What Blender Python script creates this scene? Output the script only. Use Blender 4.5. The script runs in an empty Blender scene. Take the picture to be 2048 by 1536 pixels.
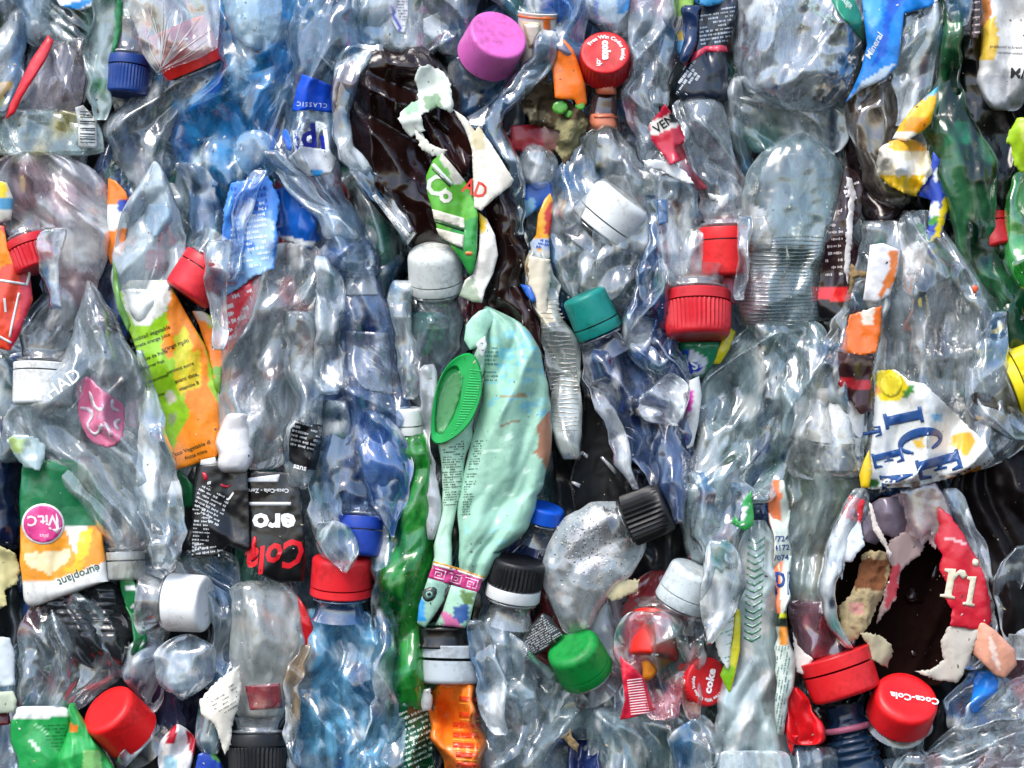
import bpy, bmesh, math, random
import numpy as np
from mathutils import Vector, Matrix
from mathutils.bvhtree import BVHTree
from mathutils.geometry import delaunay_2d_cdt

# ---------------------------------------------------------------- camera
S = 0.000215            # metres per photo pixel on the bale's face (a 28 mm cap is 130 px)
D = 1.0                 # camera distance from the face
ZC = 1.0                # height of the picture centre above the ground
scene = bpy.context.scene
col = scene.collection
cam_data = bpy.data.cameras.new('camera')
cam_data.sensor_width = 36
cam_data.lens = 36 * D / (2048 * S)
cam_data.clip_start = 0.05
cam_data.clip_end = 1000
cam = bpy.data.objects.new('camera', cam_data)
cam.location = (0, -D, ZC)
cam.rotation_euler = (math.radians(90), 0, 0)
col.objects.link(cam)
scene.camera = cam
# ---------------------------------------------------------------- light
SUN_EL, SUN_AZ = 54, 150        # degrees; azimuth: 180 = straight behind the camera, smaller = from the left
world = bpy.data.worlds.new('World')
scene.world = world
world.use_nodes = True
wn, wl = world.node_tree.nodes, world.node_tree.links
wn.clear()
sky = wn.new('ShaderNodeTexSky')
sky.sky_type = 'NISHITA'
sky.sun_disc = False
sky.sun_elevation = math.radians(SUN_EL)
sky.sun_rotation = math.radians(-SUN_AZ)
sky.air_density = 1.0
sky.dust_density = 1.8
bg = wn.new('ShaderNodeBackground')
bg.inputs['Strength'].default_value = 0.14
wo = wn.new('ShaderNodeOutputWorld')
wl.new(sky.outputs[0], bg.inputs[0])
wl.new(bg.outputs[0], wo.inputs[0])
sun_d = bpy.data.lights.new('sun', 'SUN')
sun_d.energy = 1.3
sun_d.angle = math.radians(28)
sun_d.color = (1.0, 0.95, 0.88)
sun = bpy.data.objects.new('sun', sun_d)
col.objects.link(sun)
_az = math.radians(SUN_AZ); _el = math.radians(SUN_EL)
_dir = Vector((-math.sin(_az) * math.cos(_el), math.cos(_az) * math.cos(_el), math.sin(_el)))   # towards the sun
sun.rotation_euler = _dir.to_track_quat('Z', 'Y').to_euler()
scene.view_settings.view_transform = 'Standard'
scene.view_settings.look = 'None'
scene.view_settings.gamma = 1
scene.view_settings.exposure = 1.22
scene.render.engine = 'CYCLES'
cy = scene.cycles
cy.max_bounces = 10
cy.diffuse_bounces = 4
cy.glossy_bounces = 4
cy.transmission_bounces = 8
cy.transparent_max_bounces = 32
cy.use_denoising = True
cy.caustics_reflective = False
cy.caustics_refractive = False
cy.sample_clamp_indirect = 6

# ---------------------------------------------------------------- materials
def nodes_of(name):
    m = bpy.data.materials.new(name)
    m.use_nodes = True
    n, l = m.node_tree.nodes, m.node_tree.links
    n.clear()
    return m, n, l

def N(n, kind, **kw):
    x = n.new(kind)
    for k, v in kw.items():
        if k in x.inputs.keys() if hasattr(x.inputs, 'keys') else False:
            x.inputs[k].default_value = v
        else:
            setattr(x, k, v)
    return x

def math_node(n, l, op, a, b=None, clamp=False):
    x = n.new('ShaderNodeMath'); x.operation = op; x.use_clamp = clamp
    for i, v in enumerate((a, b)):
        if v is None: continue
        if isinstance(v, (int, float)): x.inputs[i].default_value = v
        else: l.new(v, x.inputs[i])
    return x.outputs[0]

def map_range(n, l, v, a, b, c, d):
    x = n.new('ShaderNodeMapRange')
    l.new(v, x.inputs[0])
    for i, q in enumerate((a, b, c, d)): x.inputs[i + 1].default_value = q
    return x.outputs[0]

def noise_tex(n, l, co, scale, detail=3, rough=.55, stretch=None, dist=0):
    if stretch:
        mp = n.new('ShaderNodeMapping'); mp.inputs['Scale'].default_value = stretch
        l.new(co, mp.inputs[0]); co = mp.outputs[0]
    t = n.new('ShaderNodeTexNoise')
    t.inputs['Scale'].default_value = scale; t.inputs['Detail'].default_value = detail
    t.inputs['Roughness'].default_value = rough; t.inputs['Distortion'].default_value = dist
    l.new(co, t.inputs['Vector'])
    return t.outputs['Fac']

def vor_tex(n, l, co, scale, stretch=None):
    if stretch:
        mp = n.new('ShaderNodeMapping'); mp.inputs['Scale'].default_value = stretch
        l.new(co, mp.inputs[0]); co = mp.outputs[0]
    t = n.new('ShaderNodeTexVoronoi'); t.inputs['Scale'].default_value = scale
    l.new(co, t.inputs['Vector'])
    return t.outputs['Distance']

def crinkle_bump(n, l, co, strength, dist):
    """fine crinkles and scratches of squeezed plastic"""
    v1 = vor_tex(n, l, co, 95, (1, 1, .5))
    v2 = vor_tex(n, l, co, 300, (1, 1, .6))
    nz = noise_tex(n, l, co, 160, 4, .6)
    h = math_node(n, l, 'ADD', math_node(n, l, 'MULTIPLY', v1, 1.0), math_node(n, l, 'MULTIPLY', v2, .35))
    h = math_node(n, l, 'ADD', h, math_node(n, l, 'MULTIPLY', nz, .9))
    mk = map_range(n, l, noise_tex(n, l, co, 75, 2, .5), .42, .62, .12, 1.0)
    h = math_node(n, l, 'MULTIPLY', h, mk)
    b = n.new('ShaderNodeBump'); b.inputs['Strength'].default_value = strength
    b.inputs['Distance'].default_value = dist
    l.new(h, b.inputs['Height'])
    return b.outputs[0]

def film_material(name, rough=.13, haze_lo=.2, haze_hi=2.1, bump=.2, gloss=1.0):
    """thin see-through plastic: pigment and stress-whitening scatter, the rest passes straight through"""
    m, n, l = nodes_of(name)
    geo = n.new('ShaderNodeNewGeometry'); co = geo.outputs['Position']
    a = n.new('ShaderNodeAttribute'); a.attribute_name = 'Col'
    tn = n.new('ShaderNodeAttribute'); tn.attribute_name = 'Tint'
    nrm = crinkle_bump(n, l, co, bump, .0011)
    dt = n.new('ShaderNodeVectorMath'); dt.operation = 'DOT_PRODUCT'
    l.new(nrm, dt.inputs[0]); l.new(geo.outputs['Incoming'], dt.inputs[1])
    inv = math_node(n, l, 'SUBTRACT', 1.0, math_node(n, l, 'ABSOLUTE', dt.outputs['Value']), True)
    frs = math_node(n, l, 'ADD', math_node(n, l, 'MULTIPLY', math_node(n, l, 'POWER', inv, 3.4), .95), .06, True)
    # haze pattern: streaks and blotches
    h1 = noise_tex(n, l, co, 55, 4, .6, (1, 1, .45), 1.5)
    h2 = noise_tex(n, l, co, 120, 3, .6, (1, 1, .35), .5)
    hm = map_range(n, l, math_node(n, l, 'ADD', math_node(n, l, 'MULTIPLY', h1, .65), math_node(n, l, 'MULTIPLY', h2, .35)), .40, .62, haze_lo, haze_hi)
    op = a.outputs['Alpha']
    opm = math_node(n, l, 'MULTIPLY', math_node(n, l, 'MULTIPLY', op, .72), hm, True)
    # opaque prints (alpha near 1) stay opaque
    solid = map_range(n, l, op, .8, .95, 0, 1)
    opm = math_node(n, l, 'MAXIMUM', opm, solid)
    # longer way through the film where it is seen edge-on
    edge = math_node(n, l, 'MULTIPLY', math_node(n, l, 'POWER', inv, 2.5), math_node(n, l, 'MULTIPLY', op, 1.1))
    opm = math_node(n, l, 'ADD', opm, edge, True)
    # a little grime
    g1 = noise_tex(n, l, co, 230, 5, .7)
    g2 = noise_tex(n, l, co, 38, 3, .6)
    gm = map_range(n, l, math_node(n, l, 'ADD', math_node(n, l, 'MULTIPLY', g1, .5), math_node(n, l, 'MULTIPLY', g2, .5)), .555, .68, 0, .75)
    opm = math_node(n, l, 'MAXIMUM', opm, math_node(n, l, 'MULTIPLY', gm, .5))
    gmx = n.new('ShaderNodeMix'); gmx.data_type = 'RGBA'; l.new(gm, gmx.inputs[0])
    l.new(a.outputs['Color'], gmx.inputs[6]); gmx.inputs[7].default_value = (.30, .27, .22, 1)
    dif = n.new('ShaderNodeBsdfDiffuse'); l.new(gmx.outputs[2], dif.inputs['Color']); l.new(nrm, dif.inputs['Normal'])
    trl = n.new('ShaderNodeBsdfTranslucent'); l.new(a.outputs['Color'], trl.inputs['Color']); l.new(nrm, trl.inputs['Normal'])
    ms = n.new('ShaderNodeMixShader'); ms.inputs[0].default_value = .3
    l.new(dif.outputs[0], ms.inputs[1]); l.new(trl.outputs[0], ms.inputs[2])
    tr = n.new('ShaderNodeBsdfTransparent'); l.new(tn.outputs['Color'], tr.inputs['Color'])
    body = n.new('ShaderNodeMixShader'); l.new(opm, body.inputs[0])
    l.new(tr.outputs[0], body.inputs[1]); l.new(ms.outputs[0], body.inputs[2])
    gl = n.new('ShaderNodeBsdfGlossy'); gl.inputs['Roughness'].default_value = rough
    gl.inputs['Color'].default_value = (1, 1, 1, 1)
    l.new(nrm, gl.inputs['Normal'])
    g = math_node(n, l, 'MULTIPLY', frs, 1.7 * gloss, True)
    out = n.new('ShaderNodeMixShader'); l.new(g, out.inputs[0])
    l.new(body.outputs[0], out.inputs[1]); l.new(gl.outputs[0], out.inputs[2])
    mo = n.new('ShaderNodeOutputMaterial'); l.new(out.outputs[0], mo.inputs[0])
    return m

def solid_material(name, rough=.35, bump=.25, dirt=.25, coat=0.0, sss=0.0, spec=.5, bscale=1.0, dark_dirt=(.25, .22, .18)):
    m, n, l = nodes_of(name)
    geo = n.new('ShaderNodeNewGeometry'); co = geo.outputs['Position']
    a = n.new('ShaderNodeAttribute'); a.attribute_name = 'Col'
    p = n.new('ShaderNodeBsdfPrincipled')
    d1 = noise_tex(n, l, co, 60, 5, .65)
    d2 = noise_tex(n, l, co, 420, 3, .7)
    dm = map_range(n, l, math_node(n, l, 'ADD', math_node(n, l, 'MULTIPLY', d1, .6), math_node(n, l, 'MULTIPLY', d2, .4)), .5, .72, 0, dirt)
    mx = n.new('ShaderNodeMix'); mx.data_type = 'RGBA'; mx.blend_type = 'MULTIPLY'
    l.new(dm, mx.inputs[0]); l.new(a.outputs['Color'], mx.inputs[6]); mx.inputs[7].default_value = (*dark_dirt, 1)
    l.new(mx.outputs[2], p.inputs['Base Color'])
    r = map_range(n, l, d1, .3, .7, max(.05, rough - .1), rough + .12)
    l.new(r, p.inputs['Roughness'])
    p.inputs['Specular IOR Level'].default_value = spec
    p.inputs['Coat Weight'].default_value = coat
    p.inputs['Coat Roughness'].default_value = .12
    if sss:
        p.inputs['Subsurface Weight'].default_value = sss
        p.inputs['Subsurface Radius'].default_value = (.003, .002, .0015)
        p.inputs['Subsurface Scale'].default_value = 1
    v = crinkle_bump(n, l, co, bump, .0007 * bscale)
    l.new(v, p.inputs['Normal'])
    if coat: l.new(v, p.inputs['Coat Normal'])
    mo = n.new('ShaderNodeOutputMaterial'); l.new(p.outputs[0], mo.inputs[0])
    return m

M = {
    'film': film_material('thin clear plastic', .15),
    'soft': film_material('scuffed plastic film', .2, .5, 1.6, .28, 1.0),
    'crisp': film_material('glossy clear plastic', .13, .15, 2.2, .12, 1.3),
    'deep': film_material('deep coloured plastic', .16, .5, 1.5, .25, .55),
    'print': solid_material('printed plastic label', .34, .4, .5, .3),
    'paper': solid_material('torn coated paper', .6, .4, .45, 0, 0, .3),
    'dirt': solid_material('caked dirt and dry grass', .9, 1.0, .6, 0, 0, .1, 3),
    'cap': solid_material('moulded cap plastic', .42, .3, .8, .0, .0, .4, .6),
    'void': solid_material('matt black painted shade', .95, .3, .2, 0, 0, .05),  # near-black base for the shade painted into the torn hole
    'gloom': solid_material('dull black painted shade', .5, .35, .2, 0, 0, .25),  # black base for shade painted into gaps and hollows
    'ink': solid_material('printing ink', .4, .1, .1),
    'dark': solid_material('dark glossy plastic', .2, .35, .1, .25),
}

def C(h):
    h = h.lstrip('#'); v = [int(h[i:i + 2], 16) / 255 for i in (0, 2, 4)]
    return tuple(x / 12.92 if x < .04045 else ((x + .055) / 1.055) ** 2.4 for x in v)

# ---------------------------------------------------------------- coordinates
def P(x, y, d=0.0):
    """photo pixel + distance in front of the bale's face (in pixel units) -> point"""
    f = (D - d * S) / D
    return Vector(((x - 1024) * S * f, -d * S, ZC + (768 - y) * S * f))

def P_arr(x, y, d):
    f = (D - d * S) / D
    return np.stack([(x - 1024) * S * f, -d * S, ZC + (768 - y) * S * f], -1)

# ---------------------------------------------------------------- noise
def hash2(ix, iy, k):
    v = np.sin(ix * 127.1 + iy * 311.7 + k * 74.7) * 43758.5453
    return v - np.floor(v)

def worley(u, v, seed):
    iu, iv = np.floor(u), np.floor(v)
    f1 = np.full(u.shape, 9.0); f2 = np.full(u.shape, 9.0)
    for a in (-1, 0, 1):
        for b in (-1, 0, 1):
            cx = iu + a + hash2(iu + a, iv + b, seed)
            cy_ = iv + b + hash2(iu + a, iv + b, seed + 5.3)
            d = np.hypot(u - cx, v - cy_)
            f2 = np.minimum(f2, np.maximum(f1, d)); f1 = np.minimum(f1, d)
    return f1, f2

def vnoise(u, v, seed):
    iu, iv = np.floor(u), np.floor(v)
    fu, fv = u - iu, v - iv
    fu = fu * fu * (3 - 2 * fu); fv = fv * fv * (3 - 2 * fv)
    a = hash2(iu, iv, seed); b = hash2(iu + 1, iv, seed); c = hash2(iu, iv + 1, seed); d = hash2(iu + 1, iv + 1, seed)
    return (a * (1 - fu) + b * fu) * (1 - fv) + (c * (1 - fu) + d * fu) * fv

def folds(a, b, seed, slope=.42):
    """flat facets that meet in long sharp creases, as in folded sheet plastic. Returns relief and crease lines"""
    rs = random.Random(int(seed * 613) % 100003)
    h = np.zeros_like(a); m = np.zeros_like(a)
    kinds = [(rs.gauss(0, .18), rs.uniform(80, 120), .95), (rs.gauss(0, .22), rs.uniform(130, 200), 1.0),
             (rs.choice((-1, 1)) * rs.uniform(.35, .7), rs.uniform(140, 220), .7), (rs.choice((-1, 1)) * rs.uniform(.8, 1.2), rs.uniform(180, 280), .5),
             (rs.gauss(0, .25), rs.uniform(34, 54), .45)]
    for k, (th, lam, w) in enumerate(kinds):
        s = b * math.cos(th) + a * math.sin(th) + rs.uniform(0, 500)
        t = a * math.cos(th) - b * math.sin(th)
        s = s + (vnoise(s / 80, t / 260, seed + k) - .5) * 46 + (vnoise(t / 95, s / 200, seed + 40 + k) - .5) * 26
        s = s + (vnoise(s / (lam * 1.3), s * 0 + k, seed + 90) - .5) * lam * 1.5      # uneven spacing
        fr = s / lam - np.floor(s / lam)
        tri = np.abs(fr - .5) * 4 - 1
        am = np.clip(vnoise(a / 110 + k * 7, b / 70, seed + 50 + k) * 3.0 - .95, 0, 1)
        h = h + w * slope * lam / 4 * tri * am
        ln = np.maximum(np.clip(1 - np.minimum(fr, 1 - fr) * lam / 3.2, 0, 1), np.clip(1 - np.abs(fr - .5) * lam / 3.2, 0, 1) * .4)
        m = np.maximum(m, ln * am * w * np.clip(vnoise(t / 60, s / 40, seed + 60 + k) * 2.6 - .8, 0, 1))
    return h, m

def crumple(a, b, seed, amp=1.0, big=15, small=5, pleat=9, la=75, lb=42, lines=5, span=None):
    """relief of a crushed wall: folded facets, dents that meet in ridges, long pleats"""
    wa = (vnoise(a / 60, b / 60, seed + 1) - .5) * 30
    wb = (vnoise(a / 70, b / 50, seed + 2) - .5) * 26
    f1, f2 = worley((a + wa) / la, (b + wb) / lb, seed + 11)
    h = big * .38 * (f1 ** 2 - .3)
    g1, g2 = worley((a + wa * .6) / (la * .38), (b + wb * .6) / (lb * .38), seed + 17)
    mk = np.clip((vnoise(a / 55, b / 45, seed + 7) - .5) * 4, 0, 1)      # finely crinkled here, smooth there
    h = h + small * (g1 ** 1.6 - .3) * (.04 + .8 * mk)
    p1, p2 = worley((a + wa) / 420, (b + wb * 1.3) / 34, seed + 23)
    h = h + pleat * .5 * (np.minimum(p1, .9) - .45)
    fh, fm = folds(a, b, seed + 70, .033 * (big + pleat) / 2)
    h = h + fh
    m = np.maximum(fm, np.clip(1 - (f2 - f1) / .06, 0, 1) * .4 * mk)
    CM[0] = np.clip(m, 0, 1)
    return h * amp
CM = [None]

# ---------------------------------------------------------------- objects
def thing(name, label, cat, at, group=None):
    o = bpy.data.objects.new(name, None)
    o.empty_display_size = .005
    col.objects.link(o)
    o.location = P(*at)
    o['label'] = label; o['category'] = cat
    if group: o['group'] = group
    return o

REG = {}
def finish(name, verts, faces, mat, parent=None, colr=None, tint=None, smooth=True, origin=None):
    """verts: (n,3) world array. colr (n,4), tint (n,3) or single values."""
    me = bpy.data.meshes.new(name)
    org = np.array(world_loc(parent) if parent is not None else (origin if origin is not None else verts.mean(0)))
    me.from_pydata((verts - org).tolist(), [], faces)
    me.polygons.foreach_set('use_smooth', np.full(len(me.polygons), smooth))
    nv = len(verts)
    c = np.ones((nv, 4), np.float32)
    if colr is not None:
        colr = np.asarray(colr, np.float32)
        c[:, :colr.shape[-1]] = colr
    at = me.color_attributes.new('Col', 'FLOAT_COLOR', 'POINT'); at.data.foreach_set('color', c.ravel())
    if tint is not None:
        t = np.ones((nv, 4), np.float32); t[:, :3] = tint
        at = me.color_attributes.new('Tint', 'FLOAT_COLOR', 'POINT'); at.data.foreach_set('color', t.ravel())
    me.materials.append(M[mat] if isinstance(mat, str) else mat)
    me.update()
    o = bpy.data.objects.new(name, me)
    col.objects.link(o)
    if parent is not None: o.parent = parent
    else: o.location = org
    return o

WL = {}
def world_loc(o):
    p = Vector(o.location)
    while o.parent is not None:
        o = o.parent; p += o.location
    return p

def hermite(ts, vals, q):
    ts = np.asarray(ts, float); vals = np.asarray(vals, float)
    if len(ts) == 2:
        k = (q - ts[0]) / (ts[1] - ts[0])
        return vals[0] + (vals[1] - vals[0]) * k[:, None]
    m = np.zeros_like(vals)
    m[1:-1] = (vals[2:] - vals[:-2]) / (ts[2:] - ts[:-2])[:, None]
    m[0] = (vals[1] - vals[0]) / (ts[1] - ts[0]); m[-1] = (vals[-1] - vals[-2]) / (ts[-1] - ts[-2])
    i = np.clip(np.searchsorted(ts, q, 'right') - 1, 0, len(ts) - 2)
    h = ts[i + 1] - ts[i]; s = ((q - ts[i]) / h)[:, None]; h = h[:, None]
    return ((2 * s**3 - 3 * s**2 + 1) * vals[i] + (s**3 - 2 * s**2 + s) * h * m[i]
            + (-2 * s**3 + 3 * s**2) * vals[i + 1] + (s**3 - s**2) * h * m[i + 1])

def sections(secs):
    out = []
    for s in secs:
        if len(s) == 3: out.append((s[1], s[0], s[2], s[0], 0))
        elif len(s) == 4: out.append((*s, 0))
        else: out.append(s)
    return np.array(out, float)

def in_poly(x, y, poly):
    poly = np.asarray(poly, float)
    r = np.zeros(x.shape, bool)
    j = len(poly) - 1
    for i in range(len(poly)):
        xi, yi = poly[i]; xj, yj = poly[j]
        if yi != yj:
            r ^= ((yi > y) != (yj > y)) & (x < (xj - xi) * (y - yi) / (yj - yi) + xi)
        j = i
    return r

def apply_paint(c, x, y, paint, tint=None, seed=0):
    for k, pt in enumerate(paint or ()):
        poly, rgb = pt[0], pt[1]
        j = (vnoise(x / 14, y / 14, seed + k) - .5) * 5
        m = in_poly(x + j, y + j, poly)
        for i, q in enumerate(rgb): c[m, i] = q
        if tint is not None and len(rgb) == 4 and rgb[3] >= .9: tint[m] = rgb[:3]
    return c

SEED = [10]
def nseed():
    SEED[0] += 1.37
    return SEED[0]

def lift(rgb, tint):
    r = np.array(rgb); sat = (r.max() - r.min()) / max(r.max(), .01)
    k = .5 if sat < .35 else .08
    lum = r.mean(); r = np.clip(lum + (r - lum) * 1.6, .01, 1)
    r = r * (1 - k) + np.array([.58, .80, .93]) * k
    t = np.array(tint if tint is not None else (.97, .98, .99))
    return tuple(r), tuple(t ** (.6 if sat < .35 else 1.0))

def tube(name, secs, f, t, parent, mat='film', rgb=(.7, .74, .76), op=.3, tint=None, step=4.5, end=14, amp=1.15, big=20, small=4.5,
         pleat=13, la=125, lb=62, wob=5, lines=5, paint=None, ribs=None, mottle=None, tight=.85, bvh=True, e0=None, e1=None, seed=None, rim=None):
    """a crushed, flattened tube: closed body with a front and a back wall. f = how far its front stands out, t = half its thickness"""
    seed = nseed() if seed is None else seed
    if mat in ('film', 'crisp', 'soft', 'deep') and op < .8: rgb, tint = lift(rgb, tint)
    sc = sections(secs)
    cen = np.stack([(sc[:, 0] + sc[:, 2]) / 2, (sc[:, 1] + sc[:, 3]) / 2], -1)
    ts = np.concatenate([[0], np.cumsum(np.hypot(*(cen[1:] - cen[:-1]).T))])
    L = ts[-1]
    nr = max(6, int(L / step))
    # denser rows at both ends so that they round off
    q = np.linspace(0, 1, nr)
    q = np.concatenate([[0, .15 / nr, .5 / nr], q[1:-1], [1 - .5 / nr, 1 - .15 / nr, 1]]) * L
    nr = len(q)
    r = hermite(ts, sc, q)
    W = np.hypot(r[:, 2] - r[:, 0], r[:, 3] - r[:, 1])
    nc = max(8, int(W.max() / step))
    phi = np.linspace(0, 2 * np.pi, nc * 2, endpoint=False)
    # spread columns evenly across instead of bunching at the rims
    base = np.linspace(0, 1, nc, endpoint=False)
    cosf = np.concatenate([1 - 2 * base, -1 + 2 * base])
    cosf = np.sign(cosf) * (1 - (1 - np.abs(cosf)) ** 1.25)
    rim = rim if rim is not None else (.85 if mat in ('film', 'crisp', 'soft', 'deep') else .55)
    sinf = np.maximum(0, 1 - np.abs(cosf) ** (2 / tight * 1.15)) ** rim * np.concatenate([np.ones(nc), -np.ones(nc)])
    u = (q / L)[:, None]
    k0 = e0 or end; k1 = e1 or end
    e = np.sqrt(np.maximum(0.0009, 1 - np.where(u < .5, np.abs(1 - 2 * u) ** k0, np.abs(2 * u - 1) ** k1)))
    ew = .55 + .45 * e if min(k0, k1) > 5 else e
    ax = q[:, None] + 0 * cosf[None]
    def jag(k):
        out = 0
        for per, am in ((58, 1.7), (23, .9)):
            kn = np.arange(-1, L / per + 3); vv = hash2(kn, kn * 0 + k, seed) - .5
            out = out + np.interp(q / per + hash2(np.array([k]), np.array([per]), seed)[0], kn, vv) * wob * 2 * am
        return out
    jl = jag(1); jr = jag(2)
    dxy = np.stack([r[:, 2] - r[:, 0], r[:, 3] - r[:, 1]], -1)
    nrm = dxy / np.maximum(W, 1)[:, None]
    if op < .8:                                  # neighbours are pressed together
        ex = (W * .035 + 2)[:, None]; r[:, 0:2] -= nrm * ex; r[:, 2:4] += nrm * ex
    Lp = r[:, 0:2] + nrm * jl[:, None]; Rp = r[:, 2:4] + nrm * jr[:, None]
    cc = (Lp + Rp) / 2; hh = (Rp - Lp) / 2
    X = cc[:, 0:1] + hh[:, 0:1] * cosf * ew
    Y = cc[:, 1:2] + hh[:, 1:2] * cosf * ew
    b = cosf[None] * W[:, None] / 2 + np.where(sinf >= 0, 0, 500)[None]
    wmax = W.max() / 2
    dsp = crumple(ax, b, seed, amp, big, small, pleat, la, lb, lines, ((0, L), (-wmax, wmax)))
    cm = CM[0] + 0
    fade = np.minimum(1, np.abs(sinf)[None] * 1.6) * np.minimum(1, e * 1.3)
    tt = np.minimum(t, W / 2 * .95)[:, None]
    if ribs is not None:
        per, ra, a0, a1 = ribs
        dsp = dsp + ra * np.sin(ax / per * 2 * np.pi) * ((ax > a0 * L) & (ax < a1 * L))
    Dp = (f - t) + r[:, 4:5] + tt * e * sinf + dsp * fade * np.sign(sinf + 1e-9)
    V = P_arr(X, Y, Dp).reshape(-1, 3)
    m2 = nc * 2
    idx = np.arange(nr * m2).reshape(nr, m2)
    a_, b_ = idx[:-1], idx[1:]
    F = np.stack([a_, b_, np.roll(b_, -1, 1), np.roll(a_, -1, 1)], -1).reshape(-1, 4)
    faces = F.tolist()
    faces.append(idx[0].tolist()); faces.append(idx[-1][::-1].tolist())
    n = nr * m2
    c = np.empty((n, 4)); c[:, :3] = rgb; c[:, 3] = op
    tn = np.empty((n, 3)); tn[:] = tint if tint is not None else (.96, .975, .98)
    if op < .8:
        edge = np.clip((np.abs(cosf) - .93) / .05, 0, 1)[None] * np.clip(vnoise(ax / 46, np.sign(cosf)[None] + 0 * ax, seed + 81) * 3 - .9, 0, 1)  # bright rim highlight painted into colour and opacity
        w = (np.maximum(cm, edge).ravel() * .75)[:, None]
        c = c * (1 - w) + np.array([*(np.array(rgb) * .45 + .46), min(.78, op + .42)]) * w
    xf, yf = X.ravel(), Y.ravel()
    if mottle is None and op < .6:
        q_ = int(seed * 10) % 3
        mottle = [((C('#4f8ab8'), C('#5d9a94'), C('#5f94c4'))[q_], .42, 44, .60), (C('#eef6f9'), .68, 38, .60), ((C('#86707c'), C('#3c5a74'), C('#56776c'))[q_], .4, 26, .72)]
    if mottle:
        for mi, mo_ in enumerate(mottle):           # (rgb, op, size, threshold)
            mrgb, mop, ms_, mth = mo_
            w = np.clip((vnoise(xf / ms_, yf / (ms_ * 1.6), seed + 31 + mi) - mth) * 5, 0, 1)[:, None]
            c = c * (1 - w) + np.array([*mrgb, mop]) * w
            if tint is None or True: tn = tn * (1 - w * .5) + np.array(mrgb) ** .3 * (w * .5)
    front = np.broadcast_to(sinf[None] >= -.01, X.shape).ravel()
    if paint:
        cf = c[front].copy(); tf = tn[front].copy()
        apply_paint(cf, xf[front], yf[front], paint, tf, seed)
        c[front] = cf; tn[front] = tf
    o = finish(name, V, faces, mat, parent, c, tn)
    if bvh: REG[o.name] = BVHTree.FromPolygons([Vector(v) for v in V], faces[:-2] if False else F.tolist())
    return o

def resample(poly, step, rough=0, seed=0, closed=True):
    pts = np.asarray(poly, float)
    out = []
    n = len(pts)
    for i in range(n if closed else n - 1):
        a, b = pts[i], pts[(i + 1) % n]
        k = max(1, int(np.hypot(*(b - a)) / step))
        for j in range(k): out.append(a + (b - a) * j / k)
    out = np.array(out)
    if rough:
        s = np.arange(len(out)) * step
        # periodic jitter: two scales
        ang = vnoise(out[:, 0] / 9, out[:, 1] / 9, seed) * 6.28 * 2
        r = rough * .55 * vnoise(out[:, 0] / 9, out[:, 1] / 9, seed + 3)
        out = out + np.stack([np.cos(ang), np.sin(ang)], -1) * r[:, None]
        hx = hash2(np.arange(len(out)) * 1.0, np.zeros(len(out)), seed) - .5
        hy = hash2(np.arange(len(out)) * 1.0, np.ones(len(out)), seed) - .5
        out = out + np.stack([hx, hy], -1) * min(rough, 2.6) * .55
    return out

def smooth_poly(poly, k=2):
    p = np.asarray(poly, float)
    for _ in range(k):
        nx = np.roll(p, -1, 0)
        p = np.stack([p * .75 + nx * .25, p * .25 + nx * .75], 1).reshape(-1, 2)
    return p

def triangulate(poly, step):
    poly = np.asarray(poly)
    x0, y0 = poly.min(0); x1, y1 = poly.max(0)
    gx, gy = np.meshgrid(np.arange(x0 + step / 2, x1, step), np.arange(y0 + step / 2, y1, step * .87))
    gx = gx + (np.arange(gx.shape[0]) % 2)[:, None] * step / 2
    gx, gy = gx.ravel(), gy.ravel()
    ins = in_poly(gx, gy, poly)
    gx, gy = gx[ins], gy[ins]
    if len(gx):
        keep = dist_to(gx, gy, poly) > step * .4
        gx, gy = gx[keep], gy[keep]
    pts = [Vector(p) for p in poly] + [Vector(p) for p in zip(gx, gy)]
    nb = len(poly)
    r = delaunay_2d_cdt(pts, [], [list(range(nb))], 1, 1e-6)
    return np.array([tuple(v) for v in r[0]]), [list(f) for f in r[2]]

def dist_to(x, y, poly):
    p = np.asarray(poly); q = np.roll(p, -1, 0)
    d = np.full(len(x), 1e9)
    for a, b in zip(p, q):
        ab = b - a; L2 = max(1e-9, ab @ ab)
        t = np.clip(((x - a[0]) * ab[0] + (y - a[1]) * ab[1]) / L2, 0, 1)
        d = np.minimum(d, np.hypot(x - a[0] - t * ab[0], y - a[1] - t * ab[1]))
    return d

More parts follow.
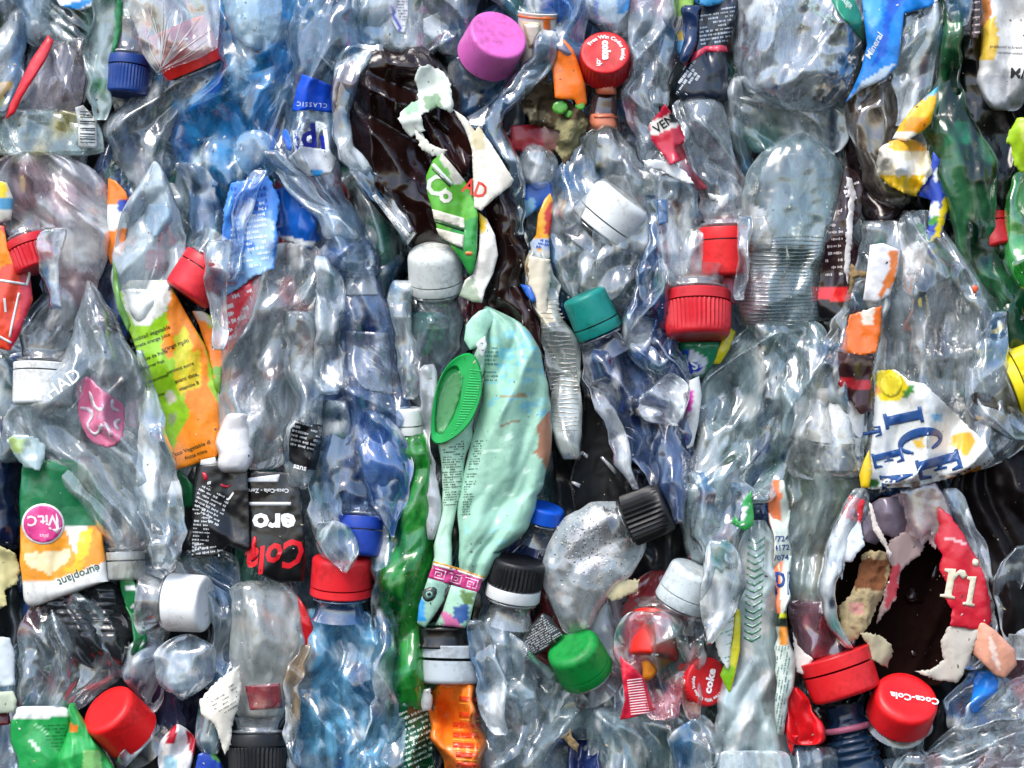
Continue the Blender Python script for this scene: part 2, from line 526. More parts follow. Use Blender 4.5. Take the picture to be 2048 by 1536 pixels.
def sheet(name, poly, f, parent, mat='print', rgb=(.7, .7, .7), op=1.0, tint=None, bulge=10, width=40, thick=1.6, step=5.5, amp=.6, big=12,
          small=5, pleat=7, la=60, lb=36, ang=90, tear=0, rounded=0, tilt=(0, 0), paint=None, lines=4, origin=None, bvh=True, hang=0, seed=None):
    """a loose piece of film, label or carton: curved sheet with a real thickness and (where torn) a ragged edge.
    ang = direction of its folds in the picture, degrees from horizontal"""
    seed = nseed() if seed is None else seed
    pl = smooth_poly(poly, rounded) if rounded else np.asarray(poly, float)
    pl = resample(pl, step if not tear else 3.0, tear, seed)
    v2, tris = triangulate(pl, step)
    x, y = v2[:, 0], v2[:, 1]
    dd = dist_to(x, y, pl)
    k = np.clip(dd / width, 0, 1)
    prof = np.sqrt(1 - (1 - k) ** 2)
    cx, cy_ = x.mean(), y.mean()
    ca, sa = math.cos(math.radians(ang)), -math.sin(math.radians(ang))
    a = (x - cx) * ca + (y - cy_) * sa; b = -(x - cx) * sa + (y - cy_) * ca
    h = crumple(a, b, seed, amp, big, small, pleat, la, lb, lines, ((a.min(), a.max()), (b.min(), b.max())))
    cm = CM[0] + 0
    bw = max(12, (np.abs(b).max()))
    bend = 1 - (b / bw) ** 2 * .9 - .25 * (a / max(30, np.abs(a).max())) ** 2
    prof = (.22 * prof + .78 * bend) if bulge < 40 else prof
    dep = f - bulge + bulge * prof + h + tilt[0] * (x - cx) / 100 + tilt[1] * (y - cy_) / 100
    Vf = P_arr(x, y, dep)
    # back wall: same sheet shifted back
    Vb = P_arr(x, y, dep - thick)
    n = len(x)
    faces = [t for t in tris] + [[i + n for i in reversed(t)] for t in tris]
    # orient: triangles come counter-clockwise in (x, y-down)
    cnt = {}
    for t in tris:
        for i in range(3):
            e_ = (t[i], t[(i + 1) % 3]); cnt[e_] = 1
    for (i, j) in list(cnt):
        if (j, i) not in cnt: faces.append([j, i, i + n, j + n])
    V = np.concatenate([Vf, Vb])
    c = np.empty((2 * n, 4)); c[:, :3] = rgb; c[:, 3] = op
    tn = np.empty((2 * n, 3)); tn[:] = tint if tint is not None else (.96, .975, .98)
    if op < .8:
        w = np.concatenate([cm, cm])[:, None] * .75
        c = c * (1 - w) + np.array([*(np.array(rgb) * .45 + .46), min(.78, op + .42)]) * w
    if paint: apply_paint(c, np.concatenate([x, x]), np.concatenate([y, y]), paint, tn, seed)
    o = finish(name, V, faces, mat, parent, c, tn, origin=np.array(P(cx, cy_, f - bulge)) if parent is None else None)
    if bvh: REG[o.name] = BVHTree.FromPolygons([Vector(v) for v in Vf], tris)
    return o

EYE = Vector((0, -D, ZC))
def drop(hosts, x, y, default):
    """depth of the nearest host surface that stands at this place of the face"""
    best = None
    p0 = P(x, y, 300); p1 = P(x, y, -300); dv = (p1 - p0).normalized()
    for h in hosts:
        hit = REG[h.name].ray_cast(p0, dv)
        if hit[0] is not None:
            d = -hit[0].y / S
            if best is None or d > best: best = d
    return default if best is None else best

def drop_arr(hosts, x, y, default=None):
    d = np.array([drop(hosts, a, b, np.nan) for a, b in zip(x, y)])
    ok = ~np.isnan(d)
    if ok.any():
        # points off the rim take the depth of the nearest point that is on the surface
        if (~ok).any():
            gx, gy, gd = x[ok], y[ok], d[ok]
            for i in np.where(~ok)[0]:
                j = np.argmin((gx - x[i]) ** 2 + (gy - y[i]) ** 2); d[i] = gd[j]
    else: d[:] = default if default is not None else 0
    return d

def patch(name, host, poly, rgb, parent=None, mat='print', off=1.2, step=6, tear=0, rounded=0, op=1.0, paint=None, thick=.9, tint=None, bvh=True, inset=True):
    """a label lying on a bottle: follows the wall under it, stands a little proud of it"""
    hosts = host if isinstance(host, (list, tuple)) else [host]
    parent = parent or hosts[0]
    seed = nseed()
    pl = smooth_poly(poly, rounded) if rounded else np.asarray(poly, float)
    pl = resample(pl, step if not tear else 3.0, tear, seed)
    v2, tris = triangulate(pl, step)
    x, y = v2[:, 0], v2[:, 1]
    d = drop_arr(hosts, x, y) + off
    n = len(x)
    V = np.concatenate([P_arr(x, y, d), P_arr(x, y, d - thick)])
    faces = list(tris) + [[i + n for i in reversed(t)] for t in tris]
    cnt = {}
    for t in tris:
        for i in range(3): cnt[(t[i], t[(i + 1) % 3])] = 1
    for (i, j) in list(cnt):
        if (j, i) not in cnt: faces.append([j, i, i + n, j + n])
    c = np.empty((2 * n, 4)); c[:, :3] = rgb; c[:, 3] = op
    tn = np.empty((2 * n, 3)); tn[:] = tint if tint is not None else (.96, .97, .98)
    if paint: apply_paint(c, np.concatenate([x, x]), np.concatenate([y, y]), paint, tn, seed)
    o = finish(name, V, faces, mat, parent, c, tn)
    if bvh: REG[o.name] = BVHTree.FromPolygons([Vector(v) for v in V[:n]], tris)
    return o

def lettering(text, host, at, size, rot, rgb, parent=None, off=1.0, bold=0.0, shear=0.0, wide=1.0, space=1.0, arc=None, name='lettering', mirror=False, align='CENTER', plane=None):
    """printed words laid on the surface of host. at = centre in photo pixels, size = letter height in pixels,
    rot = degrees counter-clockwise, arc = radius for words that run round a cap"""
    hosts = host if isinstance(host, (list, tuple)) else [host]
    parent = parent or hosts[0]
    cu = bpy.data.curves.new('txt', 'FONT')
    cu.body = text; cu.size = size / .7; cu.align_x = align; cu.align_y = 'CENTER'
    cu.offset = bold; cu.shear = shear; cu.space_character = space; cu.resolution_u = 2; cu.fill_mode = 'FRONT'
    ob = bpy.data.objects.new('txt', cu); col.objects.link(ob)
    me = bpy.data.meshes.new_from_object(ob)
    bpy.data.objects.remove(ob); bpy.data.curves.remove(cu)
    bm = bmesh.new(); bm.from_mesh(me); bpy.data.meshes.remove(me)
    bmesh.ops.triangulate(bm, faces=bm.faces)
    for _ in range(2):
        lng = [e for e in bm.edges if e.calc_length() > 7]
        if not lng: break
        bmesh.ops.subdivide_edges(bm, edges=lng, cuts=1)
        bmesh.ops.triangulate(bm, faces=bm.faces)
    v = np.array([(q.co.x * wide, q.co.y) for q in bm.verts]); bm.verts.ensure_lookup_table()
    fc = [[q.index for q in f_.verts] for f_ in bm.faces]
    bm.verts.index_update()
    fc = [[q.index for q in f_.verts] for f_ in bm.faces]
    bm.free()
    if len(v) == 0: return None
    if mirror: v[:, 0] *= -1
    if arc:
        th = v[:, 0] / arc; rr = arc + v[:, 1]
        v = np.stack([rr * np.sin(th), rr * np.cos(th)], -1)
    if plane is not None:
        # flat face of a cap: plane = (centre Vector, x axis, y axis, normal), unit px
        c0, ax, ay, nz = plane
        cr, sr = math.cos(math.radians(rot)), math.sin(math.radians(rot))
        X = v[:, 0] * cr - v[:, 1] * sr; Y = v[:, 0] * sr + v[:, 1] * cr
        X += at[0]; Y += at[1]
        V = np.array(c0)[None] + (X[:, None] * np.array(ax) + Y[:, None] * np.array(ay) + np.array(nz) * off) * S
    else:
        cr, sr = math.cos(math.radians(rot)), math.sin(math.radians(rot))
        X = at[0] + v[:, 0] * cr - v[:, 1] * sr
        Y = at[1] - (v[:, 0] * sr + v[:, 1] * cr)
        V = P_arr(X, Y, drop_arr(hosts, X, Y) + off)
    c = np.empty((len(V), 3)); c[:] = rgb
    return finish(name, V, fc, 'ink', parent, c)

def print_lines(host, poly, rot, pitch, h, rgb, parent=None, off=1.0, name='small_print', seed=1, fill=.8, wl=(4, 16)):
    """rows of small print too small to read: short strokes of ink, joined into one part"""
    hosts = host if isinstance(host, (list, tuple)) else [host]
    parent = parent or hosts[0]
    poly = np.asarray(poly, float)
    cx, cy_ = poly.mean(0)
    cr, sr = math.cos(math.radians(rot)), math.sin(math.radians(rot))
    loc = np.stack([(poly[:, 0] - cx) * cr - (poly[:, 1] - cy_) * sr, (poly[:, 0] - cx) * sr + (poly[:, 1] - cy_) * cr], -1)
    (a0, b0), (a1, b1) = loc.min(0), loc.max(0)
    rs = random.Random(seed)
    V, F = [], []
    b = b0 + pitch / 2
    while b < b1:
        a = a0 + rs.uniform(0, 6)
        while a < a1:
            w = rs.uniform(*wl)
            if rs.random() < fill:
                # a word = small strokes
                s = a
                while s < a + w:
                    sw = rs.uniform(1.2, 3.0)
                    hh = h * rs.choice((.55, .6, .9, 1))
                    mx = s + sw / 2; my = b
                    X = cx + mx * cr + my * sr; Y = cy_ - mx * sr + my * cr
                    if in_poly(np.array([X]), np.array([Y]), poly)[0]:
                        d = drop(hosts, X, Y, None)
                        if d is not None:
                            k = len(V)
                            for (p, q) in ((s, b - hh / 2), (s + sw, b - hh / 2), (s + sw, b + hh / 2), (s, b + hh / 2)):
                                x_ = cx + p * cr + q * sr; y_ = cy_ - p * sr + q * cr
                                dq = drop(hosts, x_, y_, d)
                                if abs(dq - d) > 4: dq = d
                                V.append(P(x_, y_, dq + off))
                            F.append([k + 3, k + 2, k + 1, k])
                    s += sw + rs.uniform(.5, 1.4)
            a += w + rs.uniform(2, 5)
        b += pitch
    if not V: return None
    V = np.array(V); c = np.empty((len(V), 3)); c[:] = rgb
    o = finish(name, V, F, 'ink', parent, c, smooth=False)
    o['kind'] = 'stuff'
    return o

_arc = [(.36 + .36 * math.cos(math.radians(a)), .5 + .5 * math.sin(math.radians(a))) for a in range(42, 319, 12)]
_arc += [(.66, .3), (.6, .3)] + [(.41 + .16 * math.cos(math.radians(a)), .5 + .40 * math.sin(math.radians(a))) for a in range(310, 49, -13)] + [(.6, .7), (.66, .72)]
GLYPH = {
    'I': [(0, 0), (.46, 0), (.46, .09), (.37, .1), (.37, .9), (.46, .91), (.46, 1), (0, 1), (0, .91), (.09, .9), (.09, .1), (0, .09)],
    'E': [(0, 0), (.62, 0), (.65, .27), (.57, .27), (.5, .1), (.35, .1), (.35, .46), (.4, .46), (.42, .36), (.48, .36), (.48, .66), (.42, .66), (.4, .56), (.35, .56), (.35, .9), (.48, .9), (.54, .75), (.61, .75), (.6, 1), (0, 1), (0, .92), (.07, .9), (.07, .1), (0, .08)],
    'T': [(.2, 0), (.5, 0), (.5, .08), (.47, .1), (.47, .9), (.55, .9), (.62, .72), (.7, .72), (.68, 1), (.02, 1), (0, .72), (.08, .72), (.15, .9), (.22, .9), (.22, .1), (.2, .08)],
    'C': _arc,
    'A': [(0, 0), (.24, 0), (.24, .07), (.17, .08), (.22, .25), (.44, .25), (.48, .08), (.4, .07), (.4, 0), (.74, 0), (.74, .07), (.67, .08), (.42, 1), (.32, 1), (.06, .08), (0, .07)],
    'r': [(0, 0), (.36, 0), (.36, .06), (.27, .08), (.27, .45), (.36, .6), (.46, .5), (.56, .6), (.48, .72), (.36, .72), (.27, .62), (.27, .72), (0, .68), (0, .62), (.1, .6), (.1, .08), (0, .06)],
    'i': [(0, 0), (.36, 0), (.36, .06), (.27, .08), (.27, .72), (0, .68), (0, .62), (.1, .6), (.1, .08), (0, .06)],
}
def glyph(ch, host, at, height, rot, rgb, wide=1.0, off=2.0):
    """one printed serif letter"""
    g = np.array(GLYPH[ch], float)
    g = (g - [(g[:, 0].max()) / 2, .5]) * [height * wide, height]
    cr, sr = math.cos(math.radians(rot)), math.sin(math.radians(rot))
    X = at[0] + g[:, 0] * cr - g[:, 1] * sr; Y = at[1] - (g[:, 0] * sr + g[:, 1] * cr)
    return patch('lettering', host, list(zip(X, Y)), rgb, off=off, mat='ink', bvh=False, thick=.5)

# ---------------------------------------------------------------- caps and necks
def basis(theta, tilt):
    """axis of a cap: theta = direction of its top in the picture (0 right, 90 up), tilt = degrees it leans towards the viewer"""
    t, q = math.radians(theta), math.radians(tilt)
    z = Vector((math.cos(t) * math.cos(q), -math.sin(q), math.sin(t) * math.cos(q)))
    x = Vector((-math.sin(t), 0, math.cos(t)))
    y = z.cross(x)
    return x.normalized(), y.normalized(), z.normalized()

def lathe(name, c0, bs, prof, parent, mat='cap', rgb=(.8, .8, .8), op=1.0, tint=None, seg=72, ribs=0, rib_amp=1.2, rib_rng=(0, 0), squash=1.0, open_ends=False, dents=0, seed=0, smooth=True):
    """prof: list of (r, h) in pixels along the axis from c0"""
    x, y, z = bs
    V = []; F = []
    rs = random.Random(seed)
    ph = rs.uniform(0, 6.28)
    for (r, h) in prof:
        for i in range(seg):
            a = 2 * math.pi * i / seg
            rr = r
            if ribs and rib_rng[0] <= h <= rib_rng[1]:
                w = math.cos(a * ribs)
                rr = r + rib_amp * (1 if w > 0 else -1) * abs(w) ** .4
            if dents: rr *= 1 + dents * (.5 * math.sin(2 * a + ph) + .3 * math.sin(3 * a + ph * 2 + h * .05))
            V.append(c0 + (x * (rr * math.cos(a)) + y * (rr * squash * math.sin(a)) + z * h) * S)
    n = len(prof)
    for j in range(n - 1):
        for i in range(seg):
            k = (i + 1) % seg
            F.append([j * seg + i, j * seg + k, (j + 1) * seg + k, (j + 1) * seg + i])
    if not open_ends:
        F.append([(n - 1) * seg + i for i in range(seg)]); F.append([i for i in reversed(range(seg))])
    V = np.array([tuple(v) for v in V])
    c = np.empty((len(V), 4)); c[:, :3] = rgb; c[:, 3] = op
    tn = np.empty((len(V), 3)); tn[:] = tint if tint is not None else (.96, .975, .98)
    o = finish(name, V, F, mat, parent, c, tn, smooth=smooth)
    if not smooth: pass
    return o

def sharp(o, deg=35):
    me = o.data
    bm = bmesh.new(); bm.from_mesh(me)
    for e in bm.edges:
        if len(e.link_faces) == 2 and e.calc_face_angle(0) > math.radians(deg): e.smooth = False
    bm.to_mesh(me); bm.free()

def cap(parent, at, r, ln, theta, tilt, rgb, ribs=48, band=True, band_rgb=None, neck=None, neck_len=60, neck_rgb=(.7, .74, .76), neck_op=.25, neck_tint=None,
        mat='cap', dome=6, rib_amp=1.0, squash=1.0, top_rgb=None, neck_r=.84, seed=0, gap=3, blen=None, op=1.0, dents=0.0):
    """a screw cap. at = photo x, y and depth of the middle of its TOP face. Parts: cap (> tamper_band), neck"""
    bs = basis(theta, tilt); z = bs[2]
    top = P(*at)
    blen = blen if blen is not None else ln * .24
    h1 = -ln + (blen + gap if band else 0)
    dr = dome
    prof = [(r * .90, h1), (r, h1), (r, h1 + 1.5)]
    nh = 6
    for i in range(1, nh): prof.append((r - (i / nh) * r * .03, h1 + 1.5 + (-h1 - dr - 3) * i / nh))
    for k in range(6):
        a = k / 5 * math.pi / 2
        prof.append((r * .97 - dr * (1 - math.cos(a)) , -dr + dr * math.sin(a) ))
    prof += [(r * .97 - dr - r * .08, .6), (r * .60, -.5), (r * .3, -.8), (.6, -.8)]
    prof = [(max(.5, a), b) for a, b in prof]
    c = lathe('cap', top, bs, prof, parent, mat, rgb, op, seg=ribs * 4 if ribs else 72, ribs=ribs, rib_amp=rib_amp, rib_rng=(h1 + 1, -dr - 1), squash=squash, seed=seed, dents=dents)
    sharp(c)
    if band:
        hb = -ln
        pr = [(r * .88, hb), (r * 1.0, hb), (r * 1.02, hb + 2), (r * 1.0, hb + blen), (r * .88, hb + blen)]
        b_ = lathe('tamper_band', top, bs, pr, c, mat, band_rgb or rgb, op, seg=72, squash=squash, seed=seed, dents=dents)
        sharp(b_)
    if neck or neck is None:
        nr_ = r * neck_r
        pr = []
        hh = -ln + 8
        pr.append((nr_ * .9, h1 + 6)); 
        z0 = -ln - 4
        pr += [(nr_ * .9, z0 + 2), (nr_ * 1.12, z0), (nr_ * 1.12, z0 - 4), (nr_ * .92, z0 - 6), (nr_ * .92, z0 - neck_len * .4), (nr_ * 1.0, z0 - neck_len * .7), (nr_ * 1.15, z0 - neck_len)]
        pr = pr[::-1]
        nk = lathe('neck', top, bs, pr, parent, 'crisp', neck_rgb, neck_op, neck_tint, seg=56, squash=squash, open_ends=True, seed=seed, dents=dents)
    plane = (top, -bs[1] if False else bs[0], bs[1], bs[2])
    return c, bs, top

def bottle(name, label, at, cat='bottle', group=None):
    return thing(name, label, cat, at, group)

# ================================================================ the bale behind
def bale_back():
    g = 12
    xs = np.arange(-700, 2760, g); ys = np.arange(-640, 2180, g)
    X, Y = np.meshgrid(xs, ys)
    d = -135 + crumple(Y, X, 3.3, 1.6, 26, 9, 16, 120, 70, 0)
    V = P_arr(X, Y, d).reshape(-1, 3)
    n, m = X.shape
    idx = np.arange(n * m).reshape(n, m)
    F = np.stack([idx[:-1, :-1], idx[1:, :-1], idx[1:, 1:], idx[:-1, 1:]], -1).reshape(-1, 4)
    c = np.empty((n * m, 4)); c[:, :3] = (.03, .033, .036); c[:, 3] = 1
    t = vnoise(X.ravel() / 60, Y.ravel() / 90, 4.4)
    c[:, :3] += np.where(t[:, None] > .66, np.array([[.02, .024, .03]]), 0)
    o = finish('bale_core', V, F.tolist(), 'dark', None, c, origin=np.array(P(1024, 768, -135)))
    o['kind'] = 'structure'

def heap():
    """the squeezed plastic deep inside the bale that no one could count, and the bale going on outside the picture"""
    rs = random.Random(5)
    pal = [((.6, .68, .74), .4, (.9, .94, .97))] * 6 + [(C('#3f70b4'), .45, (.5, .7, .95))] * 4 + [(C('#4f8f7a'), .4, (.6, .85, .75))] * 2 + [(C('#5a4a48'), .5, (.6, .52, .5))] * 2 + [(C('#b0626c'), .45, (.9, .6, .62)), (C('#101318'), .9, (.3, .3, .3)), (C('#101318'), .9, (.3, .3, .3)), (C('#c23038'), .75, (.9, .3, .3)), (C('#e6e9ea'), .75, (.95, .95, .95))]
    obs = []
    global_reg = dict(REG)
    cells = []
    for i in range(27):
        for j in range(8):
            c_ = (-640 + i * 125 + rs.uniform(-50, 50), -420 + j * 320 + rs.uniform(-90, 90))
            if c_[0] < -90 or c_[0] > 2140 or c_[1] < -90 or c_[1] > 1630: cells.append(c_)
    for k in range(150): cells.append((rs.uniform(-40, 2090), rs.uniform(-40, 1580)))
    for (cx, cy_) in cells:
        out = cx < -90 or cx > 2140 or cy_ < -90 or cy_ > 1630
        h = rs.uniform(110, 230); w = rs.uniform(40, 85); sl = rs.uniform(-50, 50)
        if out: h *= 1.2; w *= 1.25
        f = rs.uniform(10, 40) if out else rs.uniform(-95, -32)
        secs = []
        for q in np.linspace(-1, 1, 5):
            x = cx + q * sl + rs.uniform(-14, 14); ww = w * (1 - .3 * abs(q)) * rs.uniform(.8, 1.1)
            secs.append((cy_ + q * h, x - ww, x + ww))
        rgb, op, tint = rs.choice(pal)
        o = tube('pack', secs, f, rs.uniform(22, 40), None, rgb=rgb, op=op, tint=tint, step=13, mat='film', bvh=False, pleat=22, big=26, wob=9, e0=5, e1=5)
        obs.append(o)
    # join into one mesh
    bm = bmesh.new()
    V, F, Cc, Tt = [], [], [], []
    off = 0
    for o in obs:
        me = o.data; n = len(me.vertices)
        a = np.empty(n * 3); me.vertices.foreach_get('co', a); a = a.reshape(-1, 3) + np.array(o.location)
        c = np.empty(n * 4, np.float32); me.color_attributes['Col'].data.foreach_get('color', c)
        t = np.empty(n * 4, np.float32); me.color_attributes['Tint'].data.foreach_get('color', t)
        V.append(a); Cc.append(c.reshape(-1, 4)); Tt.append(t.reshape(-1, 4)[:, :3])
        F += [[i + off for i in p.vertices] for p in me.polygons]
        off += n
        bpy.data.objects.remove(o); bpy.data.meshes.remove(me)
    bm.free()
    o = finish('packed_plastic', np.concatenate(V), F, 'film', None, np.concatenate(Cc), np.concatenate(Tt), origin=np.array(P(1024, 768, -60)))
    o['kind'] = 'stuff'
bale_back()
heap()
SEED[0] = 336.06

# ================================================================ the things
def mid(secs):
    s = sections(secs)
    return ((s[:, 0] + s[:, 2]).mean() / 2, (s[:, 1] + s[:, 3]).mean() / 2)

def B(label, secs, f, t, name='crushed_bottle', cat='bottle', bname='body', group=None, **kw):
    cx, cy_ = mid(secs)
    r = thing(name, label, cat, (cx, cy_, f - t), group)
    return r, tube(bname, secs, f, t, r, **kw)

def L(label, poly, f, name='label_scrap', cat='label', group=None, **kw):
    o = sheet(name, poly, f, None, **kw)
    o['label'] = label; o['category'] = cat
    if group: o['group'] = group
    return o

CLEAR = dict(rgb=(.62, .68, .70), op=.26)
HAZY = dict(rgb=(.68, .72, .73), op=.42, mat='soft')
WHITE = C('#dfe4e4'); INK = C('#1a1c20')
BLUEPET = dict(rgb=C('#62b2ea'), op=.5, tint=(.55, .82, .99))
PALEBLUE = dict(rgb=C('#a9c4e0'), op=.32, tint=(.84, .92, .98))
GREYBLUE = dict(rgb=C('#5f7ba0'), op=.32, tint=(.66, .77, .89))
GREENISH = dict(rgb=C('#a9bdb2'), op=.34, tint=(.88, .95, .91))
BROWNISH = dict(rgb=C('#a79d96'), op=.3, tint=(.90, .87, .84))
PINKISH = dict(rgb=C('#c9aeb2'), op=.32, tint=(.96, .88, .89))

# ---------------------------------------------------------------- top left
r, b = B('whitish scuffed bottle in the top left corner', [(-60, -60, 70), (20, -55, 62), (90, -50, 48), (160, -60, 40), (235, -60, 22)], 30, 30, **HAZY)
r, b = B('dark grey-green clear bottle end tucked in the dark above the red strip', [(-30, 40, 210), (30, 55, 205), (70, 100, 190), (95, 130, 175)], 6, 30, rgb=C('#8a9a92'), op=.2, tint=(.75, .84, .8))
L('white film scrap with a blue stripe at the top edge', [(95, -30), (195, -30), (188, 12), (160, 22), (120, 12)], 30, rgb=WHITE, paint=[([(120, 14), (185, -6), (192, 2), (140, 24)], (*C('#2a8fd8'), 1))])
r, b = B('pinkish clear bottle with a dark streak beside the curled red strip', [(70, 110, 182), (110, 80, 178), (160, 55, 170), (205, 30, 158), (245, -10, 120)], 28, 34, **PINKISH, mottle=[(C('#5d4747'), .3, 38, .62)])
L('thin curled red label strip standing on edge in the upper left corner', [(96, 70), (108, 82), (92, 120), (66, 160), (44, 196), (30, 226), (10, 240), (18, 212), (38, 170), (62, 120)], 52, rgb=C('#d3202f'), bulge=14, width=14, tilt=(6, 0), amp=.4)
L('yellow and orange label corner poking in at the left edge', [(-30, 168), (22, 162), (30, 176), (8, 190), (16, 214), (-30, 222)], 40, rgb=C('#f0b020'), paint=[([(-30, 195), (20, 195), (20, 230), (-30, 230)], (*C('#d9c23a'), 1))])
r, b = B('tall pale green-grey folded bottle strip left of the dark blue cap', [(-40, 195, 240), (40, 190, 232), (90, 178, 226), (150, 172, 220), (200, 174, 214), (240, 190, 210)], 50, 20, rgb=C('#b9c6bd'), op=.5, mat='soft', la=120, lb=24, tint=(.86, .93, .88), mottle=[(C('#3f9a66'), .5, 26, .74)])
L('narrow green film sliver beside the tall pale strip', [(228, -10), (246, 4), (244, 60), (232, 96), (222, 118), (226, 60)], 38, rgb=C('#1d7f4b'), mat='print', bulge=8, width=10)

r = bottle('crushed_bottle', 'clear bottle with a dark blue ribbed screw cap pointing down, upper left', (250, 120, 0))
cap(r, (250, 190, 6), 44, 76, 266, 6, C('#143a80'), ribs=40, seed=1, neck_len=70)
tube('body', [(-30, 225, 300), (30, 228, 300), (70, 222, 285), (100, 225, 275)], 16, 34, r, **CLEAR)

# film draped over the red cap
r = bottle('crushed_bottle', 'bottle with a bright red cap under crinkled clear film, upper left', (380, 120, 0))
cap(r, (352, 52, 14), 64, 92, 113, 12, C('#e0261f'), ribs=0, seed=2, neck_len=60, band=False)
tube('body', [(140, 300, 425), (180, 288, 420), (215, 240, 372), (262, 218, 338), (310, 232, 330), (350, 250, 325), (400, 262, 318)], 26, 32, r, rgb=C('#aaa6a6'), op=.28, tint=(.88, .86, .86), pleat=12)
fl = L('crinkled clear film bag end with white radiating creases over a red cap', [(240, -30), (444, -30), (440, 30), (436, 96), (400, 116), (340, 138), (318, 152), (300, 132), (284, 106), (272, 60), (256, 20)], 92, name='film_bag', cat='plastic film', mat='crisp', rgb=(.8, .82, .84), op=.16, amp=.9, pleat=14, big=9, bulge=16, width=30, ang=110)
cr = []
for i in range(17):
    a0 = -.62 + i * .082
    x1, y1 = 318 + math.sin(a0) * -10, 146
    ln = 95 + 60 * ((i * 37) % 10) / 10
    x2, y2 = 318 + math.sin(a0 + .35) * ln, 146 - math.cos(a0 + .35) * ln
    mx_, my_ = (x1 + x2) / 2 + ((i * 13) % 7 - 3) * 2.5, (y1 + y2) / 2
    w = .8 + (i % 3) * .5
    if x2 < 436: patch('crease', fl, [(x1 - .6, y1), (mx_ - w, my_), (x2, y2), (mx_ + w, my_), (x1 + .6, y1)], (.86, .87, .88), off=1.4, step=5, bvh=False, mat='soft', op=.8)
L('blue film flap below the red cap by the blue bottle', [(443, 132), (446, 166), (436, 192), (410, 210), (372, 224), (396, 190), (420, 158)], 40, rgb=C('#1f7fd6'), bulge=8, tilt=(4, 0))

r, b = B('large crushed sky-blue bottle, upper left of centre', [(-40, 436, 660), (30, 432, 640), (80, 434, 610), (130, 440, 590), (165, 400, 575), (200, 362, 560), (250, 350, 548), (300, 356, 540), (350, 385, 505), (400, 415, 478), (430, 430, 470)], 40, 45, **BLUEPET, big=20, pleat=14, mottle=[(C('#1f6fb8'), .5, 50, .62), (C('#d3ecf8'), .6, 40, .62)])
L('pale cyan dented bottle wall at the top edge above the blue bottle', smooth_poly([(440, -30), (560, -30), (566, 40), (545, 95), (500, 100), (455, 60)], 1), 62, name='bottle_fragment', cat='bottle', mat='soft', rgb=C('#bfe0f2'), op=.62, tint=(.8, .93, 1), bulge=26, width=60)
L('rounded pale blue bottle shoulder folded over the blue bottle', smooth_poly([(472, 268), (520, 256), (556, 280), (560, 340), (520, 362), (486, 346), (466, 310)], 1), 62, name='bottle_fragment', cat='bottle', mat='crisp', rgb=C('#8fc0e6'), op=.4, tint=(.75, .9, 1), bulge=22, width=34)

r, b = B('greenish clear bottle base at the left edge with a barcode tag', [(218, 0, 130), (232, -30, 170), (262, -40, 192), (298, -40, 196), (312, -30, 190)], 38, 30, **GREENISH, mottle=[(C('#c7c079'), .5, 40, .66)])
lb = patch('barcode_label', b, [(150, 215), (166, 210), (194, 240), (194, 298), (157, 294), (156, 250)], C('#c9cdcb'))
for i, yy in enumerate([222, 228, 233, 241, 246, 255, 259, 266, 272, 276, 283]):
    patch('bar', lb, [(160, yy), (190, yy + 1), (190, yy + 2.4 + i % 2), (160, yy + 1.6 + i % 2)], C('#3a4046'), off=.8, bvh=False)
r, b = B('wide hazy pinkish-grey bottle with a rounded shoulder at the left edge', [(300, -20, 150), (312, -40, 185), (345, -40, 204), (400, -20, 210), (460, 60, 210), (520, 84, 206), (575, 88, 190), (630, 90, 165), (670, 80, 140)], 46, 44, rgb=C('#dccfd0'), op=.5, mat='soft', tint=(.93, .88, .88), mottle=[(C('#e9bfc2'), .55, 60, .6), (C('#eef0f0'), .7, 44, .5), (C('#6d6061'), .35, 30, .76)], e0=5)
r = bottle('crushed_bottle', 'bottle with a finely ribbed red cap half under film at the left edge', (60, 500, 0))
cap(r, (74, 540, 44), 44, 66, 290, 8, C('#c9202c'), ribs=30, rib_amp=1.6, seed=3, neck_len=40)
w = L('orange and red snack wrapper with white seams at the left edge', [(-30, 446), (8, 452), (16, 500), (40, 530), (60, 548), (66, 600), (50, 640), (36, 676), (20, 702), (-30, 690)], 66, name='snack_wrapper', cat='wrapper', rgb=C('#e2452a'), bulge=14, width=24, paint=[([(-30, 440), (18, 470), (30, 520), (-30, 560)], (*C('#ee8a1e'), 1)), ([(40, 535), (66, 560), (60, 640), (26, 700), (14, 690), (40, 620)], (*C('#b81d35'), 1))])
for pl in ([(0, 558), (52, 566), (52, 571), (0, 563)], [(46, 520), (62, 548), (56, 572), (51, 570), (56, 549), (42, 524)], [(36, 585), (40, 586), (26, 650), (21, 676), (17, 674), (22, 646)], [(-5, 668), (24, 684), (22, 688), (-5, 674)]):
    patch('seam', w, pl, WHITE, off=1.2, bvh=False)
lettering('1', w, (10, 612), 28, 5, WHITE, bold=.3)
L('yellow, blue and pink label edge at the left border', [(-30, 352), (14, 366), (28, 400), (22, 440), (-30, 452)], 52, rgb=C('#d8d6c8'), paint=[([(-30, 360), (14, 362), (12, 395), (-30, 390)], (*C('#f2d21d'), 1)), ([(-30, 400), (28, 395), (26, 418), (-30, 420)], (*C('#4f96bd'), 1)), ([(-30, 330), (10, 330), (10, 362), (-30, 362)], (*C('#e05060'), 1))])

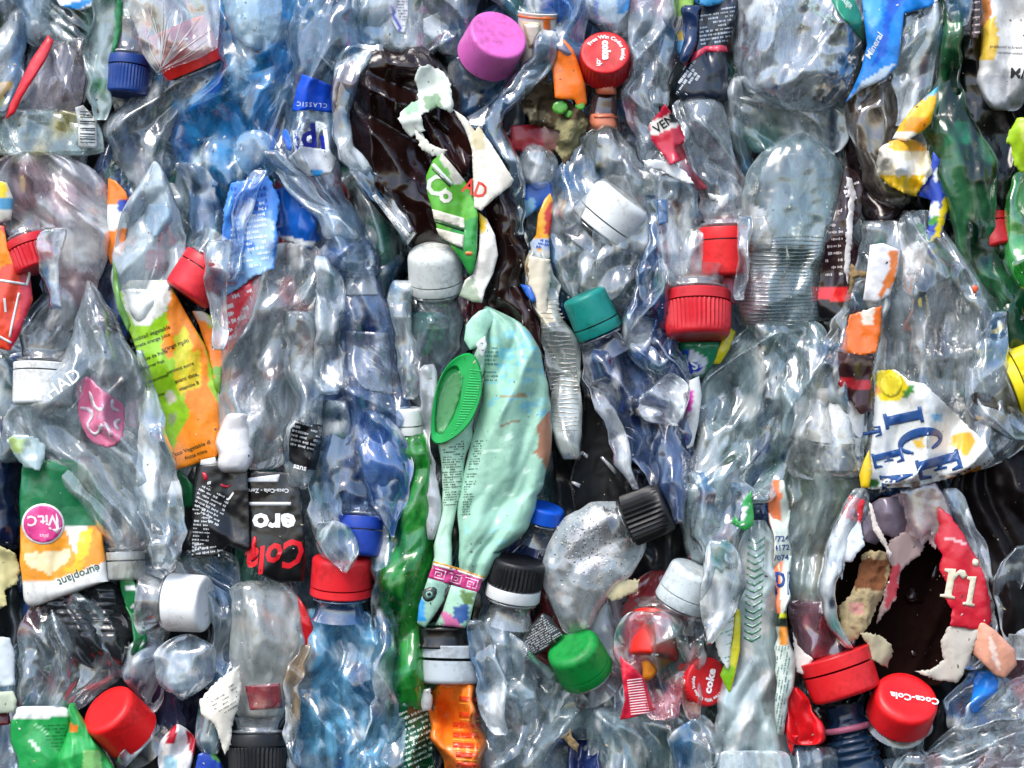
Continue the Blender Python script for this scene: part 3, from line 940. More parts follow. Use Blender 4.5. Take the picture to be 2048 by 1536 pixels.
L('orange and white label folded behind the pointed clear bottle', [(216, 356), (232, 362), (252, 384), (262, 420), (252, 470), (250, 500), (222, 530), (212, 500), (214, 430)], 26, rgb=C('#ef7d1c'), paint=[([(210, 410), (265, 410), (265, 455), (210, 460)], (*WHITE, 1)), ([(236, 400), (262, 400), (262, 424), (236, 424)], (*C('#2247a8'), 1))])
r, b = B('pointed clear bottle holding a white and pale blue label, left', [(322, 292, 322), (360, 280, 338), (400, 262, 350), (450, 246, 362), (510, 234, 366), (560, 232, 350), (610, 240, 325), (652, 268, 300)], 60, 26, rgb=C('#e3eaec'), op=.6, mat='soft', tint=(.95, .97, .98), la=110, lb=30, e0=4, e1=4)
patch('label', b, [(246, 578), (300, 578), (335, 560), (342, 590), (318, 632), (296, 650), (272, 640), (252, 612)], WHITE, tear=3)
patch('label', b, [(296, 410), (334, 404), (346, 440), (330, 468), (306, 476), (288, 440)], C('#a8cbe6'), tear=4, mat='soft', op=.7)
r, b = B('narrow grey-blue clear bottle between the pointed bottle and the blue label', [(325, 350, 400), (380, 372, 430), (430, 378, 440), (480, 372, 446), (520, 360, 440)], 36, 28, **GREYBLUE)

r = bottle('crushed_bottle', 'bottle with a big red two-ring cap slanting down left, beside the blue label', (388, 560, 0))
cap(r, (372, 592, 48), 52, 82, 236, 6, C('#d92a35'), ribs=0, seed=4, neck_len=50, dome=10)
tube('body', [(420, 400, 450), (460, 385, 455), (500, 380, 455)], 30, 28, r, **CLEAR)
lb = L('crumpled blue and white printed label, left of centre', [(462, 366), (536, 350), (560, 400), (552, 450), (556, 480), (548, 536), (504, 556), (444, 600), (432, 540), (444, 470), (448, 420)], 58, rgb=C('#3f83d8'), amp=1.2, big=16, pleat=10, tear=4, paint=[([(450, 520), (545, 480), (545, 560), (440, 600)], (*C('#8fbbe6'), 1)), ([(500, 430), (550, 440), (545, 500), (490, 480)], (*C('#9cb9e4'), 1))])
print_lines(lb, [(462, 440), (530, 400), (540, 520), (458, 560)], 8, 11, 7, C('#dfeaf5'), seed=4)
print_lines(lb, [(464, 372), (530, 366), (536, 420), (460, 440)], 12, 12, 8, C('#1c4fb0'), seed=5)
B('glossy clear strip crossing the crumpled blue and white printed label', [(340, 500, 530), (400, 470, 512), (460, 462, 490), (520, 455, 480), (570, 440, 466)], 76, 8, mat='crisp', rgb=C('#a9c8ea'), op=.22, tint=(.8, .9, 1), la=150, lb=16)
L('glossy deep blue folded film between the blue label and the grey bottle', [(545, 380), (575, 372), (600, 396), (632, 440), (640, 480), (620, 498), (570, 482), (545, 462), (540, 420)], 56, name='film_wrap', cat='plastic film', rgb=C('#1252a8'), mat='dark', amp=1.5, big=18, pleat=12, paint=[([(560, 470), (640, 486), (640, 496), (556, 480)], (*C('#d9dfdf'), 1))])
w = L('red label with white lettering under the blue label', [(528, 536), (500, 560), (478, 580), (444, 592), (442, 640), (452, 700), (462, 706), (486, 660), (500, 640), (512, 600)], 54, rgb=C('#cf1f36'), tear=3)
print_lines(w, [(450, 596), (510, 570), (484, 660), (456, 690)], 20, 15, 9, WHITE, seed=6, wl=(8, 22))

# ---------------------------------------------------------------- top centre-left
r = bottle('crushed_bottle', 'tall clear water bottle with a royal blue neck label, left of the brown bottle', (630, 240, 0))
b = tube('body', [(-40, 600, 722), (60, 590, 715), (120, 588, 695), (180, 566, 672), (235, 548, 664), (290, 520, 662), (340, 540, 672), (400, 585, 690), (450, 620, 720), (500, 640, 745), (560, 648, 760)], 52, 34, r, rgb=C('#8ea5bd'), op=.3, tint=(.82, .89, .94), mottle=[(C('#2b4a78'), .35, 40, .6)])
lb = patch('neck_label', b, [(604, 148), (640, 160), (672, 176), (668, 226), (620, 220), (584, 222), (592, 180)], C('#0f4fd0'))
lettering('CLASSIC', lb, (624, 209), 9, 176, C('#d8e2f0'), space=1.35, bold=.1)
lb = patch('label', b, [(576, 316), (600, 292), (660, 300), (674, 320), (662, 346), (634, 352), (616, 352), (596, 336)], C('#cfd5dc'), tear=2, paint=[([(618, 338), (644, 340), (640, 360), (630, 362)], (*C('#2a9be0'), 1))])
for tx, xx, sz, bd, cc in (('I', 592, 40, 1.6, C('#cdd6df')), ('l', 653, 46, 1.2, C('#e2e6ea'))):
    lettering(tx, b, (xx, 284), sz, 8, cc, bold=bd, parent=b)
lettering('ı', b, (594, 288), 44, 186, C('#1c33a8'), bold=1.3)
lettering('p', b, (619, 284), 46, 186, C('#14239a'), bold=1.8)
lettering('l', b, (646, 290), 42, 186, C('#14239a'), bold=1.3, parent=b)
patch('label', b, smooth_poly([(564, 262), (574, 256), (584, 286), (582, 304), (574, 298), (566, 280)], 1), C('#2f6fe0'))
r, b = B('pale blue-white crumpled bottle piece right of the glossy blue film', [(300, 520, 560), (330, 540, 590), (360, 565, 625), (400, 590, 650), (440, 630, 690), (480, 650, 720)], 66, 16, rgb=C('#b9c9d8'), op=.42, mat='soft', tint=(.86, .93, .97))

r, b = B('clear bottle with white and blue label at the top edge, above the brown bottle', [(-40, 705, 905), (30, 715, 900), (80, 725, 880), (110, 735, 850)], 34, 34, **CLEAR)
lb = patch('label', b, [(768, -20), (816, -20), (816, 30), (810, 68), (796, 64), (780, 34)], C('#d5dade'), paint=[([(778, 12), (786, 12), (804, 64), (797, 62)], (*C('#2d3fae'), 1))])
print_lines(lb, [(792, 0), (816, 0), (812, 60), (800, 50)], 0, 6, 3, C('#6c7480'), seed=7)
r, b = B('brownish clear bottle end with a white tag, left of the pink cap', [(-40, 850, 960), (30, 856, 945), (70, 868, 935), (110, 880, 925)], 16, 30, **BROWNISH)
patch('label', b, [(846, 38), (878, 24), (884, 70), (866, 78), (848, 66)], WHITE, tear=3)

# brown bottle
brn = C('#1d0e0c')
r = bottle('crushed_bottle', 'large dark brown glossy bottle, torn open, upper centre', (830, 290, 0))
b = tube('body', [(86, 750, 862), (120, 716, 890), (165, 698, 915), (220, 692, 938), (275, 700, 950), (330, 708, 950), (380, 730, 955), (430, 760, 958), (480, 800, 950), (520, 850, 940)], 40, 46, r, mat='dark', rgb=brn, op=1, big=24, small=6, pleat=14, la=120, lb=80, e0=10, e1=8)
tube('fold', [(205, 826, 880), (235, 838, 925), (270, 858, 950), (310, 880, 952), (350, 915, 948)], 62, 18, r, mat='dark', rgb=C('#301613'), op=1, big=20, pleat=14, e1=3)
r, b = B('curved clear bottle rim wrapped round the left side of the brown bottle', [(696, 90, 740, 100), (668, 165, 706, 176), (664, 230, 702, 226), (674, 300, 706, 286), (700, 350, 728, 330), (738, 398, 764, 374), (778, 446, 800, 420), (812, 496, 836, 466)], 72, 12, rgb=C('#9aa3a2'), op=.4, mat='crisp', la=140, lb=14, pleat=12)
lb = patch('barcode_label', b, [(744, 392), (752, 388), (824, 474), (812, 484)], C('#cfd3d2'))
print_lines(lb, [(746, 394), (752, 390), (822, 474), (812, 480)], -50, 3.4, 2.2, C('#4c5258'), seed=8, wl=(2, 8))
t1 = L('ragged scrap of white torn label on the brown bottle, uppermost', [(836, 134), (858, 130), (884, 142), (900, 160), (908, 220), (904, 226), (874, 214), (842, 232), (850, 262), (836, 268), (822, 276), (810, 262), (796, 236), (806, 220), (822, 206), (836, 200), (836, 176), (828, 160)], 90, mat='paper', rgb=C('#cfd8cf'), tear=4, amp=1.1, paint=[([(846, 190), (878, 184), (884, 216), (850, 224)], (*C('#7e9a7c'), 1)), ([(806, 205), (836, 198), (838, 220), (810, 228)], (*C('#9cc3a6'), 1))])
L('white paper shred edging the lower side of the brown fold', [(836, 258), (858, 286), (884, 298), (896, 300), (880, 320), (868, 312), (856, 306), (844, 300), (836, 284), (828, 262)], 94, mat='paper', rgb=C('#d9d9cc'), tear=6)
pw = L('dirty white label flap with red print right of the brown bottle', [(906, 218), (930, 234), (950, 262), (958, 252), (990, 300), (1028, 360), (1022, 372), (990, 396), (962, 422), (948, 414), (946, 360), (944, 300), (932, 262)], 98, name='label_flap', mat='paper', rgb=C('#e0dccf'), bulge=8, width=16, amp=.5, tear=1.5, paint=[([(940, 250), (964, 250), (970, 300), (946, 300)], (*C('#d5c9a4'), 1))])
gl = L('crumpled green label with big white letters, upper centre', [(884, 306), (905, 330), (930, 362), (948, 392), (956, 430), (954, 500), (948, 540), (940, 552), (922, 520), (900, 490), (874, 458), (864, 420), (854, 385), (852, 352), (866, 320)], 102, rgb=C('#58ac2e'), bulge=14, width=22, paint=[([(900, 460), (960, 430), (950, 560), (920, 530)], (*C('#2d9440'), 1)), ([(884, 304), (900, 318), (930, 360), (912, 372), (896, 340), (880, 322)], (*C('#d9d5c4'), 1))])
patch('seam', gl, [(862, 330), (868, 326), (906, 366), (904, 372)], WHITE, bvh=False)
patch('seam', gl, [(863, 338), (866, 337), (902, 372), (899, 374)], C('#22341c'), bvh=False, off=1.6)
lettering('C', gl, (872, 374), 40, 15, C('#d5dccf'), bold=1.6)
lettering('o', gl, (890, 390), 34, 30, C('#e2dcd0'), bold=1.6)
patch('letter', gl, [(864, 418), (928, 434), (930, 460), (868, 440)], C('#e2dccb'), bvh=False, off=1.4, name=None) if False else patch('letter', gl, [(864, 418), (928, 436), (930, 458), (868, 438)], C('#e2dccb'), bvh=False, off=1.4)
patch('letter', gl, [(872, 456), (928, 470), (926, 496), (896, 484), (878, 470)], C('#e0d8c6'), bvh=False, off=1.4)
patch('letter_shade', gl, [(868, 440), (928, 459), (928, 463), (868, 444)], C('#173d1a'), bvh=False, off=1.5)
patch('letter_shade', gl, [(880, 474), (926, 497), (926, 500), (880, 479)], C('#173d1a'), bvh=False, off=1.5)
patch('dot', gl, smooth_poly([(930, 503), (944, 503), (946, 510), (932, 511)], 1), C('#e0783a'), bvh=False, off=1.4)
lettering('AD', pw, (950, 378), 30, -20, C('#d93a30'), bold=.7, wide=.8)
L('white film tongue with a yellow corner below the green label', [(957, 424), (974, 438), (990, 470), (996, 510), (986, 548), (970, 580), (964, 606), (946, 604), (918, 592), (930, 560), (946, 548), (958, 500), (960, 450)], 92, rgb=C('#dcdad2'), bulge=10, width=14, paint=[([(955, 420), (976, 440), (968, 470), (956, 452)], (*C('#eec522'), 1)), ([(915, 575), (950, 556), (962, 610), (915, 600)], (*C('#93a48c'), 1))])
r, b = B('narrow dark brown bottle strip running down right of the green label', [(340, 980, 1016), (400, 966, 1040), (450, 975, 1056), (500, 985, 1056), (550, 975, 1040), (600, 962, 1050), (640, 985, 1075), (700, 1040, 1092), (780, 1080, 1106), (860, 1100, 1120)], 44, 28, mat='dark', rgb=C('#20100e'), op=1, pleat=14, big=16, bname='body')

r = bottle('crushed_bottle', 'clear bottle with an off-white domed cap pointing up, below the brown bottle', (868, 600, 0))
cap(r, (866, 492, 66), 54, 92, 94, 22, C('#d5dad6'), ribs=0, dome=26, seed=5, neck_len=60, blen=18)
b = tube('body', [(620, 822, 905), (650, 818, 912), (700, 822, 905), (760, 842, 880), (790, 845, 870)], 36, 30, r, rgb=C('#8f9a9e'), op=.24, tint=(.85, .88, .9), big=18)
r = bottle('crushed_bottle', 'bottle with a bright pink screw cap facing up right, top centre', (985, 100, 0))
cap(r, (998, 68, 84), 61, 72, 55, 52, C('#d668b8'), ribs=0, band=False, dome=7, seed=6, neck_len=60)
b = tube('body', [(108, 912, 985), (140, 905, 1010), (180, 905, 1035), (230, 912, 1010), (270, 925, 980), (330, 950, 985)], 26, 34, r, rgb=C('#5f83ad'), op=.3, tint=(.6, .74, .88), mottle=[(C('#1d3c66'), .5, 30, .5)])
r, b = B('long bent strip of clear blue-grey plastic edging the bottle under the pink cap', [(1075, 55, 1110, 62), (1058, 120, 1096, 126), (1020, 165, 1052, 182), (985, 210, 1008, 226), (976, 262, 1000, 252), (1000, 310, 1022, 290), (1022, 366, 1046, 350), (1024, 420, 1050, 420), (1030, 470, 1052, 470)], 66, 10, rgb=C('#8fa0ae'), op=.34, mat='crisp', la=160, lb=12, pleat=12, tint=(.82, .88, .93))
r, b = B('grey-blue crushed bottle wall behind the cup at the top edge', [(-40, 940, 1040), (40, 1030, 1080), (110, 1010, 1090), (170, 985, 1060)], 0, 30, **GREYBLUE)

# ---------------------------------------------------------------- top right of centre
r = thing('paper_cup', 'dirty white paper cup with an orange rim line and stripe at the top', 'cup', (1080, 110, 20))
cs = basis(86, 14)
wall = lathe('wall', P(1076, 26, 30), (cs[0], cs[1], cs[2]), [(16, -195), (20, -160), (26, -110), (32, -60), (37, -20), (38.5, -2), (40, 0), (38.5, 2), (36.5, 0), (34, -30), (30, -60)], r, 'paper', C('#dad5c8'), seg=56, open_ends=True, dents=.05, seed=4)
rim = lathe('rim_line', P(1076, 26, 30), cs, [(38.6, -9), (39.2, -9), (39.3, -5), (38.9, -5)], r, 'print', C('#e2702a'), seg=56, open_ends=True, dents=.05, seed=4)
REG[wall.name] = BVHTree.FromPolygons([Vector(v.co) + world_loc(wall) for v in wall.data.vertices], [list(p.vertices) for p in wall.data.polygons])
patch('stripe', wall, [(1086, 34), (1100, 32), (1104, 90), (1096, 96), (1088, 80)], C('#e0702a'), bvh=False)
patch('panel', wall, [(1044, 44), (1080, 46), (1082, 96), (1058, 96)], C('#c9b48a'), bvh=False)
patch('panel', wall, [(1048, 48), (1077, 50), (1079, 92), (1061, 92)], C('#ddd6c6'), bvh=False, off=2)
patch('stain', wall, [(1062, 108), (1096, 106), (1094, 200), (1080, 200)], C('#8e8266'), bvh=False, tear=5, mat='dirt')
L('bright orange glossy label folded beside the paper cup', [(1098, 84), (1128, 78), (1146, 98), (1158, 130), (1170, 168), (1174, 206), (1160, 222), (1148, 200), (1122, 198), (1110, 196), (1106, 150), (1100, 120)], 56, rgb=C('#f2761c'), bulge=16, width=26)
r, b = B('crumpled blue-tinted clear film between the orange label and the coke cap', [(-40, 1112, 1190), (30, 1110, 1180), (80, 1106, 1165), (120, 1140, 1168), (160, 1148, 1165)], 50, 16, rgb=C('#93a9c9'), op=.3, tint=(.8, .88, .97))
lb = patch('label', b, [(1102, 62), (1112, 58), (1112, 100), (1100, 100)], C('#3b6fc0'))
L('white and sky blue label at the top edge above the coke cap', [(1190, -30), (1266, -30), (1256, 24), (1236, 48), (1196, 50), (1186, 20)], 48, rgb=C('#d5e2ec'), paint=[([(1230, -30), (1266, -30), (1256, 24), (1236, 30)], (*C('#3c9be0'), 1)), ([(1180, 10), (1200, -10), (1196, 50), (1180, 50)], (*C('#3454b8'), 1))])
r = bottle('crushed_bottle', 'bottle with a round red cap lettered coke.ch, face on, top right of centre', (1210, 120, 0))
c, bs, top = cap(r, (1210, 104, 74), 50, 60, 92, 66, C('#c4141e'), ribs=36, rib_amp=1.2, band=False, dome=4, seed=7, neck_len=50, neck_rgb=C('#4a2218'), neck_op=.6, neck_tint=C('#7a3a20'))
pl = (top, -Vector(bs[0]), bs[1] * (1 if bs[1].z > 0 else -1), bs[2])
def captext(c, top, bs, words):
    ux = Vector((1, 0, 0)); nz = bs[2]
    ux = (ux - nz * ux.dot(nz)).normalized(); uy = nz.cross(ux)
    if uy.z < 0: uy = -uy
    for (tx, at, size, rot, arc, bold, rgb) in words:
        lettering(tx, c, at, size, rot, rgb, arc=arc, plane=(top, ux, uy, nz), bold=bold, off=1.3, space=1.05)
captext(c, top, bs, [('Free Win Codes Inside', (0, -2), 8, -30, 36, .35, WHITE), ('coke', (2, 4), 15, -90, None, 1.3, WHITE), ('coke', (2, 4), 13, -90, None, .1, C('#c4141e')), ('.ch', (-10, -22), 10, -90, None, .6, WHITE)][0:2] + [('.ch', (-12, -24), 10, -90, None, .5, WHITE)])
tube('collar', [(158, 1182, 1238), (176, 1180, 1236), (190, 1186, 1234)], 46, 24, r, mat='print', rgb=C('#c96a48'), op=1, pleat=2, big=3)
tube('body', [(186, 1190, 1230), (220, 1190, 1232), (240, 1186, 1236), (270, 1185, 1240)], 34, 22, r, rgb=C('#6a3a30'), op=.7, tint=(.5, .3, .25), pleat=4, big=5)
patch('ring', tube('collar', [(226, 1186, 1236), (246, 1184, 1238), (260, 1190, 1234)], 40, 24, r, mat='print', rgb=C('#cf7a5a'), op=1, pleat=2, big=3), [(1188, 232), (1234, 232), (1234, 236), (1188, 236)], C('#a8502f'), bvh=False)

r, b = B('tall clear grey bottle at the top edge right of the coke cap', [(-40, 1262, 1362), (40, 1256, 1352), (90, 1254, 1342), (140, 1262, 1328), (190, 1240, 1316), (240, 1262, 1318), (300, 1286, 1324), (350, 1300, 1330)], 60, 30, rgb=C('#a9adb5'), op=.34, tint=(.88, .9, .93), mottle=[(C('#cf8fa2'), .4, 34, .72), (C('#e3e6ea'), .5, 30, .68)])
r, b = B('narrow brown-grey clear bottle strip left of the dark lettered bottle', [(-20, 1330, 1352), (60, 1320, 1354), (120, 1306, 1350), (170, 1302, 1340), (215, 1298, 1330)], 46, 20, rgb=C('#8d8a86'), op=.34, tint=(.8, .8, .78))
L('small green, blue and yellow label at the top edge left of the dark bottle', [(1350, -30), (1392, -30), (1384, 30), (1376, 60), (1368, 100), (1354, 112), (1352, 60)], 40, rgb=C('#5aa9d8'), paint=[([(1340, -40), (1400, -40), (1386, 22), (1350, 34)], (*C('#93c052'), 1)), ([(1352, 34), (1380, 32), (1376, 56), (1352, 60)], (*C('#dfe4dd'), 1)), ([(1352, 62), (1372, 62), (1368, 80), (1354, 82)], (*C('#e3c13a'), 1))])
r, b = B('dark navy bottle with rows of white print and a pink stripe, top right', [(-40, 1388, 1480), (20, 1392, 1478), (80, 1388, 1460), (120, 1372, 1456), (165, 1356, 1460), (205, 1350, 1462)], 56, 30, mat='dark', rgb=C('#1b2433'), op=1, pleat=10, big=12)
patch('stripe', b, [(1452, 90), (1456, 104), (1412, 104), (1392, 118), (1370, 132), (1366, 122), (1390, 104), (1412, 92)], C('#d03a55'))
print_lines(b, [(1400, 30), (1470, 10), (1462, 84), (1400, 92)], 8, 8, 4, C('#a9b6c4'), seed=11)
print_lines(b, [(1392, 118), (1400, 150), (1372, 190), (1352, 195), (1362, 140)], 55, 8, 6, C('#c2cbd2'), seed=12)
patch('label', b, [(1368, -20), (1470, -20), (1440, 8), (1416, 14), (1384, 4)], C('#3f97cf'))
r, b = B('shiny navy folded sleeve left of the rows of white print', [(10, 1372, 1408), (60, 1366, 1398), (110, 1358, 1386), (128, 1362, 1376)], 66, 14, mat='dark', rgb=C('#1a2f55'), op=1, pleat=10)
w = L('crumpled red and white label with black letters under the dark bottle', [(1330, 208), (1344, 226), (1358, 244), (1372, 282), (1350, 296), (1362, 322), (1340, 330), (1318, 300), (1304, 282), (1296, 252), (1312, 232)], 74, rgb=C('#b91f3c'), amp=1.4, tear=3, paint=[([(1296, 244), (1352, 222), (1360, 250), (1302, 272)], (*C('#d3d2cc'), 1)), ([(1340, 215), (1370, 230), (1366, 250), (1340, 246)], (*C('#1d1a22'), 1))])
lettering('VEN', w, (1328, 248), 17, 35, INK, bold=.5)
L('red label band between the clear bottle and the white shred', [(1330, 258), (1364, 268), (1372, 316), (1398, 356), (1416, 376), (1400, 382), (1374, 352), (1354, 322), (1330, 320)], 50, rgb=C('#c4304a'))
r = bottle('crushed_bottle', 'bright clear bottle above a smooth red cap, right of centre', (1430, 380, 0))
b = tube('body', [(195, 1360, 1440), (225, 1346, 1450), (270, 1352, 1462), (310, 1370, 1470), (350, 1388, 1486), (390, 1400, 1494), (420, 1405, 1492), (446, 1408, 1490)], 62, 36, r, rgb=C('#bcbcc0'), op=.36, tint=(.92, .92, .93), mottle=[(C('#6d5c5a'), .4, 40, .62), (C('#eef0f2'), .6, 28, .66)], big=20)
cap(r, (1448, 552, 48), 48, 96, 272, 0, C('#dc2226'), ribs=0, seed=8, neck_len=30, dome=8)
patch('label', b, [(1415, 386), (1444, 392), (1458, 386), (1456, 408), (1442, 420), (1434, 402), (1420, 398)], WHITE, tear=2)

big = smooth_poly([(1478, -50), (1700, -50), (1742, 20), (1738, 80), (1712, 150), (1690, 190), (1650, 226), (1590, 228), (1530, 200), (1480, 176), (1460, 110), (1468, 30)], 1)
r = thing('crushed_bottle', 'huge round crinkled bottle bottom with a teal label, top right', 'bottle', (1600, 90, 10))
b = sheet('base_wall', big, 96, r, mat='crisp', rgb=C('#cdd9e4'), op=.5, tint=(.88, .93, .97), bulge=70, width=110, big=22, small=12, pleat=8, la=70, lb=56, thick=2, ang=60, amp=1.1, paint=[([(1470, -30), (1600, -30), (1640, 30), (1600, 80), (1520, 60), (1480, 40)], (*C('#dfe6ea'), .6)), ([(1690, 60), (1745, 60), (1730, 160), (1680, 210), (1660, 170)], (*C('#7fa9d0'), .45)), ([(1640, 20), (1700, 60), (1690, 110), (1640, 70)], (*C('#d5dde3'), .55))])
sheet('inner_wall', smooth_poly([(1500, -20), (1690, -20), (1700, 100), (1640, 200), (1560, 200), (1490, 140)], 1), 22, r, mat='soft', rgb=C('#d9cfa6'), op=.75, bulge=30, width=60, big=30, pleat=20, la=70, lb=50, amp=1.3, paint=[([(1460, 120), (1530, 140), (1600, 190), (1560, 230), (1460, 200)], (*C('#33539c'), .9)), ([(1470, 40), (1540, 30), (1560, 90), (1480, 120)], (*C('#4c6478'), .8)), ([(1640, 150), (1720, 60), (1740, 120), (1680, 210)], (*C('#3a77b4'), .8)), ([(1500, -30), (1690, -30), (1680, 40), (1500, 30)], (*C('#c9d3da'), .8))])
lb = patch('label', b, [(1650, -20), (1700, -20), (1718, 20), (1730, 60), (1728, 84), (1706, 60), (1680, 30)], C('#1f8468'), off=2)
lettering('TRIER', lb, (1692, 4), 9, -48, C('#cfe0da'), bold=.2)
print_lines(b, [(1606, 6), (1620, 0), (1676, 40), (1668, 56)], -38, 9, 5, C('#9fc4b8'), seed=14)
w = L('bright blue wrapper with white lettering, top right', [(1720, -40), (1890, -40), (1872, 10), (1808, 28), (1802, 80), (1796, 130), (1770, 158), (1720, 180), (1690, 206), (1706, 176), (1722, 140), (1734, 90), (1728, 40)], 78, name='film_wrap', cat='wrapper', rgb=C('#1d84dd'), bulge=16, width=26, paint=[([(1778, -40), (1804, -40), (1800, 20), (1780, 45), (1770, 110), (1742, 140), (1766, 60)], (*C('#0d5ac8'), 1)), ([(1728, 160), (1796, 120), (1780, 150), (1700, 200)], (*C('#c4d9ea'), 1)), ([(1722, -40), (1760, -40), (1764, 40), (1744, 60), (1730, 20)], (*C('#4fa3d6'), 1))])
lettering('Mineral', w, (1748, 92), 13, 62, C('#dfe6ea'), shear=.2, bold=.3)
r, b = B('flat clear grey film sleeve with a bright top seam, right of the blue wrapper', [(1806, 22, 1876, -2), (1800, 60, 1880, 50), (1798, 110, 1872, 110), (1795, 150, 1862, 160), (1792, 200, 1840, 210), (1782, 250, 1810, 254)], 66, 16, rgb=C('#8e9996'), op=.26, mat='crisp', tint=(.84, .88, .87), pleat=14)
patch('seam', b, [(1808, 22), (1876, -2), (1876, 3), (1809, 28)], (.8, .82, .82), bvh=False)
r, b = B('brown-grey clear bottle with a rounded base below the blue wrapper', [(150, 1720, 1795), (185, 1692, 1800), (230, 1690, 1796), (280, 1702, 1788), (330, 1718, 1800), (370, 1732, 1812), (400, 1750, 1815), (418, 1770, 1805)], 50, 36, rgb=C('#7d6c5e'), op=.34, mat='crisp', tint=(.72, .66, .60), mottle=[(C('#4a3a33'), .45, 46, .58)])
L('yellow and orange label strip leaning down left, right side', [(1876, 172), (1872, 206), (1862, 246), (1846, 262), (1812, 282), (1784, 278), (1800, 250), (1822, 220), (1848, 196)], 72, rgb=C('#f2b711'), bulge=10, width=18, paint=[([(1850, 160), (1880, 150), (1876, 184), (1848, 200)], (*C('#3aa5d8'), 1)), ([(1806, 240), (1862, 232), (1850, 262), (1806, 268)], (*C('#ef9414'), 1)), ([(1780, 262), (1830, 262), (1840, 285), (1780, 290)], (*C('#e9e6da'), 1))])
cl = L('crushed yellow and white printed lump, right side', smooth_poly([(1764, 284), (1820, 276), (1858, 290), (1872, 320), (1860, 356), (1836, 384), (1832, 396), (1800, 382), (1766, 364), (1750, 330)], 1), 76, name='crushed_carton', cat='carton', rgb=C('#eadfc0'), mat='print', bulge=22, width=30, big=44, small=14, pleat=24, la=30, lb=20, tear=4, amp=1.2, paint=[([(1780, 276), (1850, 280), (1850, 302), (1780, 300)], (*C('#e6a92c'), 1)), ([(1760, 350), (1850, 350), (1836, 400), (1760, 380)], (*C('#e8bd1e'), 1)), ([(1790, 320), (1836, 318), (1840, 350), (1792, 352)], (*C('#f4f2ec'), 1)), ([(1750, 300), (1780, 290), (1790, 330), (1756, 350)], (*C('#bdb9ae'), 1))])
w = L('blue, white and yellow label strip under the yellow lump', [(1866, 302), (1888, 330), (1894, 356), (1912, 372), (1900, 410), (1888, 450), (1880, 500), (1870, 522), (1856, 505), (1856, 440), (1862, 400), (1836, 392), (1840, 372), (1860, 350)], 64, rgb=C('#1f44b2'), paint=[([(1868, 340), (1890, 334), (1890, 360), (1868, 366)], (*WHITE, 1)), ([(1896, 360), (1912, 372), (1898, 420), (1880, 470), (1876, 520), (1862, 500), (1880, 420)], (*C('#e9cf1c'), 1)), ([(1858, 410), (1880, 404), (1878, 430), (1858, 440)], (*WHITE, 1)), ([(1856, 434), (1876, 430), (1874, 448), (1856, 452)], (*C('#3f9a36'), 1)), ([(1856, 466), (1872, 460), (1868, 500), (1856, 500)], (*C('#2f8fe0'), 1))])

grn = dict(rgb=C('#076a3a'), op=.72, tint=C('#1b8c56'))
r, b = B('long twisted dark green bottle strip down the right side', [(-40, 1880, 1926), (40, 1884, 1924), (100, 1874, 1916), (160, 1880, 1920), (220, 1855, 1936), (270, 1855, 1966), (330, 1868, 1982), (400, 1892, 1988), (460, 1912, 1996), (520, 1932, 2016), (580, 1960, 2040), (640, 1985, 2064)], 62, 26, mat='deep', **grn, pleat=16, big=14, la=130, lb=26, mottle=[(C('#05301f'), .75, 36, .55), (C('#2fae78'), .7, 22, .8)])
r, b = B('small silvery clear scrap with a red tip at the top edge, right', [(-30, 1890, 1935), (10, 1896, 1936), (40, 1908, 1930), (52, 1914, 1922)], 74, 12, **HAZY)
w = L('dark brown folded label with cream bars at the top edge', [(1946, -20), (1966, -20), (1962, 30), (1956, 78), (1940, 78), (1942, 40)], 60, rgb=C('#3b2a2b'))
for i in range(5): patch('bar', w, [(1944, 4 + i * 15), (1960, 2 + i * 15), (1960, 7 + i * 15), (1944, 10 + i * 15)], C('#a99a98'), bvh=False)
r, b = B('white printed bottle with yellow stains in the top right corner', [(-40, 1966, 2120), (40, 1966, 2120), (90, 1958, 2110), (140, 1950, 2080), (180, 1958, 2060), (222, 1970, 2040)], 56, 40, mat='print', rgb=C('#d2d3d2'), op=1, pleat=10, paint=[([(1955, 60), (1990, 30), (2000, 90), (1985, 120), (1958, 120)], (*C('#d8b53c'), 1)), ([(1955, 0), (1975, -40), (1985, 30), (1960, 60)], (*C('#b9733a'), 1)), ([(1940, 150), (2090, 150), (2090, 230), (1940, 230)], (*C('#b4b7ba'), 1))])
lettering('M/L', b, (2042, 148), 20, -3, INK, bold=.6)
lettering('produced in brand', b, (2012, 94), 6, -3, INK); lettering('recommended', b, (2020, 106), 6, -3, INK)
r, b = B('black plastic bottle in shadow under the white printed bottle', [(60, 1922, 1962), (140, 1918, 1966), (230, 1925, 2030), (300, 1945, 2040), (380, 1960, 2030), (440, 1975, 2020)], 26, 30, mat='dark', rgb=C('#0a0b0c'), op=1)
L('yellow-green leaf-like label at the right edge', [(2018, 262), (2034, 236), (2090, 232), (2090, 350), (2044, 346), (2028, 330), (2022, 292), (2012, 286)], 66, rgb=C('#a8cf2a'), amp=1.2, tear=3, paint=[([(2040, 250), (2090, 240), (2090, 280), (2046, 290)], (*C('#cfe06a'), 1))])
r, b = B('bright green bottle at the right edge below the yellow-green label', [(340, 2036, 2100), (400, 2018, 2100), (450, 2012, 2100), (520, 2020, 2100), (590, 2030, 2100)], 54, 34, mat='crisp', rgb=C('#3fa23c'), op=.6, tint=C('#58c050'), pleat=14)
r = bottle('crushed_bottle', 'dark bottle with a red cap half hidden near the right edge', (2000, 470, 0))
cap(r, (1996, 500, 20), 38, 70, 285, 20, C('#a8141c'), ribs=0, seed=9, neck_len=50, neck_rgb=(.05, .06, .06), neck_op=.7)

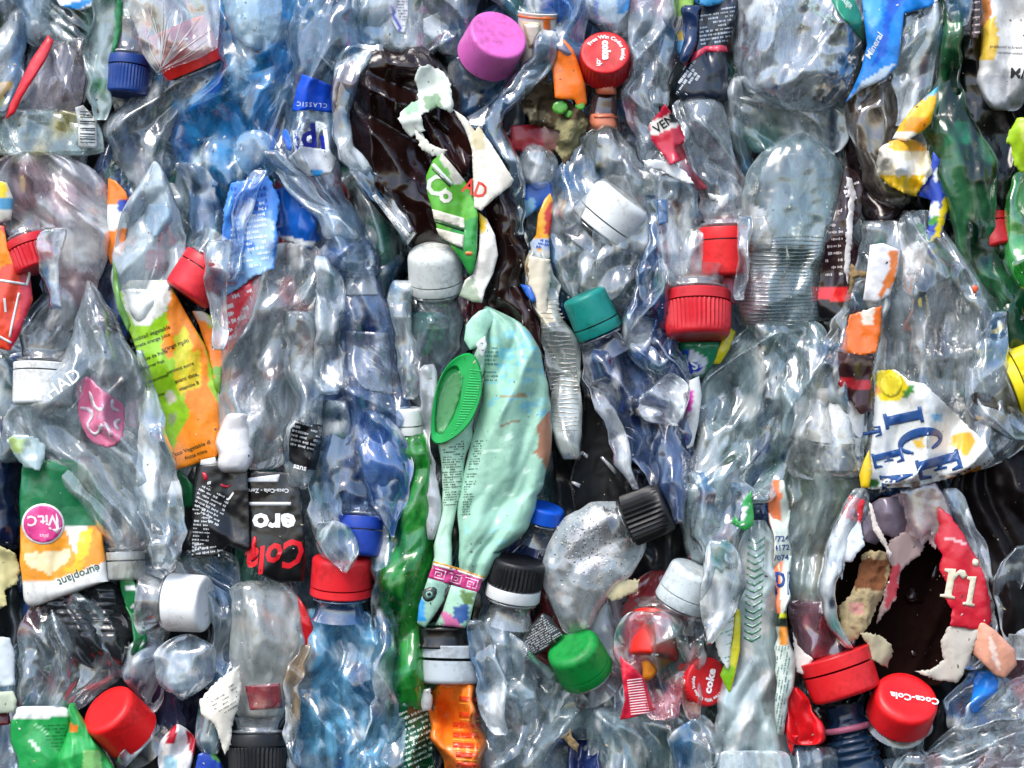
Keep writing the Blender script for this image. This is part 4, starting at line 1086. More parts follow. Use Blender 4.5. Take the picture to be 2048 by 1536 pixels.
# mid-top
L('small dark red label at the back, below the paper cup', [(1022, 252), (1090, 246), (1136, 256), (1130, 300), (1080, 306), (1020, 300)], 14, rgb=C('#a01f2b'), paint=[([(1080, 240), (1140, 250), (1136, 310), (1090, 310)], (*C('#8a5a52'), 1))])
dz = L('clump of dirt and dry grass below the paper cup', [(1050, 170), (1100, 165), (1130, 200), (1166, 220), (1180, 250), (1160, 290), (1130, 330), (1112, 300), (1120, 262), (1060, 250), (1042, 215)], 34, name='dirt_clump', cat='dirt', mat='dirt', rgb=C('#4f4433'), amp=1.6, big=18, small=12, la=26, lb=22, tear=7, bulge=14, width=20, paint=[([(1110, 240), (1180, 240), (1160, 300), (1110, 320)], (*C('#8a8460'), 1)), ([(1046, 215), (1100, 225), (1100, 245), (1050, 240)], (*C('#8a7f66'), 1))])
for k, (px, py, q) in enumerate([(1120, 215, 16), (1160, 212, 10), (1138, 228, 9)]):
    pts = [(px + q * math.cos(a) * 1.0, py + q * .85 * math.sin(a)) for a in np.linspace(0, 2 * math.pi, 10, endpoint=False)]
    L(['round green leaf growing beside the orange label', 'small green leaf under the orange label tip', 'tiny green leaf below the round leaf'][k], pts, 47 - k * 3, name='leaf', cat='leaf', mat='print', rgb=C('#4f9a33'), bulge=4, width=8, amp=.2, thick=.6)
r, b = B('small crinkled clear bottle bottom above a blue label, centre', [(285, 1052, 1098), (300, 1044, 1106), (330, 1040, 1110), (360, 1046, 1106), (382, 1056, 1096)], 38, 30, rgb=C('#a9b8ba'), op=.3, mat='crisp', e0=3, e1=3, big=18, la=34, lb=30)
L('blue and white label scrap under the small clear bottle bottom', [(1056, 366), (1104, 362), (1106, 390), (1086, 410), (1060, 430), (1046, 440), (1044, 400)], 34, rgb=C('#2a6bd0'), paint=[([(1040, 400), (1070, 396), (1066, 440), (1040, 446)], (*C('#8ec7e8'), 1))])
w = L('narrow label strip with orange, yellow, red and blue print, centre', [(1100, 386), (1106, 400), (1104, 440), (1098, 480), (1100, 516), (1084, 526), (1062, 500), (1060, 486), (1072, 470), (1076, 430), (1088, 400)], 52, rgb=C('#e8a528'), paint=[([(1088, 420), (1106, 400), (1102, 470), (1090, 470)], (*C('#c4342a'), 1)), ([(1056, 480), (1104, 478), (1104, 500), (1056, 500)], (*C('#b9cbe4'), 1)), ([(1056, 500), (1104, 500), (1100, 530), (1056, 530)], (*C('#dcd9d0'), 1))])
print_lines(w, [(1060, 480), (1100, 480), (1100, 498), (1060, 498)], -10, 7, 6, C('#3058b4'), seed=15, wl=(8, 12))
r = bottle('crushed_bottle', 'big hazy clear bottle over a wide white cap lying at a slant, right of centre', (1205, 420, 0))
cap(r, (1252, 392, 40), 66, 84, 52, 10, C('#dfe3e2'), ribs=0, seed=10, dome=16, blen=22, neck_len=40)
b = tube('body', [(246, 1180, 1236), (280, 1150, 1262), (320, 1130, 1282), (370, 1108, 1300), (430, 1102, 1312), (490, 1106, 1310), (540, 1112, 1290), (580, 1120, 1262), (610, 1140, 1240)], 74, 46, r, rgb=C('#b6b5b3'), op=.22, tint=(.95, .95, .95), mat='crisp', pleat=14, big=18, e0=4)
r, b = B('grey-brown clear bottle wall above the teal cap', [(470, 1115, 1290), (520, 1120, 1296), (570, 1140, 1300), (620, 1230, 1300), (680, 1250, 1300)], 20, 30, rgb=C('#8b918f'), op=.32, tint=(.85, .87, .86))
r, b = B('long speckled clear bottle strip right of the slanting white cap', [(300, 1296, 1372), (350, 1300, 1384), (410, 1306, 1396), (470, 1308, 1400), (530, 1318, 1392), (590, 1330, 1380), (620, 1340, 1370)], 54, 26, rgb=C('#a7abae'), op=.32, la=130, lb=24)
patch('label', b, [(1310, 400), (1334, 398), (1336, 444), (1318, 452)], C('#4f86c4'), mat='soft', op=.8)
L('torn white label shred lying across the speckled strip', [(1285, 322), (1310, 318), (1345, 326), (1372, 344), (1388, 368), (1370, 366), (1340, 350), (1316, 340), (1296, 334)], 82, mat='paper', rgb=WHITE, tear=3, bulge=6, width=10)
r, b = B('slim blue-grey folded bottle strip right of the white cap', [(390, 1290, 1316), (450, 1300, 1322), (520, 1285, 1325), (580, 1278, 1312), (640, 1270, 1330)], 70, 14, **GREYBLUE, mat='crisp')

# right of centre: the big rounded bottle
r = bottle('crushed_bottle', 'big rounded grey clear bottle with fine horizontal ribs, right of centre', (1585, 460, 0))
b = tube('body', [(264, 1560, 1640), (285, 1520, 1672), (320, 1500, 1690), (380, 1494, 1690), (440, 1490, 1680), (500, 1484, 1662), (560, 1480, 1650), (620, 1476, 1645), (668, 1482, 1650)], 82, 58, r, mat='soft', rgb=C('#80938f'), op=.5, tint=(.78, .86, .84), big=14, pleat=5, paint=[([(1488, 400), (1530, 420), (1560, 520), (1540, 560), (1484, 560)], (.72, .75, .75, .7)), ([(1478, 560), (1530, 540), (1540, 640), (1480, 660)], (*C('#c49aa2'), .6))], la=60, lb=60, e0=3.5, mottle=[(C('#cfd8d6'), .6, 28, .68), (C('#4f6662'), .5, 40, .64)])
patch('label', b, [(1492, 436), (1530, 430), (1546, 470), (1542, 500), (1492, 505)], C('#c3c8c6'), tear=3, mat='soft', op=.75)
gr = []
for i in range(24):
    y0 = 474 + i * 7.6
    x0, x1 = 1484 - (y0 - 474) * .03, 1655 - (y0 - 474) * .05
    if i == 0: rb = []
    d = drop_arr([b], np.linspace(x0, x1, 26), np.full(26, y0), 80)
    rb.append([(x, y0 + math.sin(x * .05 + i) * 1.2, q) for x, q in zip(np.linspace(x0, x1, 26), d)])
def rods(name, lines, w, parent, mat, rgb, op=1.0, up=1.4):
    """thin moulded ribs following given lines"""
    V, F = [], []
    for ln in lines:
        k = len(V)
        for (x, y, d) in ln:
            V += [P(x, y - w, d), P(x, y, d + up), P(x, y + w, d)]
        for j in range(len(ln) - 1):
            a = k + j * 3
            F += [[a, a + 3, a + 4, a + 1], [a + 1, a + 4, a + 5, a + 2]]
    V = np.array([tuple(v) for v in V]); c = np.empty((len(V), 4)); c[:, :3] = rgb; c[:, 3] = op
    t_ = np.full((len(V), 3), .95)
    return finish(name, V, F, mat, parent, c, t_)
rods('moulded_ribs', rb, 2.1, b, 'soft', C('#65736f'), .5)
r, b = B('cloudy brownish clear bottle wall between the huge round bottom and the rounded bottle', [(190, 1462, 1560), (215, 1470, 1672), (245, 1480, 1690), (275, 1490, 1690), (310, 1500, 1670)], 40, 34, rgb=C('#9c9f95'), op=.42, mat='soft', tint=(.86, .88, .84))
r, b = B('dark greenish clear bottle behind the bright clear bottle', [(150, 1450, 1500), (220, 1450, 1520), (300, 1465, 1510), (380, 1478, 1505), (430, 1480, 1500)], 10, 26, rgb=C('#6f7d76'), op=.25, tint=(.7, .78, .74))
w = L('dark brown label with white printing and a red band, right of the rounded bottle', [(1690, 330), (1716, 345), (1728, 380), (1722, 430), (1700, 470), (1700, 540), (1694, 600), (1690, 640), (1640, 640), (1632, 600), (1634, 570), (1644, 500), (1652, 440), (1672, 400)], 58, rgb=C('#2a1a1d'), mat='dark', amp=1.1, paint=[([(1628, 572), (1700, 574), (1698, 606), (1628, 598)], (*C('#d9262c'), 1)), ([(1628, 606), (1700, 608), (1700, 650), (1628, 650)], (*C('#15151a'), 1))])
patch('seam', w, [(1692, 352), (1704, 356), (1712, 390), (1706, 440), (1700, 540), (1696, 570), (1688, 540), (1694, 440), (1698, 400)], C('#c9c6c6'), tear=4)
print_lines(w, [(1662, 420), (1686, 414), (1684, 560), (1646, 560)], 4, 14, 6, C('#c4b9b9'), seed=16, fill=.5)
print_lines(w, [(1690, 360), (1720, 364), (1716, 400), (1688, 396)], 20, 9, 8, C('#dedada'), seed=17)
r, b = B('black plastic bottle shoulder below the red-banded label', [(620, 1640, 1692), (660, 1640, 1690), (700, 1628, 1680), (740, 1610, 1660)], 34, 26, mat='dark', rgb=C('#0e0f11'), op=1)
r, b = B('dark brown-black bottle fold below the round bottom, right', [(170, 1700, 1716), (240, 1690, 1720), (310, 1690, 1735), (370, 1705, 1765), (420, 1720, 1800), (450, 1730, 1790)], 18, 30, mat='dark', rgb=C('#1f1214'), op=1)

# ---------------------------------------------------------------- left, middle height
r = bottle('crushed_bottle', 'bottle with a wide white flat cap pointing down and a ribbed clear neck, left', (80, 740, 0))
cap(r, (84, 812, 34), 60, 84, 268, 6, C('#e6e9e8'), ribs=0, seed=11, dome=8, blen=14, neck_len=58, neck_rgb=C('#8b9090'), neck_op=.35)
tube('body', [(560, 100, 180), (600, 70, 180), (640, 44, 160), (680, 30, 142), (700, 34, 138)], 34, 38, r, rgb=C('#a7a3a2'), op=.28, mat='crisp', tint=(.86, .86, .86))
r = bottle('crushed_bottle', 'large clear funnel-shaped bottle with a pink fruit emblem and a translucent cap, left', (230, 880, 0))
cap(r, (252, 1160, 30), 40, 56, 272, 4, C('#d3d8d2'), ribs=0, seed=12, neck_len=40, mat='soft', op=.75, blen=16)
b = tube('body', [(560, 148, 196), (620, 148, 225), (690, 140, 264), (750, 96, 282), (800, 44, 294), (850, 20, 306), (900, 62, 322), (960, 112, 340), (1020, 178, 356), (1070, 204, 352), (1110, 212, 300)], 78, 40, r, mat='soft', rgb=C('#c5cbcb'), op=.38, tint=(.94, .95, .95), la=120, lb=34, mottle=[(C('#e3e6e6'), .6, 42, .66), (C('#8e8a92'), .3, 34, .7)], e0=4)
em = patch('emblem', b, smooth_poly([(170, 752), (180, 756), (200, 778), (236, 800), (250, 812), (248, 870), (238, 886), (220, 896), (190, 890), (170, 868), (156, 830), (156, 800), (168, 776)], 1), C('#dc7a9c'), tear=0)
for pl in ([(176, 778), (186, 790), (188, 806), (198, 818), (206, 806), (210, 818), (200, 826), (186, 816), (180, 804)], [(160, 812), (186, 816), (188, 834), (176, 850), (186, 866), (196, 862), (198, 848), (212, 842), (222, 858), (226, 872), (219, 874), (214, 856), (206, 852), (202, 866), (188, 874), (170, 852), (180, 834), (178, 822), (160, 820)], [(222, 796), (230, 802), (226, 814), (240, 820), (238, 826), (220, 818)], [(228, 840), (240, 836), (242, 842), (232, 848), (240, 858), (236, 862), (226, 850)]):
    patch('motif', em, smooth_poly(pl, 1), C('#d9cfd6'), off=.9, bvh=False)
lettering('HAD', b, (126, 768), 26, 35, C('#e4e8e8'), bold=.5, parent=b)
print_lines(b, [(196, 620), (250, 640), (262, 700), (216, 680)], -32, 9, 3, C('#8b9599'), seed=20)
r, b = B('flat clear folded skirt of film beside the funnel-shaped bottle, left', [(700, 272, 292), (780, 290, 308), (860, 284, 330), (940, 276, 344), (1020, 276, 358), (1100, 300, 362), (1140, 300, 350)], 88, 8, mat='crisp', rgb=C('#b7c0c2'), op=.28, la=160, lb=20, pleat=14)
r, b = B('cloudy grey-green bottle at the left edge below the wide white cap', [(700, -40, 26), (760, -40, 40), (820, -40, 56), (880, -40, 70), (930, -40, 50)], 20, 34, rgb=C('#8f9c9a'), op=.34, tint=(.8, .86, .84))
L('pale blue-green crushed label scrap above the green carton', [(14, 880), (30, 868), (66, 872), (92, 890), (88, 920), (80, 942), (48, 934), (28, 912)], 84, rgb=C('#bcd6d6'), mat='soft', op=.9, tear=3, amp=1.3, paint=[([(12, 876), (50, 876), (44, 902), (20, 904)], (*C('#bcd88a'), 1))])
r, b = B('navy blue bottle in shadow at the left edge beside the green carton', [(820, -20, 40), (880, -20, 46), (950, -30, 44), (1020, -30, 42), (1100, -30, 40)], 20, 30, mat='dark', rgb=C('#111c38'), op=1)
r = thing('juice_carton', 'green and orange juice carton with a round pink Vit.C badge, upside down, lower left', 'carton', (130, 1080, 40))
b = tube('panel', [(918, 44, 150), (950, 42, 190), (1000, 40, 206), (1060, 42, 206), (1120, 42, 212), (1160, 44, 216), (46, 1222, 222, 1160)], 70, 26, r, mat='print', rgb=C('#0f7244'), op=1, big=6, small=2, pleat=5, end=30, wob=1.5, rim=.35,
         paint=[([(30, 1052), (240, 1052), (240, 1300), (30, 1300)], (*C('#ef9a2a'), 1)), ([(30, 1164), (120, 1158), (240, 1112), (240, 1300), (30, 1300)], (*C('#e3e4e0'), 1)), ([(128, 1052), (176, 1052), (150, 1110)], (*C('#e8e6e0'), 1)), ([(160, 1060), (186, 1056), (176, 1110), (150, 1130)], (*C('#ecc51d'), 1)), ([(46, 1110), (140, 1096), (136, 1124), (96, 1148), (56, 1132)], (*C('#eedcae'), 1)), ([(88, 1130), (106, 1128), (98, 1158)], (*C('#ecdca8'), 1)), ([(120, 1140), (170, 1118), (160, 1146)], (*C('#e8b21a'), 1))])
th = np.linspace(0, 2 * math.pi, 30, endpoint=False)
bd = patch('badge_rim', b, [(86 + 43 * math.cos(a), 1048 + 41 * math.sin(a)) for a in th], C('#ece8e6'), off=1.2)
bd = patch('badge', b, [(86 + 39 * math.cos(a), 1048 + 37 * math.sin(a)) for a in th], C('#d8458c'), off=2.2)
lettering('Vit.C', bd, (84, 1040), 20, 182, C('#f0dce6'), bold=.8, parent=b, off=.8)
lettering('plus', bd, (88, 1072), 8, 176, C('#f0dce6'), parent=b, off=.8)
patch('arrow', bd, [(112, 1026), (118, 1040), (118, 1056), (124, 1054), (114, 1068), (104, 1058), (112, 1058), (112, 1042)], C('#f0dce6'), parent=b, off=.8, bvh=False)
lettering('europlant', b, (158, 1150), 16, 201, C('#3f5a50'), bold=.3)
L('yellowish dried leaf scraps at the left edge, lower half', [(-20, 1080), (30, 1106), (40, 1140), (34, 1168), (10, 1180), (14, 1210), (-20, 1230)], 40, name='dried_leaf', cat='leaf', mat='paper', rgb=C('#b5ae7c'), amp=1.6, tear=4, big=16, la=34, lb=26)
L('white label with blue print at the left edge, lower down', [(-30, 1270), (20, 1276), (30, 1310), (30, 1370), (-30, 1380)], 38, mat='paper', rgb=C('#c9d3d8'), tear=2)
L('pale green foam block at the left edge near the bottom', [(-30, 1385), (26, 1382), (34, 1400), (30, 1424), (-30, 1430)], 44, name='foam_piece', cat='foam', mat='paper', rgb=C('#bcc5ae'), bulge=12, width=14)
L('dark red carton edge at the left border near the bottom', [(-30, 1424), (18, 1424), (22, 1448), (-30, 1456)], 36, rgb=C('#5b1218'))

oj = L('bright green and orange printed juice label with slanting dark text, left of centre', [(236, 575), (262, 560), (335, 560), (352, 590), (380, 640), (410, 690), (426, 740), (440, 800), (440, 900), (430, 920), (400, 926), (352, 940), (340, 912), (318, 850), (296, 780), (280, 720), (262, 670), (240, 625)], 50, name='juice_label', cat='label', rgb=C('#8fc31f'), bulge=16, width=30, amp=.8, la=110, lb=40, pleat=9,
       paint=[([(335, 575), (356, 592), (386, 645), (412, 700), (420, 780), (442, 820), (442, 900), (420, 925), (350, 942), (346, 890), (360, 860), (380, 830), (370, 800), (372, 770), (400, 720), (384, 700), (352, 700), (338, 720), (320, 690), (334, 640)], (*C('#f08a1c'), 1)),
              ([(350, 720), (400, 700), (402, 770), (362, 790), (350, 760)], (*C('#e7cc2c'), 1)), ([(240, 560), (262, 556), (345, 560), (336, 620), (300, 650), (270, 650), (250, 620)], (*C('#dfe2da'), 1)), ([(350, 680), (372, 650), (384, 690), (370, 760), (350, 740)], (*C('#d3cf30'), 1)), ([(330, 788), (348, 780), (352, 800), (338, 810)], (*C('#c9c4ae'), 1)), ([(336, 830), (356, 826), (350, 850), (340, 852)], (*C('#90a070'), 1))])
for (x0, y0, tx, sz) in ((300, 668, 'Cocktail vegetable', 8), (302, 682, 'tomate orange juice', 7), (350, 690, 'orange multi', 8), (306, 712, 'a base de fruits', 7), (360, 736, 'contient sucre', 7), (304, 730, 'conserver frais', 6), (372, 756, 'avant date', 8), (312, 758, 'a consommer', 7), (378, 772, 'vitamine B', 7), (318, 790, 'ananas', 6), (380, 898, 'Succo Vegetable di', 8), (392, 909, 'frutta mista', 7)):
    lettering(tx, oj, (x0, y0), sz, 20, C('#22300f'), bold=.15, off=.8)
L('smaller orange and green label fold right of the juice label', [(384, 622), (404, 622), (438, 640), (446, 690), (444, 730), (440, 790), (428, 770), (424, 736), (414, 700), (398, 650)], 44, rgb=C('#ee7d1e'), paint=[([(400, 618), (440, 620), (442, 660), (420, 660)], (*C('#a6b81e'), 1)), ([(425, 738), (450, 728), (446, 800), (426, 780)], (*C('#6d9c34'), 1)), ([(384, 618), (408, 618), (424, 650), (400, 640)], (*C('#c4bcae'), 1))])
L('thin green label edge along the left side of the juice label', [(226, 520), (234, 540), (240, 590), (262, 650), (256, 664), (236, 620), (226, 575)], 70, rgb=C('#5c8f3e'), bulge=5, width=6)

r = bottle('crushed_bottle', 'tall hazy clear bottle with pinkish streaks, white base resting on black label, left of centre', (540, 700, 0))
b = tube('body', [(485, 540, 626), (520, 510, 640), (560, 492, 648), (610, 470, 648), (660, 452, 640), (720, 444, 612), (780, 442, 600), (840, 438, 596), (890, 436, 590), (940, 440, 560)], 62, 36, r, mat='soft', rgb=C('#ccd0d0'), op=.36, tint=(.93, .93, .93), la=130, lb=32, mottle=[(C('#d99a98'), .42, 36, .68), (C('#39504e'), .55, 46, .72), (C('#eef0f0'), .6, 30, .7)])
r, b = B('opaque white bottle base standing on the black cola label', [(826, 450, 506), (870, 438, 502), (910, 436, 500), (946, 444, 494)], 84, 22, mat='print', rgb=C('#dcdcde'), op=1, big=8, pleat=5, small=2, e0=30, e1=7, paint=[([(430, 830), (510, 830), (510, 856), (430, 862)], (*C('#c4c3c4'), 1))])
r, b = B('narrow clear strip with a black printed label, left of the blue-grey bottle', [(620, 560, 620), (680, 566, 630), (740, 578, 636), (800, 590, 644), (860, 580, 644), (920, 575, 640), (980, 578, 620)], 72, 18, rgb=C('#b5b8b4'), op=.34, pleat=14)
lb = patch('label', b, [(584, 832), (606, 846), (646, 850), (642, 900), (632, 940), (600, 940), (578, 920), (578, 880)], C('#15161a'), tear=2)
print_lines(lb, [(584, 840), (644, 852), (634, 905), (580, 895)], -14, 9, 5, C('#c7cbcd'), seed=21, wl=(8, 20))
lettering('sans', lb, (600, 934), 11, -14, C('#dcdee0'), bold=.4)
r = thing('cola_label', 'black cola label with white and red lettering printed upside down, left of centre', 'label', (520, 1030, 60))
b = sheet('film', [(496, 936), (500, 940), (582, 946), (600, 975), (608, 1040), (612, 1120), (606, 1164), (560, 1166), (520, 1150), (492, 1120), (486, 1060), (490, 980)], 66, r, rgb=C('#0e0f12'), bulge=14, width=26, amp=.5, mat='print')
patch('stripe', b, [(496, 956), (560, 948), (556, 964), (496, 964)], C('#d0d3d6'), bvh=False)
patch('stripe', b, [(498, 1004), (582, 1004), (582, 1011), (498, 1011)], C('#d0d3d6'), bvh=False)
lettering('Coca-Cola - Zero', b, (536, 981), 8, 180, C('#d3d6d8'), bold=.25, space=1.0)
lettering('ero', b, (548, 1045), 38, 180, C('#eceef0'), bold=2.0, wide=1.12)
lettering('Cola', b, (556, 1110), 52, 192, C('#d61526'), bold=2.0, shear=.35, wide=.86)
patch('flourish', b, smooth_poly([(506, 1072), (514, 1074), (510, 1100), (514, 1118), (506, 1122), (502, 1098)], 1), C('#d61526'), bvh=False)
lb = L('crumpled black label with slanting rows of white small print, lower left of centre', [(398, 932), (440, 926), (494, 938), (497, 1000), (500, 1100), (488, 1104), (455, 1090), (440, 1112), (384, 1116), (384, 1060), (386, 1000), (390, 960)], 70, rgb=C('#121317'), bulge=10, width=24, amp=.9)
print_lines(lb, [(400, 968), (460, 995), (434, 1060), (388, 1010)], -26, 8, 4.5, C('#c4c8ca'), seed=22, wl=(6, 16))
print_lines(lb, [(386, 1000), (420, 1030), (418, 1080), (384, 1110)], -4, 7.5, 4, C('#c4c8ca'), seed=23, wl=(6, 16))
print_lines(lb, [(386, 1086), (450, 1086), (440, 1112), (388, 1114)], 8, 9, 5, C('#c4c8ca'), seed=24, wl=(8, 14))
lettering('g', lb, (418, 966), 13, 10, C('#d0d3d6'), bold=.6); lettering('J', lb, (462, 992), 14, -35, C('#e5e7e8'), bold=1)
patch('swirl', lb, [(404, 944), (412, 946), (416, 958), (408, 962)], C('#c1203a'), bvh=False)
patch('tick', lb, smooth_poly([(440, 966), (452, 972), (464, 968), (454, 977), (444, 974)], 1), C('#c1203a'), bvh=False)
L('dark green folded film left of the small print label', [(344, 944), (360, 940), (386, 970), (388, 1012), (372, 1018), (352, 996), (346, 968)], 40, rgb=C('#0f6034'), mat='dark', amp=1.4, pleat=14)
L('white paper edge beneath the juice label', [(402, 920), (430, 914), (436, 930), (420, 934), (400, 930)], 60, mat='paper', rgb=WHITE)

# blue-grey column
r = bottle('crushed_bottle', 'tall blue-grey clear bottle with a royal blue cap pointing down, left of the mint carton', (720, 850, 0))
cap(r, (716, 1112, 46), 46, 78, 266, 6, C('#123a9c'), ribs=0, seed=13, neck_len=40, neck_tint=(.6, .7, .85), dome=8, blen=24)
b = tube('body', [(478, 652, 742), (540, 644, 752), (600, 640, 768), (660, 638, 778), (720, 634, 786), (780, 634, 800), (840, 640, 812), (900, 636, 812), (960, 634, 806), (1010, 640, 792), (1050, 660, 770)], 74, 44, r, mat='film', rgb=C('#7e94bd'), op=.34, tint=(.72, .81, .93), la=120, lb=34, big=20, pleat=15, mottle=[(C('#dfe4ea'), .6, 34, .62), (C('#2f4f8e'), .4, 46, .64)])
patch('label', b, [(690, 500), (745, 505), (752, 560), (756, 590), (692, 592)], C('#b4bfc8'), mat='soft', op=.55)
print_lines(b, [(694, 505), (746, 505), (752, 560), (694, 560)], -2, 8, 3, C('#3e4650'), seed=25, wl=(18, 34))
patch('label', b, [(692, 662), (778, 666), (784, 740), (786, 790), (730, 780), (696, 740)], C('#aab8ce'), mat='soft', op=.5)
print_lines(b, [(716, 690), (776, 690), (770, 750), (740, 740)], -35, 8, 2.2, C('#dde3ea'), seed=26, wl=(10, 24))
r, b = B('pale frosted film blade on the left of the blue-grey bottle', [(510, 640, 660), (580, 634, 690), (650, 632, 684), (720, 636, 680), (790, 640, 678)], 84, 8, mat='soft', rgb=C('#c3ccd2'), op=.5, la=150, lb=18)
r, b = B('folded clear lobe with sharp blue creases low on the blue-grey bottle', [(820, 716, 770), (870, 706, 800), (930, 712, 814), (990, 740, 806), (1040, 760, 792), (1074, 774, 784)], 86, 12, mat='crisp', rgb=C('#6f8cc4'), op=.34, tint=(.64, .77, .96), pleat=22, la=170, lb=20, e0=20, e1=6)
r, b = B('grey clear twisted strip running down to the red and blue caps', [(800, 640, 700), (860, 636, 690), (920, 634, 680), (980, 628, 672), (1040, 620, 690), (1090, 630, 690), (1120, 650, 690)], 86, 14, mat='crisp', rgb=C('#c6cacb'), op=.4, pleat=16)
r = bottle('crushed_bottle', 'bottle with a bright red cap above a pale blue crumpled body, lower left of centre', (680, 1300, 0))
cap(r, (684, 1112, 40), 61, 78, 88, 8, C('#d8202a'), ribs=0, seed=14, dome=10, neck_len=44, neck_rgb=C('#4c78ad'), neck_op=.5, neck_tint=(.45, .62, .85), blen=16)
b = tube('body', [(1214, 606, 742), (1250, 610, 752), (1300, 606, 772), (1360, 598, 786), (1430, 592, 796), (1500, 588, 800), (1580, 580, 810)], 46, 42, r, rgb=C('#9fd0ee'), op=.46, tint=(.76, .91, .99), pleat=18, big=22, la=110, lb=36, mottle=[(C('#2c78c0'), .45, 40, .68), (C('#dceef6'), .65, 34, .58)], e0=20)
r, b = B('long straight clear blue strip left of the vivid green bottle', [(990, 748, 790), (1080, 742, 782), (1170, 742, 778), (1260, 746, 786), (1350, 744, 800), (1440, 740, 812), (1560, 740, 820)], 64, 18, mat='crisp', rgb=C('#7fa0b0'), op=.34, tint=(.7, .83, .9), la=200, lb=24)
L('red label strip between the brown clear bottle and the blue bottle', [(594, 1190), (612, 1216), (640, 1290), (632, 1328), (614, 1300), (600, 1250)], 34, rgb=C('#c8141f'))

r, b = B('small grey clear pieces between the domed white cap and the green bottle', [(560, 790, 830), (620, 785, 825), (680, 786, 830), (740, 790, 838), (800, 800, 838)], 62, 16, rgb=C('#a7aba5'), op=.32, mat='crisp', pleat=14)
r = bottle('crushed_bottle', 'vivid green translucent bottle with a small white cap, beside the mint carton', (815, 1120, 0))
cap(r, (818, 816, 46), 27, 52, 92, 8, C('#dde1e0'), ribs=0, seed=15, dome=4, neck_len=20, neck_rgb=C('#2a8a52'), neck_op=.6, blen=16)
b = tube('body', [(862, 804, 852), (920, 802, 856), (980, 794, 856), (1030, 784, 858), (1080, 772, 856), (1130, 760, 856), (1190, 756, 850), (1250, 760, 842), (1310, 772, 848), (1370, 780, 852), (1420, 792, 856)], 68, 36, r, mat='deep', rgb=C('#12a544'), op=.6, tint=C('#35d068'), pleat=14, la=120, lb=30, mottle=[(C('#0a5c2c'), .7, 36, .56), (C('#5fe08a'), .5, 24, .74)])
r, b = B('dark green bottle end with white slanting print at the bottom edge', [(1400, 776, 862), (1440, 780, 868), (1490, 790, 872), (1560, 800, 880)], 50, 32, mat='dark', rgb=C('#0f4a2c'), op=1, amp=1.3)
print_lines(b, [(780, 1420), (858, 1410), (868, 1536), (800, 1536)], 25, 11, 6, C('#cfe0d2'), seed=27, wl=(8, 22))
L('small pale crumpled film ball right of the green bottle bottom', [(848, 1378), (860, 1376), (866, 1400), (862, 1420), (846, 1424), (840, 1400)], 60, mat='soft', rgb=WHITE, op=.9, tear=3)

# ---------------------------------------------------------------- centre: the mint carton
def streaks(box, n, rgb, sd):
    rs = random.Random(sd); out = []
    for _ in range(n):
        x = rs.uniform(box[0], box[2]); y = rs.uniform(box[1], box[3]); w = rs.uniform(8, 34); h = rs.uniform(2.5, 9)
        out.append(([(x, y), (x + w * .3, y - h), (x + w * .7, y - h * .6), (x + w, y - h * .2 + 2), (x + w * .6, y + h * .5), (x + w * .2, y + h)], (*rgb, 1)))
    return out
r = thing('mint_carton', 'crushed mint green carton tube with a deep middle fold and a pink meander band, centre', 'carton', (980, 900, 40))
mint = C('#98c6b0')
b = tube('right_panel', [(612, 950, 1000), (650, 955, 1060), (700, 962, 1082), (760, 966, 1092), (820, 958, 1100), (880, 944, 1102), (940, 930, 1096), (1000, 918, 1078), (1060, 914, 1050), (1110, 914, 1000), (1150, 916, 974), (1180, 904, 954)], 102, 34, r, mat='print', rgb=mint, op=1, big=10, small=1.5, pleat=15, la=130, lb=70, rim=.95, amp=1.0, wob=2.5, e0=5, e1=30,
         paint=streaks((970, 660, 1090, 830), 46, C('#7dbfca'), 3) + streaks((925, 1050, 1030, 1095), 7, C('#97cfc8'), 5) + streaks((970, 655, 1090, 840), 26, C('#93cdc6'), 13) + streaks((960, 850, 1090, 1050), 9, C('#c3e6d2'), 8) + [([(1072, 850), (1102, 820), (1104, 900), (1094, 946), (1084, 920), (1066, 906), (1078, 890)], (*C('#a07258'), 1)), ([(1076, 990), (1082, 984), (1084, 992), (1078, 996)], (*C('#2c3a34'), 1)), ([(1000, 792), (1050, 788), (1060, 792), (1004, 797)], (*C('#9c8f6c'), 1)), ([(990, 848), (1040, 842), (1042, 846), (992, 852)], (*C('#8c7a60'), 1)), ([(986, 1104), (1010, 1096), (1030, 1100), (1000, 1108)], (*C('#2f5260'), 1))])
b2 = tube('left_panel', [(690, 958, 985), (850, 874, 945), (880, 872, 946), (920, 878, 930), (970, 880, 924), (1020, 882, 916), (1070, 872, 906), (1110, 866, 904), (1150, 858, 906)], 88, 24, r, mat='print', rgb=C('#b2d9c0'), op=1, big=6, small=2, pleat=5, rim=.5, wob=2, e1=30)
print_lines(b2, [(884, 900), (930, 880), (920, 1010), (886, 1010)], 3, 5, 3, C('#46604e'), seed=28)
print_lines(b, [(950, 880), (966, 880), (940, 1030), (922, 1040), (930, 960)], 3, 5, 3, C('#46604e'), seed=29)
print_lines(b, [(964, 700), (998, 692), (994, 762), (968, 766)], 0, 8, 4, C('#4c7a80'), seed=30)
b3 = sheet('flap', [(958, 622), (976, 616), (990, 640), (976, 660), (968, 690), (940, 700), (928, 680), (932, 650), (944, 634)], 112, r, rgb=C('#a2d6bc'), bulge=16, width=20, amp=.5)
patch('panel_text', b3, [(952, 688), (970, 672), (974, 690), (966, 716), (958, 706)], C('#d9e2dc'))
lettering('0.5', b3, (964, 694), 10, -60, INK)
